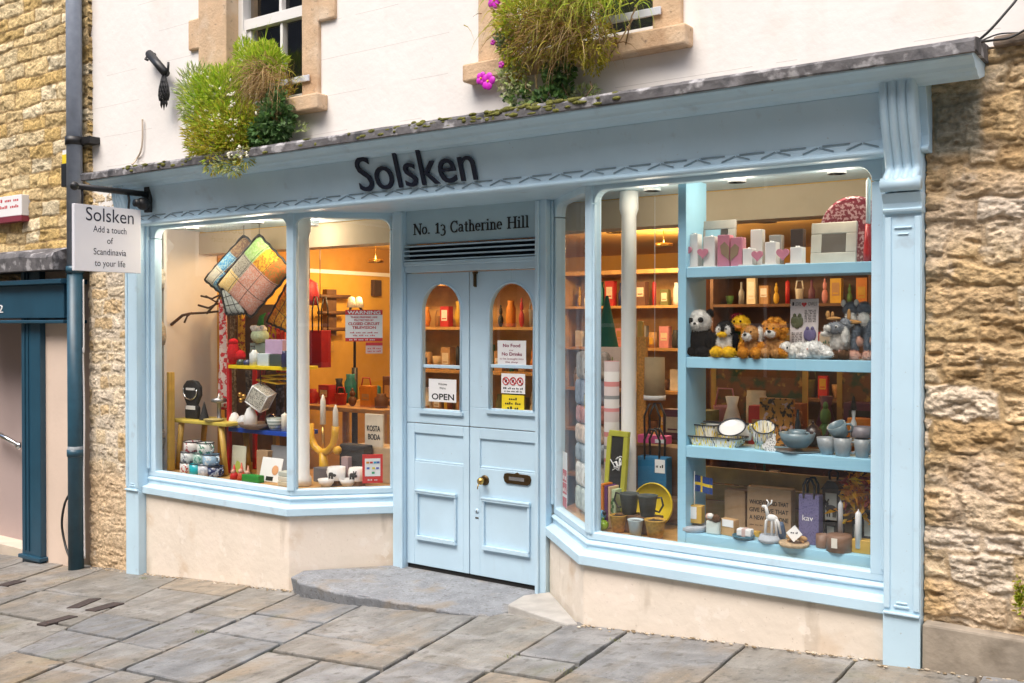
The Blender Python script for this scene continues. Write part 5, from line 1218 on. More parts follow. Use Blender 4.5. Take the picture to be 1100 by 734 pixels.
b.ell((.0,0,sc*.62),(.034,.014,.018),0,10); b.tube([(-.022,0,sc*.66),(-.028,0,sc*.85),(-.034,0,sc*.98)],[.010,.009,.008],6); b.ell((-.040,0,sc*.97),(.018,.009,.009),0,8); b.tube([(-.028,0,sc*.98),(-.018,0,sc*1.12),(-.030,0,sc*1.2)],.004,5); b.tube([(-.028,.006,sc*.98),(-.004,.006,sc*1.1),(-.002,.006,sc*1.2)],.004,5); b.obj('reindeer_body',t,PAPER)
lat('blue_vase',833,845,561,.26,S4,[(.8,0),(1,.4),(.7,.8),(.5,1),(0,1)],C('dull_blue',(.08,.13,.22),.4),'small dull blue pot behind the reindeer','pot')
o=lat('rattan_plate',838,870,582,.19,S4,[(.9,0),(1,.5),(.95,1),(.5,.6),(0,.5)],C('seagrass',(.50,.36,.22),.9,.3,60),'round woven plate holding a white tag and a bow','plate',n=26,h=.022); 
p=PX(853,577,.18); t=thing('gift_tag','white square tag set on its corner on the woven plate','tag',(p.x,.175,S4+.022)); b=B(); b.rbox((0,0,.045),(.062,.006,.062),Matrix.Rotation(rad(45),4,'Y')); b.obj('card',t,PAPER); b=B(); squiggle(b,-.02,.02,.045,.012,-.004,words=2); b.obj('lettering',t,INK); t.rotation_euler=(rad(-10),0,0)
b=B(); 
for s in (-1,1): b.ell((s*.03,.02,.02),(.03,.018,.014),0,8); b.tube([(s*.01,.01,.02),(s*.045,.0,.004)],.006,5)
o=b.obj('raffia_bow',None,KRAFT2); o.location=(p.x+.0,.2,S4+.018); tag(o,'brown raffia bow lying behind the white tag','bow')
VIO=C('violet_weave',(.075,.065,.17),.8); spots(VIO,(.16,.15,.30),120,.30,.36,voronoi=True,amount=.7)
o=bag(858.5,880.5,532,.26,S4,.07,VIO,'tall dark violet woven bag with black hoop handles',BLACK,.085,name='woven_bag'); w,H=wh(o); b=B(); text(b,'kav',-w*.3,w*.22,H*.48,.03,-.0015); b.obj('lettering',o,PAPER)
t=thing('lantern','black square lantern with a moose silhouette panel','lantern',(PX(893,300,.33).x,.33,S4)); x0,x1,za,zb=XZ(884,902,527,566,.33); x0-=t.location.x; x1-=t.location.x; H=zb-S4
b=B(); w=x1-x0
b.box(x0,x1,0,.10,H*.95,H); b.box(x0,x1,0,.10,0,.02)
for xx in (x0,x1-.012):
    for yy in (0,.088): b.box(xx,xx+.012,yy,yy+.012,.02,H*.95)
b.prism([(x0-.01,H),(x1+.01,H),(0+.02,H+.05),(-.02,H+.05)],-.0,.10,'y'); b.tube([(-.02,.05,H+.05),(-.025,.05,H+.09),(0,.05,H+.11),(.025,.05,H+.09),(.02,.05,H+.05)],.006,6); b.obj('frame',t,BLACK)
b=B(); b.box(x0+.013,x1-.013,.01,.014,H*.45,H*.94); b.obj('pale_panel',t,C('frosted_panel',(.55,.58,.55),.6))
b=B(); z=H*.66; b.ell((0,.006,z),(.030,.003,.020),0,10); b.ell((-.024,.006,z+.024),(.012,.003,.012),0,8); 
for xx in (-.02,-.008,.012,.022): b.box(xx-.003,xx+.003,.005,.008,z-.045,z-.01)
b.tube([(-.024,.006,z+.03),(-.036,.006,z+.048)],.004,5); b.tube([(-.022,.006,z+.03),(-.012,.006,z+.05)],.004,5); b.obj('moose_silhouette',t,BLACK)
def candle(u0,u1,vt,vb,y,label,m=PAPER,zs=None,group=None,name='candle'): 
    z=PX((u0+u1)/2,vb,y).z if zs is None else zs
    return lat(name,u0,u1,vt,y,z,CANDLE,m,label,'candle',group,n=12)
candle(901,906.5,537,574,.27,'tapered grey white candle standing beside the lantern',C('grey_wax',(.58,.59,.62),.4)); candle(919.5,926.5,547,589,.22,'tapered bright white candle on the gold box')
lat('candle_tin',877.5,892,576,.24,S4,STRAIGHT,C('brown_tin',(.20,.11,.07),.5),'brown lidded tin half behind the larger tin','tin',h=.07); 
o=lat('candle_tin',889,916,576,.21,S4,[(1,0),(1,.9),(.9,1),(0,1)],C('hazel_tin',(.22,.12,.075),.5),'large round brown tin with a cream label','tin',h=.085,n=26); w,H=wh(o); b=B(); b.rbox((-.005,-w*.5,.05),(.03,.004,.05),Matrix.Rotation(0,4,'X')); b.obj('cream_label',o,CREAM)
cbox('gold_box',915.5,936,583,.21,S4,.06,GOLD,'gold wood box at the right end of the bottom shelf','box',h=.07)
for i,(u,v,lab) in enumerate(((893,560,'small dark lantern with a pale panel behind the brown tins'),(922,556,'small dark jar behind the white candle'),(933,548,'tall dark jar at the right end behind the candles'))):
    o=cbox('dark_jar',u-6,u+6,v,.38,S4,.06,C('smoked_glass',(.03,.035,.04),.2),lab,'jar'); w,H=wh(o); b=B(); b.box(-w*.3,w*.3,-.002,-.0005,H*.3,H*.75); b.obj('pale_panel',o,MATS['frosted_panel'])
b=B(); rr=random.Random(41); p=PX(922,530,.36)
for i in range(130):
    q=Vector((p.x+rr.gauss(0,.055),.36+rr.gauss(0,.03),PX(922,530,.36).z+rr.gauss(0,.06))); b.col=rr.choice([(.85,.45,.03),(.90,.58,.06),(.75,.32,.03),(.35,.08,.06)]); leafquad(b,q,Vector((rr.uniform(-1,1),-.6,rr.uniform(-1,1))),rr.uniform(.04,.09),.028,rr)
b.tube([(p.x,.36,S4),(p.x+.01,.36,S4+.12),(p.x,.36,p.z)],.008,6)
o=b.obj('dried_leaves',None,LEAF,W=(p.x,.36,S4)); tag(o,'spray of orange dried leaves in the bottom right corner of the unit','dried flowers')

# ---- goods at the left of the right window
D5=.545
o=cbox('sign_plank',640.5,667,373,.62,1.42,.02,C('pale_pink_board',(.60,.45,.36),.6),'pale board with green handwritten word hanging in the right window','sign',h=.21); w,H=wh(o); b=B(); text(b,'You..',-w*.40,w*.35,H*.45,H*.38,-.002); squiggle(b,-w*.2,w*.25,H*.22,.014,-.002,words=1); b.obj('lettering',o,C('olive_ink',(.20,.24,.03)))
FR=C('rug_stripes',(.55,.45,.43),.9)
def hstripes(m,sc,stops):
    nt=m.node_tree; N=nt.nodes; L=nt.links; p=N['Principled BSDF']
    tc=N.new('ShaderNodeTexCoord'); s=N.new('ShaderNodeSeparateXYZ'); L.new(tc.outputs['Object'],s.inputs[0]); a=N.new('ShaderNodeMath'); a.operation='MULTIPLY'; a.inputs[1].default_value=sc; L.new(s.outputs['Z'],a.inputs[0]); f=N.new('ShaderNodeMath'); f.operation='FRACT'; L.new(a.outputs[0],f.inputs[0])
    cr=N.new('ShaderNodeValToRGB'); cr.color_ramp.interpolation='CONSTANT'; e=cr.color_ramp.elements; e[0].color=(*stops[0][1],1); e[1].position=stops[1][0]; e[1].color=(*stops[1][1],1)
    for pos,c in stops[2:]: q=e.new(pos); q.color=(*c,1)
    L.new(f.outputs[0],cr.inputs[0]); L.new(cr.outputs[0],p.inputs['Base Color']); return m
hstripes(FR,3.2,[(0,(.52,.42,.40)),(.2,(.55,.20,.20)),(.27,(.60,.55,.52)),(.45,(.20,.20,.20)),(.52,(.55,.45,.43)),(.7,(.50,.18,.17)),(.8,(.62,.58,.55))])
t=lat('fabric_roll',650,664.5,388,.45,D5,[(1,0),(1,1),(.4,1),(.35,.99),(0,.99)],FR,'roll of pink grey and white striped fabric standing behind the chalkboard','fabric roll')
t=lat('fabric_roll',641,648.5,376,.75,D5,[(1,0),(1,1),(.4,1),(0,.99)],C('olive_cloth',(.22,.17,.06),.9),'narrow olive fabric roll behind the striped one','fabric roll')
t=thing('tree_cone','green cone shaped felt tree near the right window column','ornament',(PX(652,300,.9).x,.9,1.45)); b=B(); zt=PX(652,318,.9).z; b.lathe([(.12,0),(.11,.02),(.01,zt-1.45),(0,zt-1.45)],14); b.obj('cone',t,C('teal_felt',(.02,.13,.09),.9)); b=B(); b.cyl((0,0,-.85),(0,0,.0),.03); b.obj('stem',t,DWOOD)
# chalkboard
x0,x1=PX(643.5,300,.33).x,PX(670,300,.33).x; zt=PX(656,463,.33).z; w=x1-x0; H=zt-D5
t=thing('chalkboard','chalkboard in an olive yellow frame leaning in the right window','chalkboard',((x0+x1)/2,.33,D5)); t.rotation_euler=(-.10,0,-.25); YG=C('olive_yellow_paint',(.45,.44,.05),.5); f=.035; b=B()
b.box(-w/2,w/2,0,.025,0,f); b.box(-w/2,w/2,0,.025,H-f,H); b.box(-w/2,-w/2+f,0,.025,f,H-f); b.box(w/2-f,w/2,0,.025,f,H-f); b.obj('frame',t,YG,bevel=.004)
b=B(); b.box(-w/2+f-.001,w/2-f+.001,.008,.016,f-.001,H-f+.001); b.obj('slate',t,C('slate_board',(.018,.018,.018),.8)); b=B(); rr=random.Random(3); 
for i in range(9): b.tube([(rr.uniform(-.05,.03),.005,H*.66+rr.uniform(-.05,.03)),(rr.uniform(-.03,.06),.005,H*.66+rr.uniform(-.05,.05)),(rr.uniform(-.03,.06),.005,H*.68+rr.uniform(-.05,.03))],.0035,5)
b.obj('chalk_drawing',t,PAPER)
# books and cards in a fan
for i,(u0,u1,vt,col,lab) in enumerate(((644,648,520,(.70,.20,.01),'thin orange book at the left of the card row'),(648.5,652,522,(.13,.03,.17),'thin purple book in the card row'),(652,655.5,523,(.75,.50,.30),'pale orange card in the card row'),(655,661.5,526,(.50,.62,.40),'pale card with a green leaf print in the card row'))):
    o=cbox('book',u0,u1,vt,.24+.012*i,D5,.10,C('book_%s'%('abcd'[i]),col),lab,'book','thin books and cards beside the chalkboard',rz=-.12)
    if i==3: b=B(); w,H=wh(o); [b.ell((w*.1*(-1)**k_,-.003,H*(.2+.09*k_)),(w*.2,.002,.012),0,8) for k_ in range(7)]; b.obj('leaf_print',o,C('leaf_ink',(.05,.16,.04)))
p=PX(647.5,567,.2); b=B(); b.ell((0,0,.030),(.038,.034,.032),0,14); b.tube([(0,0,.058),(.004,0,.074)],.005,5); o=b.obj('green_apple',None,C('lime_glaze',(.28,.50,.01),.25,coat=.5)); o.location=(p.x,.2,D5); tag(o,'shiny lime green apple ornament in the corner of the right window','ornament')
p=PX(645,556,.22); b=B(); b.ell((0,0,.03),(.026,.024,.03),0,10); b.ell((.02,-.01,.045),(.014,.012,.016),1,8); b.ell((-.012,-.018,.05),(.008,.006,.01),2,8); o=b.obj('mosaic_bird',None,[C('sky_glaze',(.08,.35,.60),.3),BLACK,PAPER]); o.location=(p.x,.24,D5+.05); tag(o,'small blue black and white ornament above the green apple','ornament')
# pails and pots
def pail(u0,u1,vt,y,zs,m,label,handle=None,h=None,rim=True,group=None,name='flower_pot',side=1):
    t=lat(name,u0,u1,vt,y,zs,[(.70,0),(.98,.92),(1.04,.95),(1.04,1),(.95,1),(.70,.08),(0,.07)],m,label,'pot',group,h=h,n=20); w,H=wh(t); r=w/2
    if handle: b=B(); s=side; b.tube([(s*r*.9,0,H*.9),(s*r*1.55,0,H*.95),(s*r*1.75,0,H*.6),(s*r*1.3,0,H*.25),(s*r*.8,0,H*.3)],.006,6); b.obj('handle',t,handle)
    b=B(); b.lathe([(r*.93,H*.9),(0,H*.93)],16); b.obj('soil',t,C('potting_soil',(.02,.015,.01),.95)); return t
GP='little pots in the front row of the right window'
RAT=C('golden_raffia',(.48,.27,.04),.75,.3,50); ZIN=C('zinc_grey',(.055,.075,.075),.5,.2)
pail(656.5,672.5,553,.21,D5,RAT,'golden woven pot at the left of the front row',group=GP); pail(675.5,690.5,558,.18,D5,C('pale_zinc',(.50,.60,.64),.45),'pale zinc pot between the two golden pots',group=GP); pail(694,714.5,558,.19,D5,RAT,'golden woven pot at the right of the front row',group=GP)
GM='dark metal jugs standing on the front pots'
pail(667,685.5,532,.27,D5+.10,ZIN,'dark grey metal jug with a handle on its left',BLACK,h=.125,group=GM,name='metal_jug',side=-1); pail(686.5,705.5,534,.27,D5+.10,ZIN,'dark grey metal jug with a handle on its right',BLACK,h=.125,group=GM,name='metal_jug')
for u in (676,696): 
    x=PX(u,300,.28).x; b=B(); b.box(-.07,.07,-.06,.06,0,.10); o=b.obj('riser_block',None,DWOOD,bevel=.004); o.location=(x,.29,D5); tag(o,'dark block lifting the metal jug with the left handle' if u<680 else 'dark block lifting the metal jug with the right handle','block')
p=PX(701,550,.45); rt=(PX(701,519,.45).z-D5)/2; t=thing('round_tray','round bright yellow tray standing on edge behind the metal jugs','tray',(p.x,.46,D5)); b=B(); b.lathe([(rt,0),(rt,.014),(rt*.95,.016),(rt*.94,.006),(0,.006)],36,(0,0,rt),0,M=Matrix.Rotation(rad(84),4,'X')); b.obj('tray_disc',t,C('yellow_lacquer',(.80,.58,.01),.35))
BP='coloured carrier bags stacked against the shelf unit'
PK,BLB=C('hot_pink_paper',(.78,.10,.32),.6),C('blue_paper',(.02,.16,.33),.6)
xx=.58
o=bag(685,716,491,xx,.70,.08,BLB,'blue carrier bag with black loop handles below the pink one',BLACK,.17,BP); w,H=wh(o); b=B(); b.box(w*.12,w*.46,-.004,-.001,H*.62,H*.95); b.obj('white_sticker',o,PAPER); b=B(); squiggle(b,w*.15,w*.42,H*.75,.02,-.0045,words=2); b.obj('lettering',o,INKB)
o=bag(685,716,468,xx+.10,1.02,.08,PK,'hot pink carrier bag with black loop handles',BLACK,.20,BP); w,H=wh(o); b=B(); b.box(w*.12,w*.46,-.004,-.001,H*.15,H*.6); b.obj('white_sticker',o,PAPER)
b=B(); b.box(-.3,.3,0,.3,0,.155); o=b.obj('display_box',None,DWOOD,bevel=.004); o.location=(PX(700,300,xx).x,xx,D5); tag(o,'dark low box under the blue carrier bag','box'); b=B(); b.box(-.28,.28,0,.2,0,.30); o=b.obj('display_box',None,DWOOD,bevel=.004); o.location=(PX(700,300,xx+.12).x,xx+.12,.70); tag(o,'dark box holding up the pink carrier bag','box')
WV=C('orange_wicker',(.58,.27,.05),.8,.35,70)
cbox('wicker_panel',684,694,362,.80,.98,.03,WV,'tall narrow orange wicker panel beside the right window column','panel'); cbox('wicker_panel',684.5,690,345,.9,1.3,.03,GOLD,'slim golden board above the wicker panel','panel')
t=lat('lamp',693,714,384,.80,PX(703,428,.8).z,[(1,0),(.92,1),(.9,1),(.97,.02),(.0,.05)],C('beige_shade',(.45,.33,.19),.8),'beige drum shaped lamp shade hanging beside the shelf unit','lamp'); w,H=wh(t); b=B(); b.tube([(0,0,H*.9),(0,0,2.6-t.location.z)],.002,5); b.obj('cord',t,PAPER); b=B(); b.lathe([(w*.51,-.01),(w*.51,.02),(w*.48,.02),(w*.48,-.01)],20); b.obj('shade_rim',t,PAPER)
# cloths and poster in the right return
T=frame_matrix(offset(PR,-.10)[0],offset(PR,-.10)[1])
for i,(a0,a1,z0,z1,col,lab) in enumerate(((.10,.46,.56,.72,(.40,.45,.42),'folded grey green throw at the bottom of the pile behind the return pane'),(.12,.44,.721,.88,(.62,.60,.56),'folded cream throw low in the pile behind the return pane'),(.08,.46,.881,1.0,(.22,.26,.30),'folded slate throw in the pile behind the return pane'),(.12,.45,1.001,1.13,(.55,.42,.33),'folded oatmeal throw in the pile behind the return pane'),(.10,.44,1.131,1.25,(.40,.15,.13),'folded brick red throw in the pile behind the return pane'),(.12,.46,1.251,1.42,(.20,.23,.30),'folded navy checked throw high in the pile behind the return pane'),(.10,.42,1.421,1.6,(.33,.28,.24),'folded brown throw at the top of the pile behind the return pane'))):
    m=C('throw_%s'%('abcdefg'[i]),col,.95,.15,30); spots(m,tuple(min(1,v*1.7) for v in col),55,.5,.55,stretch=(1,1,.3),amount=.6)
    b=B(); hw=(a1-a0)*.34; b.box(-hw,hw,-.09,.09,0,z1-z0); o=b.obj('folded_throw',None,m,bevel=.03); P0=T@Vector((.50-(a0+a1)/2,.17,z0)); o.location=P0; o.rotation_euler.z=math.atan2(T[1][0],T[0][0]); tag(o,lab,'throw','folded throws behind the right return pane')
# red and white sticker strip on the return pane
b=B(T); L_=(offset(PR,-.10)[0]-offset(PR,-.10)[1]).length
a0=.065; a1=a0+.11; z0,z1=PX(609,548,.5).z,PX(609,488,.5).z
b.box(a0,a1,.012,.014,z0,z1); o=b.obj('window_sticker',None,PAPER,W=tuple(T@Vector((a0,.013,z0)))); tag(o,'red and white strip of stickers inside the right return pane','sticker')
b=B(T); H=z1-z0
for f0,f1 in ((0,.18),(.24,.44),(.46,.68)): b.box(a0+.006,a1-.006,.0105,.0119,z0+f0*H,z0+f1*H)
q=b.obj('red_band',o,REDINK); q.data.transform(Matrix.Translation(-o.location)); b=B(T); squiggle(b,a0+.014,a1-.014,z0+.50*H,.04,.0104,words=2); squiggle(b,a0+.014,a1-.014,z0+.28*H,.03,.0104,words=2); q=b.obj('lettering',o,PAPER); q.data.transform(Matrix.Translation(-o.location))

# ============================================================ left window
D1=.537
# golden upright and stool with necklace stands
cbox('wooden_upright',178.5,180.8,400,.20,D1,.03,GOLD,'left one of two golden wooden uprights at the left window edge','post'); cbox('wooden_upright',181.8,184.2,400,.23,D1,.03,GOLD,'right one of two golden wooden uprights at the left window edge','post')
y=.30; p=PX(214,453,y); zt=PX(214,452,y).z
st=thing('wooden_stool','golden wooden stool with a yellow top carrying necklace stands','stool',(p.x,y,D1)); b=B(); w=PX(243,300,y).x-PX(184,300,y).x; H=zt-D1
b.box(-w/2,w/2,-.02,.30,H-.03,H); b.obj('seat',st,C('yellow_wood',(.62,.48,.08),.5,.15),bevel=.008)
for sx_,sy_ in ((-.42,.02),(.42,.02),(-.42,.26),(.42,.26)): b=B(); b.cyl((w*sx_*1.05,sy_,0),(w*sx_*.86,sy_,H-.03),.020,.026); b.obj('leg',st,GOLD)
BV=C('black_velvet',(.018,.017,.018),.8)
x0,x1,za,zb=XZ(195,214,408.5,452,.36); t=thing('necklace_bust','black velvet bust with a silver necklace on the wooden stool','necklace stand',((x0+x1)/2,.36,zt)); w=x1-x0; H=zb-zt; b=B()
b.prism([(-w*.34,0),(w*.34,0),(w*.36,H*.30),(w*.26,H*.36),(w*.47,H*.62),(w*.45,H*.85),(w*.25,H*.98),(0,H),(-w*.25,H*.98),(-w*.45,H*.85),(-w*.47,H*.62),(-w*.26,H*.36),(-w*.36,H*.30)],0,.04,'y'); b.obj('bust',t,BV,bevel=.01)
b=B(); pts=[(w*.38*math.cos(rad(a)),-.008,H*.72+H*.22*math.sin(rad(a))) for a in range(160,381,15)]; b.tube(pts,.007,6); b.obj('necklace',t,CHROME); b=B(); b.box(-w*.24,w*.24,-.006,-.001,H*.74,H*.80); b.box(-w*.26,w*.26,-.006,-.001,H*.24,H*.34); b.obj('white_label',t,PAPER)
lat('ring_cone',215.5,222.5,431,.36,zt,[(1,0),(.9,.1),(.1,.95),(0,1)],BV,'small black cone for rings beside the velvet bust','ring stand'); 
lat('bracelet_stand',228,242,421,.42,zt,[(.5,0),(.2,.1),(.2,.6),(.8,.65),(.8,.75),(.2,.8),(0,1)],C('steel_wire',(.30,.30,.31),.35,metal=.8),'grey metal jewellery stand at the right end of the stool','jewellery stand')
lat('ring_dish',222,236,448.5,.33,zt,[(.7,0),(1,1),(.9,.9),(0,.4)],C('straw_dish',(.5,.4,.15),.7),'flat straw coloured dish on the stool','dish',h=.02)
# red, yellow and blue shelf
yS=.42
xr=PX(244.5,300,yS).x; xe=PX(309.5,300,yS).x+.02
zY=PX(270,393,yS).z; zB=PX(270,461,yS).z; zT=PX(244,390,yS).z
sh_=thing('painted_shelf','open shelf with a red post, yellow top, blue lower shelf and yellow leg','shelf',(xr,yS,D1))
b=B(); b.box(xr-.018,xr+.014,yS,yS+.03,D1,zT); b.box(xr-.018,xr+.014,yS+.27,yS+.30,D1,zT); b.obj('red_post',sh_,RED,W=True,bevel=.003)
b=B(); b.box(xr+.015,xe,yS-.01,yS+.30,zY-.028,zY); b.obj('yellow_shelf',sh_,C('yellow_gloss',(.82,.60,.01),.35),W=True,bevel=.003)
b=B(); b.box(xr+.015,xe,yS-.01,yS+.30,zB-.035,zB); b.obj('blue_shelf',sh_,C('cobalt_gloss',(.01,.06,.40),.35),W=True,bevel=.003)
b=B(); b.box(xe-.035,xe-.008,yS+.03,yS+.06,D1,PX(309,428,yS).z); b.obj('yellow_leg',sh_,GOLD,W=True); b=B(); b.box(xr+.32,xr+.36,yS+.2,yS+.24,D1,zB-.036); b.obj('yellow_leg',sh_,GOLD,W=True)
# on the yellow shelf
zq=zY
t=thing('felt_bag','red felt object drooping over the left end of the yellow shelf','bag',(PX(253,300,.46).x,.46,zq)); b=B(); b.ell((-.03,0,.10),(.055,.05,.10),0,12); b.ell((.06,0,.075),(.05,.04,.05),0,12); b.ell((-.03,0,.19),(.045,.04,.03),0,10); b.obj('felt_body',t,fur('scarlet',(.52,.015,.02)))
lat('glass_jar',255.5,262,386,.45,zq,[(1,0),(1,.7),(.7,.85),(.7,1),(0,1)],C('green_glass',(.05,.07,.05),.15),'small dark jar left of the white dispenser','jar'); lat('glass_jar',263,269.5,386.5,.45,zq,[(1,0),(1,.7),(.7,.85),(.7,1),(0,1)],C('indigo_glass',(.05,.06,.14),.15),'small blue jar next to the white dispenser','jar')
t=lat('soap_dispenser',269.5,276.5,376,.46,zq,[(1,0),(1,.75),(.5,.9),(.4,1),(0,1)],C('white_plastic',(.70,.74,.74),.35),'white pump dispenser on the yellow shelf','dispenser'); w,H=wh(t); b=B(); b.tube([(0,0,H),(0,0,H+.03),(-.03,-.01,H+.03)],.006,6); b.obj('pump',t,BLACK)
cbox('card_box',276,288,380,.44,zq,.05,C('ice_blue_card',(.55,.64,.68)),'ice blue carton on the yellow shelf','box'); cbox('card_box',289,302,381,.45,zq,.05,C('charcoal_card',(.05,.07,.07)),'charcoal carton with pale print on the yellow shelf','box'); 
o=cbox('card_box',284.5,303,365,.47,PX(292,380.5,.47).z,.08,C('lilac_card',(.55,.38,.58)),'lilac box stacked on the charcoal carton','box')
lat('glass_jar',303,309,377,.42,zq,[(1,0),(1,.7),(.7,.85),(.7,1),(0,1)],C('ink_glass',(.03,.03,.10),.15),'dark blue jar at the right end of the yellow shelf','jar')
b=B(); b.box(-.16,.12,0,.08,0,.18); o=b.obj('display_box',None,C('grey_green_card',(.20,.27,.24),.6),bevel=.004); o.location=(PX(282,300,.58).x,.58,zq); tag(o,'grey green carton behind the lilac box','box')
t=thing('felt_gnome','round pale green felt head with a white tufted cap behind the lilac box','ornament',(PX(279,300,.60).x,.60,zq+.18)); b=B(); b.ell((0,0,.06),(.085,.07,.065),0,14); b.obj('head',t,fur('celadon',(.48,.56,.36))); b=B(); b.ell((-.01,.0,.115),(.075,.065,.035),0,12); [b.ell((.05*math.cos(a),.04*math.sin(a)-.02,.13),(.022,.02,.02),0,8) for a in (0,1,2,3,4,5)]; b.obj('cap',t,FW); b=B(); b.tube([(.0,0,.13),(.02,0,.22),(.06,.01,.25)],[.03,.02,.004],8); b.obj('green_tip',t,fur('emerald',(.03,.20,.04)))
# banner
BN=C('printed_banner',(.62,.50,.45),.9); spots(BN,(.50,.02,.03),26,.50,.53); 
x0,x1,za,zb=XZ(233,246,322,440,.52); t=thing('fabric_banner','long red and white printed fabric banner hanging left of the painted shelf','banner',((x0+x1)/2,.52,za)); b=B(); n=14; w=x1-x0; vs=[];fs=[]
for i in range(n+1):
    for j in range(9):
        s=j/8; f=i/n; vs.append(((s-.5)*w*(1-.25*f),.02*math.sin(s*9+f*2),f*(zb-za)))
for i in range(n):
    for j in range(8): fs.append((i*9+j,i*9+j+1,(i+1)*9+j+1,(i+1)*9+j))
b.add(vs,fs,0,True); o=b.obj('cloth',t,BN); md=o.modifiers.new('t','SOLIDIFY'); md.thickness=.004
b=B(); b.box(-w*.4,w*.4,-.01,.02,zb-za-.01,zb-za+.01); b.obj('rod',t,DWOOD)
# branch
t=thing('hanging_branch','dark twisted branch hanging under the patchwork cushions','branch',tuple(PX(215,335,.5))); b=B()
for pts,r in (([(184,349),(196,339),(204,337),(222,336),(240,334)],.014),([(198,347),(201,340),(206,336)],.010),([(213,328),(224,331),(232,327),(243,325)],.010),([(216,318),(228,321),(238,316),(244,312)],.009),([(221,318),(231,324),(240,322)],.008),([(222,337),(232,326),(240,312)],.010)):
    b.tube([PX(u,v,.5+.02*i) for i,(u,v) in enumerate(pts)],[r*(1-.08*i) for i in range(len(pts))],6)
b.obj('twigs',t,C('bark',(.07,.03,.015),.9,.3,40),W=True)
# patchwork cushions
def patch(cn,cols,y,label,th=.12,n=16,scal=True,lab2=None):
    P0,P1,P2,P3=[PX(u,v,y) for u,v in cn]                      # corners in order
    c=(P0+P1+P2+P3)/4; t=thing('patchwork_cushion',label,'cushion',tuple(c),group='patchwork cushions hung in the left window')
    b=B(); vs=[]; fs=[]; rows=len(cols); 
    for side in (-1,1):
        o=len(vs)
        for i in range(n+1):
            for j in range(n+1):
                a,s=i/n,j/n; q=(P0*(1-a)+P1*a)*(1-s)+(P3*(1-a)+P2*a)*s; puff=(max(0,(1-(2*a-1)**4)*(1-(2*s-1)**4)))**.5*th
                vs.append(q-c+Vector((0,side*puff*.5,0)))
        for i in range(n):
            for j in range(n):
                f=(o+i*(n+1)+j,o+i*(n+1)+j+1,o+(i+1)*(n+1)+j+1,o+(i+1)*(n+1)+j); fs.append(f)
    nn=n*n; order=[]
    for k_,f in enumerate(fs):
        kk=k_%nn; i,j=kk//n,kk%n; r=cols[min(rows-1,i*rows//n)]; b.add([],[],0); b.f.append(list(f)); b.mi.append(r[min(len(r)-1,j*len(r)//n)]); b.sm.append(True); b.c.append(None)
    b.v=vs; b.obj('cover',t,PATCHM)
    e=B()
    for A,Q in ((P0,P1),(P1,P2),(P2,P3),(P3,P0)):
        m=10; e.tube([A+(Q-A)*i/m-c+Vector((0,-.004,0))+(((A+Q)/2-c).normalized()*(.010*(i%2))) for i in range(m+1)],.010,6)
    for fr in (1/3,2/3):                                          # seams
        for (A,Q) in ((P0+(P1-P0)*fr,P3+(P2-P3)*fr),(P0+(P3-P0)*fr,P1+(P2-P1)*fr)):
            e.tube([A+(Q-A)*i/14-c+Vector((0,-th*.5*(max(0,1-(2*i/14-1)**4))**.5*.97,0)) for i in range(15)],.0032,5)
    e.obj('scalloped_edge',t,BLACK)
    return t
def pm(n,col,c2=None,sc=60,lo=.5,hi=.55,vor=False):
    m=C('patch_'+n,col,.95,.12,40); 
    if c2: spots(m,c2,sc,lo,hi,voronoi=vor)
    return m
PATCHM=[pm('ochre',(.80,.54,.20),(.84,.66,.36),90),pm('green',(.32,.52,.16),(.46,.60,.28)),pm('check',(.05,.045,.04),(.45,.40,.32),70,.28,.34,True),pm('rose',(.72,.30,.22),(.76,.52,.44),110),pm('rust',(.58,.16,.03),(.30,.20,.04)),pm('blue',(.04,.26,.52),(.40,.55,.56),70),pm('cream',(.72,.66,.52),(.62,.58,.5)),pm('brown',(.16,.08,.05),(.30,.20,.10)),pm('orange',(.76,.40,.03),(.50,.18,.02)),pm('grey',(.42,.44,.42),(.55,.57,.52)),pm('multi',(.14,.18,.06),(.40,.20,.04),60)]
patch(((220.5,300.5),(262,253.5),(298,283),(246,322)),[[6,5,5],[5,7,6],[7,1,2]],.56,'smaller patchwork cushion with blue and cream squares on the left')
patch(((234,306),(278.5,252.5),(314,290),(270,341)),[[0,3,3],[2,3,3],[1,8,4]],.48,'larger patchwork cushion with ochre, green and rose squares')
patch(((238,312),(250,306),(264,336),(244,338)),[[9,9],[9,9]],.46,'small grey silvery cushion tucked under the patchwork ones',.04,8)
patch(((287,346),(316,292),(330,330),(310,356)),[[8,8],[8,0]],.62,'plain orange cushion hanging at the right behind the patchwork ones',.06,8)
for u in (262,278.5):
    p=PX(u,254,.53); b=B(); b.tube([p,Vector((p.x,.53,2.6))],.003,5); o=b.obj('cord',None,BLACK,W=tuple(p)); tag(o,'thin cord holding up the smaller patchwork cushion' if u<270 else 'thin cord holding up the larger patchwork cushion','cord')
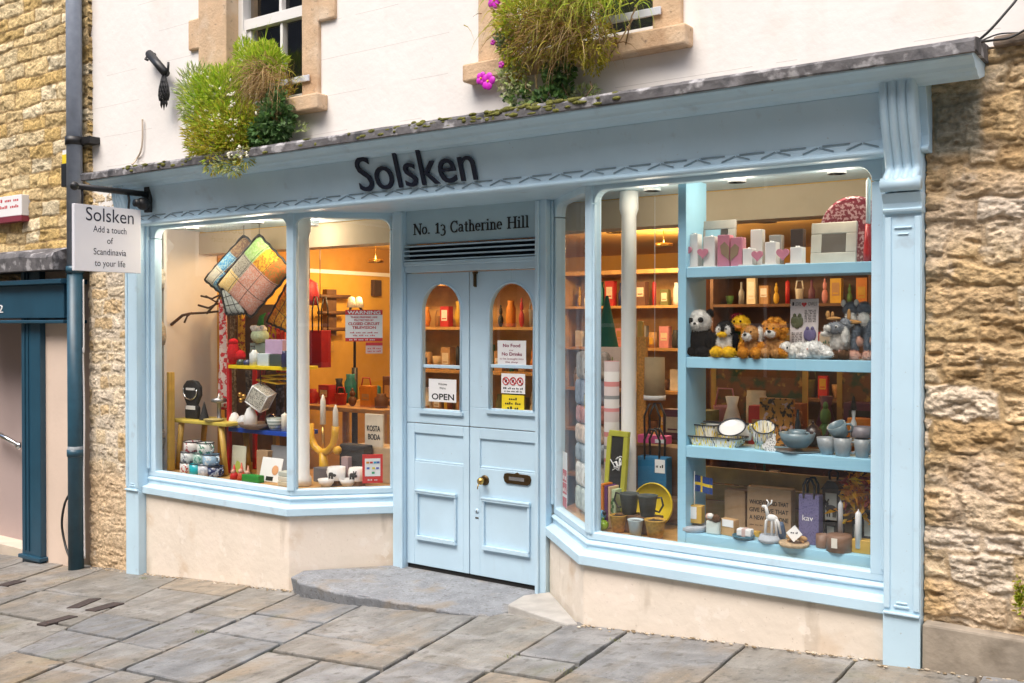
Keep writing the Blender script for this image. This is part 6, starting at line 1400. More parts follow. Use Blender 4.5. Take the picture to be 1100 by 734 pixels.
# on the blue shelf
zq=zB
for u0,u1,vt,lab,m in ((247.5,255.5,443,'white ceramic house at the left of the blue shelf',PAPER),(256,264.5,446,'pale cone shaped ceramic beside the white house',C('pale_ceramic',(.62,.63,.66),.4)),(264,273.5,437,'tall white pleated ceramic on the blue shelf',PAPER)):
    lat('ceramic_ornament',u0,u1,vt,.46,zq,[(1,0),(1,.55),(.55,.9),(.15,1),(0,1)],m,lab,'ornament')
lat('wooden_bowl',262,289,455.5,.45,zq,BOWL,C('driftwood',(.24,.17,.13),.7),'shallow brown bowl in the middle of the blue shelf','bowl',h=.05)
lat('bowl',289,302,449,.46,zq,BOWL,hstripes(C('striped_glaze',(.4,.4,.4),.35),38,[(0,(.55,.58,.56)),(.5,(.22,.27,.26))]),'grey striped bowl at the right of the blue shelf','bowl')
candle(303,308,443,462,.45,'short cream candle at the right end of the blue shelf',CREAM,zs=zq)
b=B(); b.ell((0,0,.06),(.06,.05,.06)); o=b.obj('glass_vase',None,C('midnight_glass',(.01,.012,.06),.12,coat=.5)); o.location=(PX(291,300,.6).x,.60,zq); tag(o,'round midnight blue vase behind the striped bowl','vase')
p=PX(280,427,.48); t=thing('lattice_lantern','white cut metal lantern set on its corner above the blue shelf','lantern',tuple(p)); b=B(); s=.105; Mx=Matrix.Rotation(rad(36),4,'Y')@Matrix.Rotation(rad(18),4,'Z')
CUT=C('cut_metal',(.66,.64,.56),.4); spots(CUT,(.02,.02,.02),95,.36,.33,voronoi=True)
b.rbox((0,0,0),(s*1.5,s*1.2,s*1.5),Mx); b.obj('cut_panels',t,CUT,bevel=.004)
b=B(); 
for sx_ in (-1,1):
    for sz_ in (-1,1): b.tube([Mx@Vector((sx_*s*.75,-s*.6,sz_*s*.75)),Mx@Vector((sx_*s*.75,s*.6,sz_*s*.75))],.006,5); b.tube([Mx@Vector((-s*.75,sx_*s*.6,sz_*s*.75)),Mx@Vector((s*.75,sx_*s*.6,sz_*s*.75))],.006,5); b.tube([Mx@Vector((sz_*s*.75,sx_*s*.6,-s*.75)),Mx@Vector((sz_*s*.75,sx_*s*.6,s*.75))],.006,5)
b.obj('white_edges',t,PAPER)
b=B(); b.tube([(p.x,.48,p.z+.1),(p.x,.48,zY-.03)],.004,5); b.obj('cord',t,BLACK,W=True)
YC=C('yellow_cloth',(.66,.40,.02),.9); b=B(); 
for k_ in range(4): b.rbox((.02*k_,.0,.015+.018*k_),(.26-.02*k_,.12,.014),Matrix.Rotation(rad(6*(-1)**k_),4,'Y'))
o=b.obj('yellow_cloth',None,YC,bevel=.006); p=PX(292,412,.55); o.location=p; tag(o,'folded mustard cloth hanging under the yellow shelf','cloth')
for k_,(u,v) in enumerate(((258,424),(262,426),(259,430))):
    b=B(); b.ell((0,0,0),.022,0,10); o=b.obj('gold_bauble',None,BRASS); o.location=PX(u,v,.5); tag(o,('topmost gold bauble hanging under the yellow shelf','rightmost gold bauble hanging under the yellow shelf','lowest gold bauble hanging under the yellow shelf')[k_],'bauble','gold baubles')
# mugs at the bottom left
def pmug(n,base,c2,sc=40): 
    m=C('mug_'+n,base,.25,.03,coat=.3); 
    if c2: spots(m,c2,sc,.54,.57)
    return m
GMG='patterned enamel mugs piled at the bottom of the left window'
RW,GW=pmug('red',(.72,.70,.68),(.45,.05,.05)),pmug('green',(.72,.73,.70),(.03,.22,.14))
for u0,u1,row,m,lab,hd in ((195.5,204.5,0,RW,'mug with red figures in the bottom row',0),(205.5,214.5,0,pmug('cyan',(.02,.42,.50),None),'plain turquoise mug in the bottom row',0),(215,225,0,pmug('pale',(.66,.66,.70),(.45,.48,.55)),'white mug with pale grey print in the bottom row',0),(225.5,236.5,0,pmug('navy',(.02,.03,.10),(.35,.4,.5),30),'dark navy mug in the bottom row',1),
    (197,208.5,1,pmug('grey',(.62,.64,.64),(.15,.16,.20)),'mug with grey figures in the middle row',0),(209.5,219,1,pmug('mint',(.40,.56,.50),(.10,.28,.22)),'mint green mug in the middle row',0),(220.5,232,1,pmug('sky',(.33,.50,.66),(.66,.70,.72)),'sky blue mug at the right of the middle row',1),
    (200.5,212.5,2,pmug('rose',(.70,.66,.64),(.40,.06,.08)),'mug with rose figures at the left of the top row',0),(214.5,226,2,GW,'white mug with a green print at the right of the top row',1)):
    cup(u0,u1,400,.24+.03*row,D1+.085*row,m,lab,GMG,hand=hd,prof=STRAIGHT,h=.084,rim=RIM)
# cards, figures and books at the bottom right of the front pane
o=cbox('greeting_card',247.5,262.5,479,.38,D1,.006,C('lime_print',(.58,.58,.46),.6),'greeting card with a pale lime picture behind the red post','card',lean=.06); w,H=wh(o); b=B(); b.prism([(-w*.4,.02),(w*.3,.02),(w*.1,H*.45),(-w*.1,H*.5)],-.003,-.0005,'y'); b.obj('lime_picture',o,C('lime_ink',(.42,.50,.10)))
for i,(u,vt,col,lab) in enumerate(((251,499,(.55,.02,.02),'small red pixie figure nearest the red post'),(259,497,(.60,.10,.05),'small red pixie figure with a tan hat in the middle'),(266,500,(.45,.20,.12),'small brown pixie figure at the right of the three'))):
    t=lat('pixie_figure',u-3.2,u+3.2,vt,.24,D1,[(1,0),(.8,.35),(.45,.5),(.1,1),(0,1)],C('pixie_%s'%'abc'[i],col),lab,'ornament','pixie figures'); w,H=wh(t); b=B(); b.ell((0,-.01,H*.52),(w*.28,w*.28,w*.28),0,8); b.obj('face',t,FP)
cbox('card_box',259,277,511.5,.20,D1,.06,C('grass_green_card',(.02,.26,.04)),'low grass green box at the bottom of the left window','box',h=.055)
o=cbox('greeting_card',277,299,490,.30,D1,.006,PAPER,'white card with orange and black pictures leaning in the left window','card',lean=.25,h=.19); w,H=wh(o); b=B(); b.box(-w*.15,w*.18,-.003,-.0005,.01,H*.22); b.obj('black_picture',o,INKB); b=B(); b.ell((w*.22,-.002,H*.5),(w*.16,.002,H*.2)); b.obj('orange_picture',o,C('apricot_ink',(.70,.36,.18)))
cbox('book',287,308,479,.44,D1,.05,C('grey_book',(.24,.25,.27)),'grey book standing behind the white card','book',lean=.15)
for k_ in range(3): cbox('book',297.5+.4*k_,309.5,500,.22+.006*k_,D1+.036*k_,.14,C('book_cream_%s'%'abc'[k_],((.60,.56,.44),(.66,.63,.54),(.52,.55,.50))[k_]),('lowest book of the cream stack by the mullion','middle book of the cream stack by the mullion','top book of the cream stack by the mullion')[k_],'book','cream books stacked by the mullion',h=.034)
cbox('card_box',275,287,484,.42,D1,.06,KRAFT,'brown carton behind the white card','box')
# ---- behind the left return pane
yR=.62
t=thing('candelabra','yellow U shaped candle holder with two white candles','candle holder',tuple(PX(349,480,yR))); b=B(); cz=PX(349,484,yR)
pts=[PX(u,v,yR) for u,v in ((333,455),(334,470),(338,480),(345,486),(352,485),(358,478),(360,468),(360.5,458))]; b.tube(pts,[.030]*8,10); b.ell(PX(362.5,484,yR),.036); b.cyl(PX(347,486,yR),Vector((cz.x,yR,D1)),.03,.05); b.obj('holder',t,C('mustard_enamel',(.70,.38,.01),.35),W=True)
for u,v0,v1 in ((347,424,456),(360.5,435,466)):
    a,c=PX(u,v1,yR),PX(u,v0,yR); b=B(); b.lathe([(.024,0),(.022,c.z-a.z-.05),(.006,c.z-a.z),(0,c.z-a.z)],12,tuple(a)); b.obj('candle',t,C('ivory_wax',(.76,.72,.64),.4),W=True)
b=B(); b.tube([PX(347,457,yR),PX(347,486,yR)],.012,6); b.obj('spindle',t,BRASS,W=True)
o=cbox('brand_card',391.5,411,445,.78,PX(400,480,.78).z,.02,C('sand_card',(.68,.60,.48),.6),'sand coloured card with black capitals in the left return window','sign'); w,H=wh(o); b=B(); text(b,'KOSTA',-w*.36,w*.36,H*.48,H*.17,-.002,weight=.045); text(b,'BODA',-w*.30,w*.36,H*.22,H*.17,-.002,weight=.045); b.obj('lettering',o,INKB)
b=B(); b.box(-.30,.30,0,.22,0,o.location.z-D1); q=b.obj('display_box',None,C('oat_box',(.45,.33,.20),.7),bevel=.004); q.location=(o.location.x+.05,.77,D1); tag(q,'oat coloured box under the sand card','box')
cbox('dark_basket',364,391,478,.66,D1,.1,C('black_weave',(.02,.018,.018),.8),'low black woven box behind the moose mugs','box',bevel=.01)
for u0,u1,lab in ((343.5,356.5,'white bowl at the left of the return window'),(366.5,379.5,'white bowl right of the bear mug in the return window')):
    lat('bowl',u0,u1,511.5,.40 if u0<360 else .50,D1,BOWL,PAPER,lab,'bowl',h=.058)
for u0,u1,kind,lab in ((354.5,368,'bear','white mug with a black bear in the return window'),(377,389,'moose','white mug with a black moose in the return window')):
    o=cup(u0,u1,499,.50 if kind=='bear' else .56,D1+.04,PAPER,lab,'animal mugs',hand=-1,prof=STRAIGHT,h=.10); w,H=wh(o); b=B(); r=w/2+.001; z=H*.5
    b.ell((0.006,-r+.004,z),(.028,.006,.017),0,10); b.ell((.034,-r*.82,z-.006),(.014,.012,.012),0,8)
    for xx in (-.014,-.004,.012,.022): b.box(xx-.004,xx+.004,-r-.001,-r+.008,z-.034,z-.005)
    if kind=='moose': b.tube([(.03,-r*.85,z+.005),(.04,-r*.8,z+.03)],.005,5); b.tube([(.026,-r*.86,z+.005),(.02,-r*.95,z+.03)],.005,5)
    b.obj('animal_print',o,INKB); q=B(); q.box(-.05,.05,-.04,.04,-.04,-.001); q.obj('saucer_block',o,DWOOD)
cbox('grey_box',336,352,503,.52,D1,.10,C('slate_card',(.12,.12,.14)),'slate grey carton behind the white bowl in the return window','box'); cbox('pink_box',366,373,491,.58,D1,.05,C('mauve_card',(.38,.28,.30)),'mauve carton standing between the animal mugs','box')
# notices on the left return pane
TL=frame_matrix(offset(PL,-.10)[1],offset(PL,-.10)[2]); o0=offset(PL,-.10)[1]
def onret(u,v):                                                 # where the pixel meets the return pane
    d=ray(u,v); n=Vector((TL[0][1],TL[1][1])); t=((o0-Vector((0,-5))).dot(n))/(d[0]*n.x+d[1]*n.y); P=Vector((d[0]*t,-5+d[1]*t,ZC+d[2]*t)); q=TL.inverted()@P; return q.x,q.z
def notice(u0,u1,v0,v1,label,name='notice',y=.016):
    a0,zb=onret(u0,v1); a1,zt=onret(u1,v0); L0=TL@Vector(((a0+a1)/2,y,zb)); t=thing(name,label,'notice',tuple(L0),math.atan2(TL[1][0],TL[0][0])); return t,a1-a0,zt-zb
def npart(t,name,b,m): return b.obj(name,t,m)
t,w,H=notice(371,411,333,367,'white warning notice with red bands on the left return pane','warning_notice')
b=B(); b.box(-w/2,w/2,0,.002,0,H); npart(t,'sheet',b,PAPER); b=B(); b.box(-w/2,w/2,-.002,-.0002,H*.845,H); b.box(-w/2,w/2,-.002,-.0002,0,H*.11); npart(t,'red_band',b,REDINK)
b=B(); text(b,'WARNING',-w*.44,w*.44,H*.865,H*.105,-.003,weight=.05); squiggle(b,-w*.40,w*.3,H*.035,H*.05,-.003,words=5); npart(t,'white_lettering',b,PAPER)
b=B(); text(b,'THESE PREMISES ARE',-w*.36,w*.36,H*.74,H*.055,-.002,weight=.045); text(b,'PROTECTED BY',-w*.26,w*.26,H*.645,H*.055,-.002,weight=.045); text(b,'CLOSED CIRCUIT',-w*.42,w*.42,H*.52,H*.085,-.002,weight=.05); text(b,'TELEVISION',-w*.32,w*.32,H*.40,H*.085,-.002,weight=.045); squiggle(b,-w*.38,w*.38,H*.26,H*.05,-.002,words=5); squiggle(b,-w*.3,w*.3,H*.17,H*.045,-.002,words=4); npart(t,'red_lettering',b,REDINK)
t,w,H=notice(393,411,368,380,'small white and red sticker below the warning notice','small_sticker'); b=B(); b.box(-w/2,w/2,0,.002,0,H); npart(t,'sheet',b,C('blush_card',(.66,.48,.46),.7)); b=B(); b.box(-w/2,w/2,-.002,-.0002,H*.72,H); squiggle(b,-w*.4,w*.4,H*.4,H*.14,-.001,words=3); squiggle(b,-w*.4,w*.4,H*.15,H*.14,-.001,words=3); npart(t,'red_lettering',b,REDINK)
t,w,H=notice(389.5,411.5,489,520.5,'red framed card with rows of little payment symbols in the return window','payment_sign',.05); b=B(); b.box(-w/2,w/2,0,.012,0,H); npart(t,'red_frame',b,C('signal_red',(.62,.015,.01),.4)); b=B(); b.box(-w*.38,w*.38,-.002,-.0002,H*.24,H*.86); npart(t,'white_panel',b,PAPER)
for i,(cx,cz,col) in enumerate(((-.24,.72,(.70,.28,.02)),(-.06,.72,(.60,.04,.04)),(.12,.72,(.02,.35,.60)),(.27,.72,(.05,.10,.40)),(-.22,.52,(.05,.12,.45)),(.05,.52,(.70,.60,.05)),(.24,.52,(.10,.12,.45)),(.03,.36,(.02,.35,.15)))): b=B(); b.box(cx*w-w*.07,cx*w+w*.07,-.004,-.0022,cz*H-H*.035,cz*H+H*.035); npart(t,'symbol',b,C('symbol_%s'%'abcdefgh'[i],col))
b=B(); squiggle(b,-w*.25,w*.25,H*.09,H*.05,-.001,words=2); npart(t,'white_lettering',b,PAPER)
# notices on the door glass
YG_=YD+.018
def dnote(u0,u1,v0,v1,label,m,name='notice'):
    x0,x1,za,zb=XZ(u0,u1,v0,v1,YG_); t=thing(name,label,'notice',((x0+x1)/2,YG_,za)); b=B(); b.box((x0-x1)/2,(x1-x0)/2,0,.0015,0,zb-za); b.obj('sheet',t,m); return t,x1-x0,zb-za
t,w,H=dnote(460.5,490,407.5,432,'white OPEN notice on the left door pane',PAPER,'open_notice'); b=B(); text(b,'OPEN',-w*.38,w*.42,H*.10,H*.26,-.0015,weight=.045); text(b,'Welcome',-w*.15,w*.17,H*.74,H*.10,-.0015); text(b,"We're",-w*.10,w*.12,H*.56,H*.10,-.0015); b.obj('lettering',t,INKB)
t,w,H=dnote(534.5,565,366,393,'white notice in maroon letters on the right door pane',PAPER,'food_notice'); b=B(); text(b,'No Food',-w*.30,w*.30,H*.74,H*.13,-.0015,weight=.045); text(b,'or',-w*.08,w*.08,H*.585,H*.07,-.0015); text(b,'No Drinks',-w*.34,w*.36,H*.40,H*.13,-.0015,weight=.045); text(b,'to be brought into',-w*.42,w*.42,H*.24,H*.075,-.0015); text(b,'the shop',-w*.22,w*.22,H*.11,H*.075,-.0015); b.obj('lettering',t,C('maroon_ink',(.25,.01,.06)))
t,w,H=dnote(538.5,564,401.5,423,'white notice with three red prohibition circles on the right door pane',PAPER,'prohibition_notice')
for cx in (-.30,0,.30): b=B(); r=w*.125; b.tube([(cx*w+r*math.cos(a*math.pi/10),-.002,H*.62+r*math.sin(a*math.pi/10)) for a in range(21)],.0035,5); b.tube([(cx*w-r*.7,-.002,H*.62+r*.7),(cx*w+r*.7,-.002,H*.62-r*.7)],.0035,5); b.obj('red_circle',t,REDINK); b=B(); b.box(cx*w-r*.4,cx*w+r*.35,-.001,-.0002,H*.55,H*.69); b.obj('black_pictogram',t,INKB)
b=B(); squiggle(b,-w*.42,w*.42,H*.22,H*.09,-.001,words=5); squiggle(b,-w*.38,w*.38,H*.08,H*.08,-.001,words=5); b.obj('lettering',t,INKB)
t,w,H=dnote(539,563,424.5,442.5,'yellow notice at the bottom of the right door pane',YELLOW,'yellow_notice'); b=B(); squiggle(b,-w*.18,w*.2,H*.70,H*.15,-.001,words=1); squiggle(b,-w*.36,w*.36,H*.43,H*.15,-.001,words=2); squiggle(b,-w*.26,w*.26,H*.16,H*.15,-.001,words=2); b.obj('lettering',t,INKB)

# ============================================================ inside the shop
def wallboard(u0,u1,v0,v1,X,name,m,label,cat,th=.05):
    a,c=onx(u0,(v0+v1)/2,X),onx(u1,(v0+v1)/2,X); za,zb=onx((u0+u1)/2,v1,X).z,onx((u0+u1)/2,v0,X).z; b=B(); b.box(X-th,X,min(a.y,c.y),max(a.y,c.y),za,zb); o=b.obj(name,None,m,W=(X,(a.y+c.y)/2,za),bevel=.004); return tag(o,label,cat)
XW=IX0+.06
rk=thing('wall_rack','dark wooden wall rack with three thin rods on the ochre wall','rack',tuple(onx(356,362,XW))); a,c=onx(351,330,XW),onx(361.5,330,XW); b=B(); b.box(IX0+.003,XW,min(a.y,c.y),max(a.y,c.y),onx(356,361,XW).z,onx(356,311,XW).z); b.obj('plank',rk,DWOOD,W=True)
for u0,u1,v in ((336,376,318),(342,371,336),(346,372,354)): b=B(); q0,q1=onx(u0,v,XW+.03),onx(u1,v,XW+.03); q1.z=q0.z; b.tube([q0,q1],.022,6); b.obj('rod',rk,DWOOD,W=True)
wallboard(402,410,301,318,XW,'wall_ornament',C('dark_cutout',(.06,.03,.015),.7),'dark wooden cutout high on the ochre wall','ornament')
wallboard(353,359,368,378,XW,'price_card',C('ochre_card',(.45,.25,.05),.7),'small brown card under the wall rack','card')
lm=thing('desk_lamp','pale twin desk lamp with dark arms standing near the ochre wall','lamp',tuple(onx(382,340,XW+.5))); 
b=B(); X_=XW+.5
for u in (377.5,385.5): q=onx(u,324,X_); b.lathe([(.05,-.06),(.03,.04),(.0,.05)],10,tuple(q))
b.obj('shade',lm,CREAM,W=True); b=B(); b.tube([onx(377.5,328,X_),onx(375,336,X_),onx(381,340,X_),onx(381,395,X_)],.014,6); b.tube([onx(385.5,328,X_),onx(389,334,X_),onx(389,345,X_)],.014,6); b.obj('arm',lm,BLACK,W=True); b=B(); q=onx(381,395,X_); b.cyl(q,(q.x,q.y,-.04),.03); b.obj('stand',lm,BLACK,W=True)
# red bags on hooks behind the column
for u0,u1,vt,vb,yy,lab in ((332,345,355,395,1.25,'dark red carrier bag hanging right of the left window column'),(304,316,366,396,1.35,'dark red carrier bag seen beside the mullion of the left window')):
    x0,x1,za,zb=XZ(u0,u1,vt,vb,yy); o=bag(u0,u1,vt,yy,za,.12,C('dark_red_paper',(.33,.01,.02),.6),lab,BLACK,.30,'dark red carrier bags')
    b=B(); b.tube([(0,.06,zb-za+.29),(0,.06,2.58-za)],.004,5); b.obj('hook_cord',o,BLACK)
t=lat('red_shade',325,340,300,1.4,PX(330,328,1.4).z,[(.9,0),(1,.4),(.8,.85),(.1,1),(0,1)],C('dark_red_shade',(.30,.01,.02),.6),'dark red dome shade hanging behind the left window column','lamp shade'); w,H=wh(t); b=B(); b.tube([(0,0,H),(0,0,2.6-t.location.z)],.006,5); b.obj('cord',t,BLACK)
# tables
def table(x0,x1,y0,y1,h,m,label,leg=.05):
    t=thing('display_table',label,'table',((x0+x1)/2,(y0+y1)/2,-.04)); b=B(); b.box(x0,x1,y0,y1,h-.04,h); b.obj('table_top',t,m,W=True,bevel=.005)
    for xx in (x0+.02,x1-.02-leg):
        for yy in (y0+.02,y1-.02-leg): b=B(); b.box(xx,xx+leg,yy,yy+leg,-.04,h-.041); b.obj('leg',t,m,W=True)
    return t
table(-7.25,-6.0,1.5,2.3,1.02,WOOD,'pine table with red and dark goods behind the left window')
COLS={'rust':(.30,.09,.02),'olive':(.14,.14,.04),'plum':(.12,.03,.07),'sand':(.50,.38,.22),'red':(.45,.02,.02),'orange':(.62,.22,.02),'mustard':(.58,.36,.03),'cream':(.66,.58,.44),'teal':(.02,.20,.22),'brown':(.14,.06,.03),'black':(.02,.02,.02),'pink':(.60,.25,.28),'green':(.08,.22,.06),'navy':(.02,.04,.14),'white':(.72,.70,.66),'grey':(.25,.25,.26),'yellow':(.60,.38,.04),'purple':(.16,.04,.20),'tan':(.42,.24,.10),'turquoise':(.04,.24,.26)}
CN=list(COLS)
def CM(n): return C('stock_'+n,COLS[n],.55,.12,20)
sr=random.Random(99)
FORMS=('box','box','box','book','book','tin','jar','jar','bottle','bowl','candle','basket','figure','figure','vase')
def stock(x,y,z,w,h,col,form,label,group):
    b=B(); m=CM(col)
    if form in('box','book','tin') and form!='tin': b.box(-w/2,w/2,-w*.35,w*.35,0,h)
    elif form=='tin': b.lathe([(w*.45,0),(w*.45,h*.8),(w*.42,h*.8),(w*.42,h*.9),(0,h*.9)],12)
    elif form=='jar': b.lathe([(w*.4,0),(w*.45,h*.2),(w*.45,h*.7),(w*.3,h*.85),(w*.32,h),(0,h)],12)
    elif form=='bottle': b.lathe([(w*.3,0),(w*.3,h*.6),(w*.12,h*.78),(w*.12,h*1.1),(0,h*1.1)],10)
    elif form=='bowl': b.lathe([(a*w*.5,c*h*.5) for a,c in BOWL],14)
    elif form=='candle': b.lathe([(w*.22,0),(w*.22,h*.9),(.004,h*.95),(0,h)],10)
    elif form=='basket': b.lathe([(w*.38,0),(w*.48,h*.6),(w*.5,h*.62),(w*.42,h*.6),(w*.36,.02),(0,.02)],12); b.tube([(-w*.45,0,h*.6),(-w*.3,0,h*.95),(w*.3,0,h*.95),(w*.45,0,h*.6)],.007,5)
    elif form=='figure': b.ell((0,0,h*.3),(w*.3,w*.25,h*.32),0,8); b.ell((0,0,h*.75),(w*.2,w*.18,h*.2),0,8); b.ell((0,0,h*.98),(w*.1,w*.1,h*.1),0,6)
    else: b.lathe([(w*.2,0),(w*.42,h*.4),(w*.2,h*.8),(w*.28,h),(w*.2,h),(0,h*.7)],12)
    ms=[m]
    if form in('box','book','tin'):
        q=sr.choice(('cream','white','mustard','black','tan')); q='white' if q==col else q; ms.append(CM(q)); yf=-w*.35-.0015 if form!='tin' else -w*.452
        l0,l1=sr.uniform(.15,.4),sr.uniform(.6,.9); 
        if form=='tin': b.box(-w*.2,w*.2,yf,yf+.01,h*.2,h*.6,1)
        else: b.box(-w*.34,w*.34,yf,yf+.001,h*l0,h*l1,1); b.box(-w*.25,w*.25,yf-.001,yf-.0003,h*(l0+.08),h*(l0+.13),0)
    o=b.obj(form if form!='figure' else 'toy_figure',None,ms,bevel=.004 if form in('box','book') else 0); o.location=(x,y,z); return tag(o,label,form if form!='figure' else 'toy',group)
used=set()
def row(xa,xb,y,z,n,hmax,where,group,cols=None):
    cols=cols or CN; step=(xb-xa)/n
    for i in range(n):
        for _ in range(400):
            c,f=sr.choice(cols),sr.choice(FORMS)
            if (c,f,where) not in used: break
        used.add((c,f,where)); h=hmax*sr.uniform(.55,.92); w=step*sr.uniform(.65,.9)
        stock(xa+step*(i+.5),y+sr.uniform(-.02,.02),z,min(w,.22),h,c,f,f'{c} {"toy" if f=="figure" else f} {where}',group)
row(-7.15,-6.1,1.68,1.021,6,.22,'on the pine table behind the left window','goods on the pine table',['red','black','brown','red','cream','orange'])
row(-7.1,-6.2,1.95,1.021,5,.30,'at the back of the pine table behind the left window','goods on the pine table',['red','red','black','brown','teal'])
# open bookcases at the back
def bookcase(x0,x1,y,zs,dep,h,m,label,names,n,hmax,cols=None):
    t=thing('bookcase',label,'bookcase',((x0+x1)/2,y,-.04)); b=B(); b.box(x0-.03,x0,y,y+dep,-.04,h); b.obj('side_panel',t,m,W=True); b=B(); b.box(x1,x1+.03,y,y+dep,-.04,h); b.obj('side_panel',t,m,W=True)
    b=B(); b.box(x0,x1,y+dep-.015,y+dep-.001,-.04,h); b.obj('back_panel',t,m,W=True); b=B(); b.box(x0-.04,x1+.04,y-.01,y+dep+.01,h+.001,h+.04); b.obj('top',t,m,W=True)
    for z,nm in zip(zs,names):
        b=B(); b.box(x0+.001,x1-.001,y+.002,y+dep-.016,z-.025,z); b.obj('shelf',t,m,W=True)
        row(x0+.04,x1-.04,y+dep*.45,z+.001,n,hmax,f'on the {nm}',f'goods on the {nm}',cols)
    return t
ORD=('bottom','second','third','fourth','top')
WARM=['red','orange','mustard','cream','brown','tan','yellow','pink','white','green','black','teal','rust','olive','plum','sand','grey']
bookcase(-6.25,-4.75,2.0,(.55,.95,1.36,1.75),.32,2.12,WOOD,'pine bookcase of toys and gifts behind the double door',[f'{o} shelf of the toy bookcase behind the door' for o in ('lowest','second','third','top')],12,.27,WARM)
bookcase(-5.35,-3.85,3.4,(.30,.75,1.15,1.55,1.95),.35,2.25,WOOD,'left hand tall pine bookcase at the back of the shop',[f'{o} shelf of the left back bookcase' for o in ORD],12,.27)
bookcase(-3.70,-2.35,3.3,(.30,.75,1.15,1.55,1.95),.35,2.25,DWOOD,'dark wood bookcase in the middle of the back of the shop',[f'{o} shelf of the dark back bookcase' for o in ORD],12,.27,WARM)
bookcase(-2.2,-1.1,3.0,(.30,.75,1.15,1.55,1.95),.35,2.25,WOOD,'right hand pine bookcase at the back of the shop',[f'{o} shelf of the right back bookcase' for o in ORD],8,.27,WARM)
table(-3.3,-1.2,1.15,1.75,.98,DWOOD,'long dark table right behind the blue shelf unit')
row(-3.2,-1.3,1.3,.981,9,.34,'on the dark table behind the shelf unit','goods on the dark table',WARM)
row(-3.2,-1.3,1.58,.981,8,.42,'at the back of the dark table behind the shelf unit','goods on the dark table',WARM)
for i,(x0,x1,z,lab) in enumerate(((-3.0,-2.3,1.52,'golden frame leaning on the dark table, left'),(-2.1,-1.5,1.5,'golden frame leaning on the dark table, right'))):
    t=thing('picture_frame',lab.replace(', left',' nearer the door').replace(', right',' nearer the right wall'),'frame',((x0+x1)/2,1.7,.98)); b=B(); w=x1-x0; H=.72; f=.035
    b.box(-w/2,w/2,0,.02,0,f); b.box(-w/2,w/2,0,.02,H-f,H); b.box(-w/2,-w/2+f,0,.02,f,H-f); b.box(w/2-f,w/2,0,.02,f,H-f); b.obj('frame',t,GOLD); b=B(); b.box(-w/2+f,w/2-f,.008,.014,f,H-f); q=C('picture_%s'%'ab'[i],(.25,.10,.03),.6); spots(q,(.06,.10,.04),9,.5,.6); spots(q,(.55,.30,.06),14,.58,.66); b.obj('picture',t,q)
# big wooden crate boards behind the bottom shelf
b=B(); 
for k_ in range(4): b.box(-.55,.55,0,.02,.10*k_,.10*k_+.094)
o=b.obj('wooden_crate',None,WOOD,bevel=.003); o.location=(-1.95,.48,.545); tag(o,'boarded wooden crate side closing the back of the bottom shelf','crate')
# dark screen and hanging scarves behind the painted shelf
b=B(); x0,x1=PX(240,300,1.02).x,PX(312,300,1.02).x
b.box(x0,x1,1.03,1.06,.0,1.95); o=b.obj('display_screen',None,DWOOD,W=((x0+x1)/2,1.04,0)); tag(o,'dark brown screen standing behind the painted shelf','screen')
for i,(u0,u1,v0,v1,c1,c2,lab) in enumerate(((247,254,330,462,(.20,.12,.06),(.35,.25,.14),'brown woven scarf hanging behind the left end of the painted shelf'),(255,262,318,388,(.70,.40,.03),(.30,.05,.02),'orange spotted scarf hanging left of the felt gnome'),(263,271,398,462,(.06,.05,.05),(.20,.16,.12),'charcoal scarf hanging behind the white lantern'),(288,297,336,392,(.62,.40,.02),(.35,.03,.20),'mustard scarf with plum blotches behind the lilac box'),(298,308,345,400,(.50,.02,.02),(.62,.12,.05),'red scarf hanging at the right behind the painted shelf'),(276,287,398,462,(.25,.02,.02),(.10,.02,.02),'dark red scarf hanging behind the striped bowl'),(296,306,402,462,(.03,.03,.05),(.10,.10,.16),'dark navy scarf hanging behind the yellow leg'))):
    x0,x1,za,zb=XZ(u0,u1,v0,v1,.94); m=C('scarf_%s'%'abcdefg'[i],c1,.95,.2,30); spots(m,c2,34,.5,.56); t=thing('hanging_scarf',lab,'scarf',((x0+x1)/2,.94,za)); b=B(); w=x1-x0; n=10; vs=[];fs=[]
    for p_ in range(n+1):
        for j in range(9): vs.append(((j/8-.5)*w*(1-.12*math.sin(p_/n*3)),.018*math.sin(j*1.6+i),p_/n*(zb-za)))
    for p_ in range(n):
        for j in range(8): fs.append((p_*9+j,p_*9+j+1,(p_+1)*9+j+1,(p_+1)*9+j))
    b.add(vs,fs,0,True); o=b.obj('cloth',t,m); md=o.modifiers.new('t','SOLIDIFY'); md.thickness=.006
    b=B(); b.tube([(0,0,zb-za-.01),(0,.10,zb-za)],.006,5); b.obj('hook',t,BLACK)
# ceiling lamps (lit): the first two real, the rest added to brighten the goods
LAMPW=bpy.data.materials.new('lamp_glow'); LAMPW.use_nodes=True; e=LAMPW.node_tree.nodes['Principled BSDF']; e.inputs['Emission Color'].default_value=(1,.80,.50,1); e.inputs['Emission Strength'].default_value=14
def lamp(x,y,z,en,label,sz=.06):
    t=thing('lamp_or_fill',label,'lamp',(x,y,z)); b=B(); b.lathe([(sz*1.3,0),(sz*1.3,.03),(sz*.95,.03),(sz*.95,.006),(sz*1.3,0)],16); b.tube([(0,0,.03),(0,0,ICE-z)],.005,6); b.obj('lamp_ring',t,BRASS)
    b=B(); b.lathe([(sz*.94,.012),(0,.012)],16); b.obj('lamp_bulb',t,LAMPW)
    l=bpy.data.lights.new('lamp_light','POINT'); l.energy=en; l.color=(1,.68,.34); l.shadow_soft_size=.07; o=bpy.data.objects.new('lamp_light',l); COL.objects.link(o); o.location=(x,y,z-.06)
pa=onx(403.5,282,-6.9); lamp(pa.x,pa.y,pa.z,LE,'lit lamp hanging by the ochre wall, seen through the left return pane')
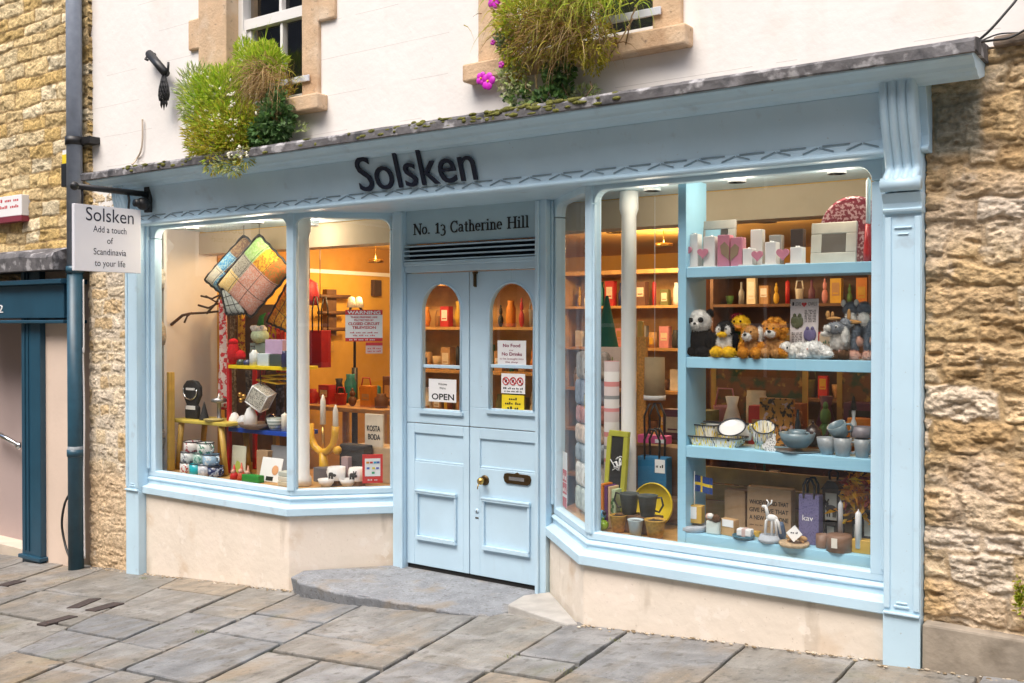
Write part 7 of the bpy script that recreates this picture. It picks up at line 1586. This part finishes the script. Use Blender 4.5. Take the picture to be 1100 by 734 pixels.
pb=PX(713,265,3.0); lamp(pb.x,pb.y,pb.z,LE,'lit spot lamp seen between the right window column and the shelf unit')
for i,(x,y,nm) in enumerate(((-6.4,1.35,'over the pine table'),(-5.4,1.45,'in front of the toy bookcase'),(-4.3,2.6,'in the middle of the shop behind the door'),(-2.9,2.5,'in front of the dark back bookcase'),(-1.8,2.3,'in front of the right back bookcase'),(-2.1,.95,'just behind the blue shelf unit'))):
    lamp(x,y,2.565,LE*(.35 if i==5 else .8 if i<2 else .42),f'added fill lamp at the ceiling {nm}')  # these six are added fill lights for the interior goods

def added_lamp(x,y,z,en,label):  # added fill light for the window goods, modelled as a small lamp
    t=thing('lamp_or_fill',label,'lamp',(x,y,z)); b=B(); b.lathe([(.05,0),(.05,.04),(.036,.04),(.036,.006),(.05,0)],14); b.tube([(0,0,.04),(0,0,2.60-z)],.008,6); b.obj('lamp_ring',t,PAPER)
    b=B(); b.lathe([(.035,.012),(0,.012)],14); b.obj('lamp_bulb',t,LAMPW)
    l=bpy.data.lights.new('lamp_light','POINT'); l.energy=en; l.color=(1,.84,.64); l.shadow_soft_size=.10; o=bpy.data.objects.new('lamp_light',l); COL.objects.link(o); o.location=(x,y,z-.07)
for i,(x,y,nm,k_) in enumerate(((-6.95,.23,'over the left end of the left window display',1.5),(-6.15,.23,'over the painted shelf in the left window',1.8),(-5.95,.62,'behind the left return pane',.8),(-2.75,.30,'over the pots in the right window',.7),(-2.2,.25,'over the left end of the blue shelf unit',.8),(-1.65,.25,'over the right end of the blue shelf unit',.8))):
    added_lamp(x,y,2.562,DLE*k_,f'small added fill lamp {nm}')
EXPO=.96
# ============================================================ camera, light, look
cam=bpy.data.cameras.new('camera'); co=bpy.data.objects.new('camera',cam); COL.objects.link(co)
co.location=(0,-5,ZC); co.rotation_euler=(rad(90)-PIT,0,PSI)
cam.sensor_width=36; cam.lens=FPX/1100*36; cam.shift_y=SYP/1100; cam.clip_start=.05; cam.clip_end=300
SC.camera=co
w=bpy.data.worlds.new('World'); SC.world=w; w.use_nodes=True; nt=w.node_tree
bg=nt.nodes['Background']; sk=nt.nodes.new('ShaderNodeTexSky'); sk.sky_type='NISHITA'; sk.sun_disc=False
EL,AZ=58,20
sk.sun_elevation=rad(EL); sk.sun_rotation=rad(180-AZ); sk.air_density=1.; sk.dust_density=4.; sk.ozone_density=.6
nt.links.new(sk.outputs[0],bg.inputs['Color']); bg.inputs['Strength'].default_value=.15
sun=bpy.data.lights.new('sun','SUN'); so=bpy.data.objects.new('sun',sun); COL.objects.link(so)
sun.energy=1.5; sun.angle=rad(28); sun.color=(1,.95,.88)
so.rotation_euler=(rad(90-EL),0,rad(-AZ)); so.location=(0,-6,12)
SC.view_settings.view_transform='Standard'; SC.view_settings.look='None'; SC.view_settings.gamma=1; SC.view_settings.use_curve_mapping=False
SC.view_settings.exposure=EXPO
SC.cycles.use_denoising=True; SC.cycles.max_bounces=10; SC.cycles.transparent_max_bounces=24; SC.cycles.diffuse_bounces=4; SC.cycles.glossy_bounces=4
SC.cycles.sample_clamp_indirect=6; SC.cycles.caustics_reflective=False; SC.cycles.caustics_refractive=False
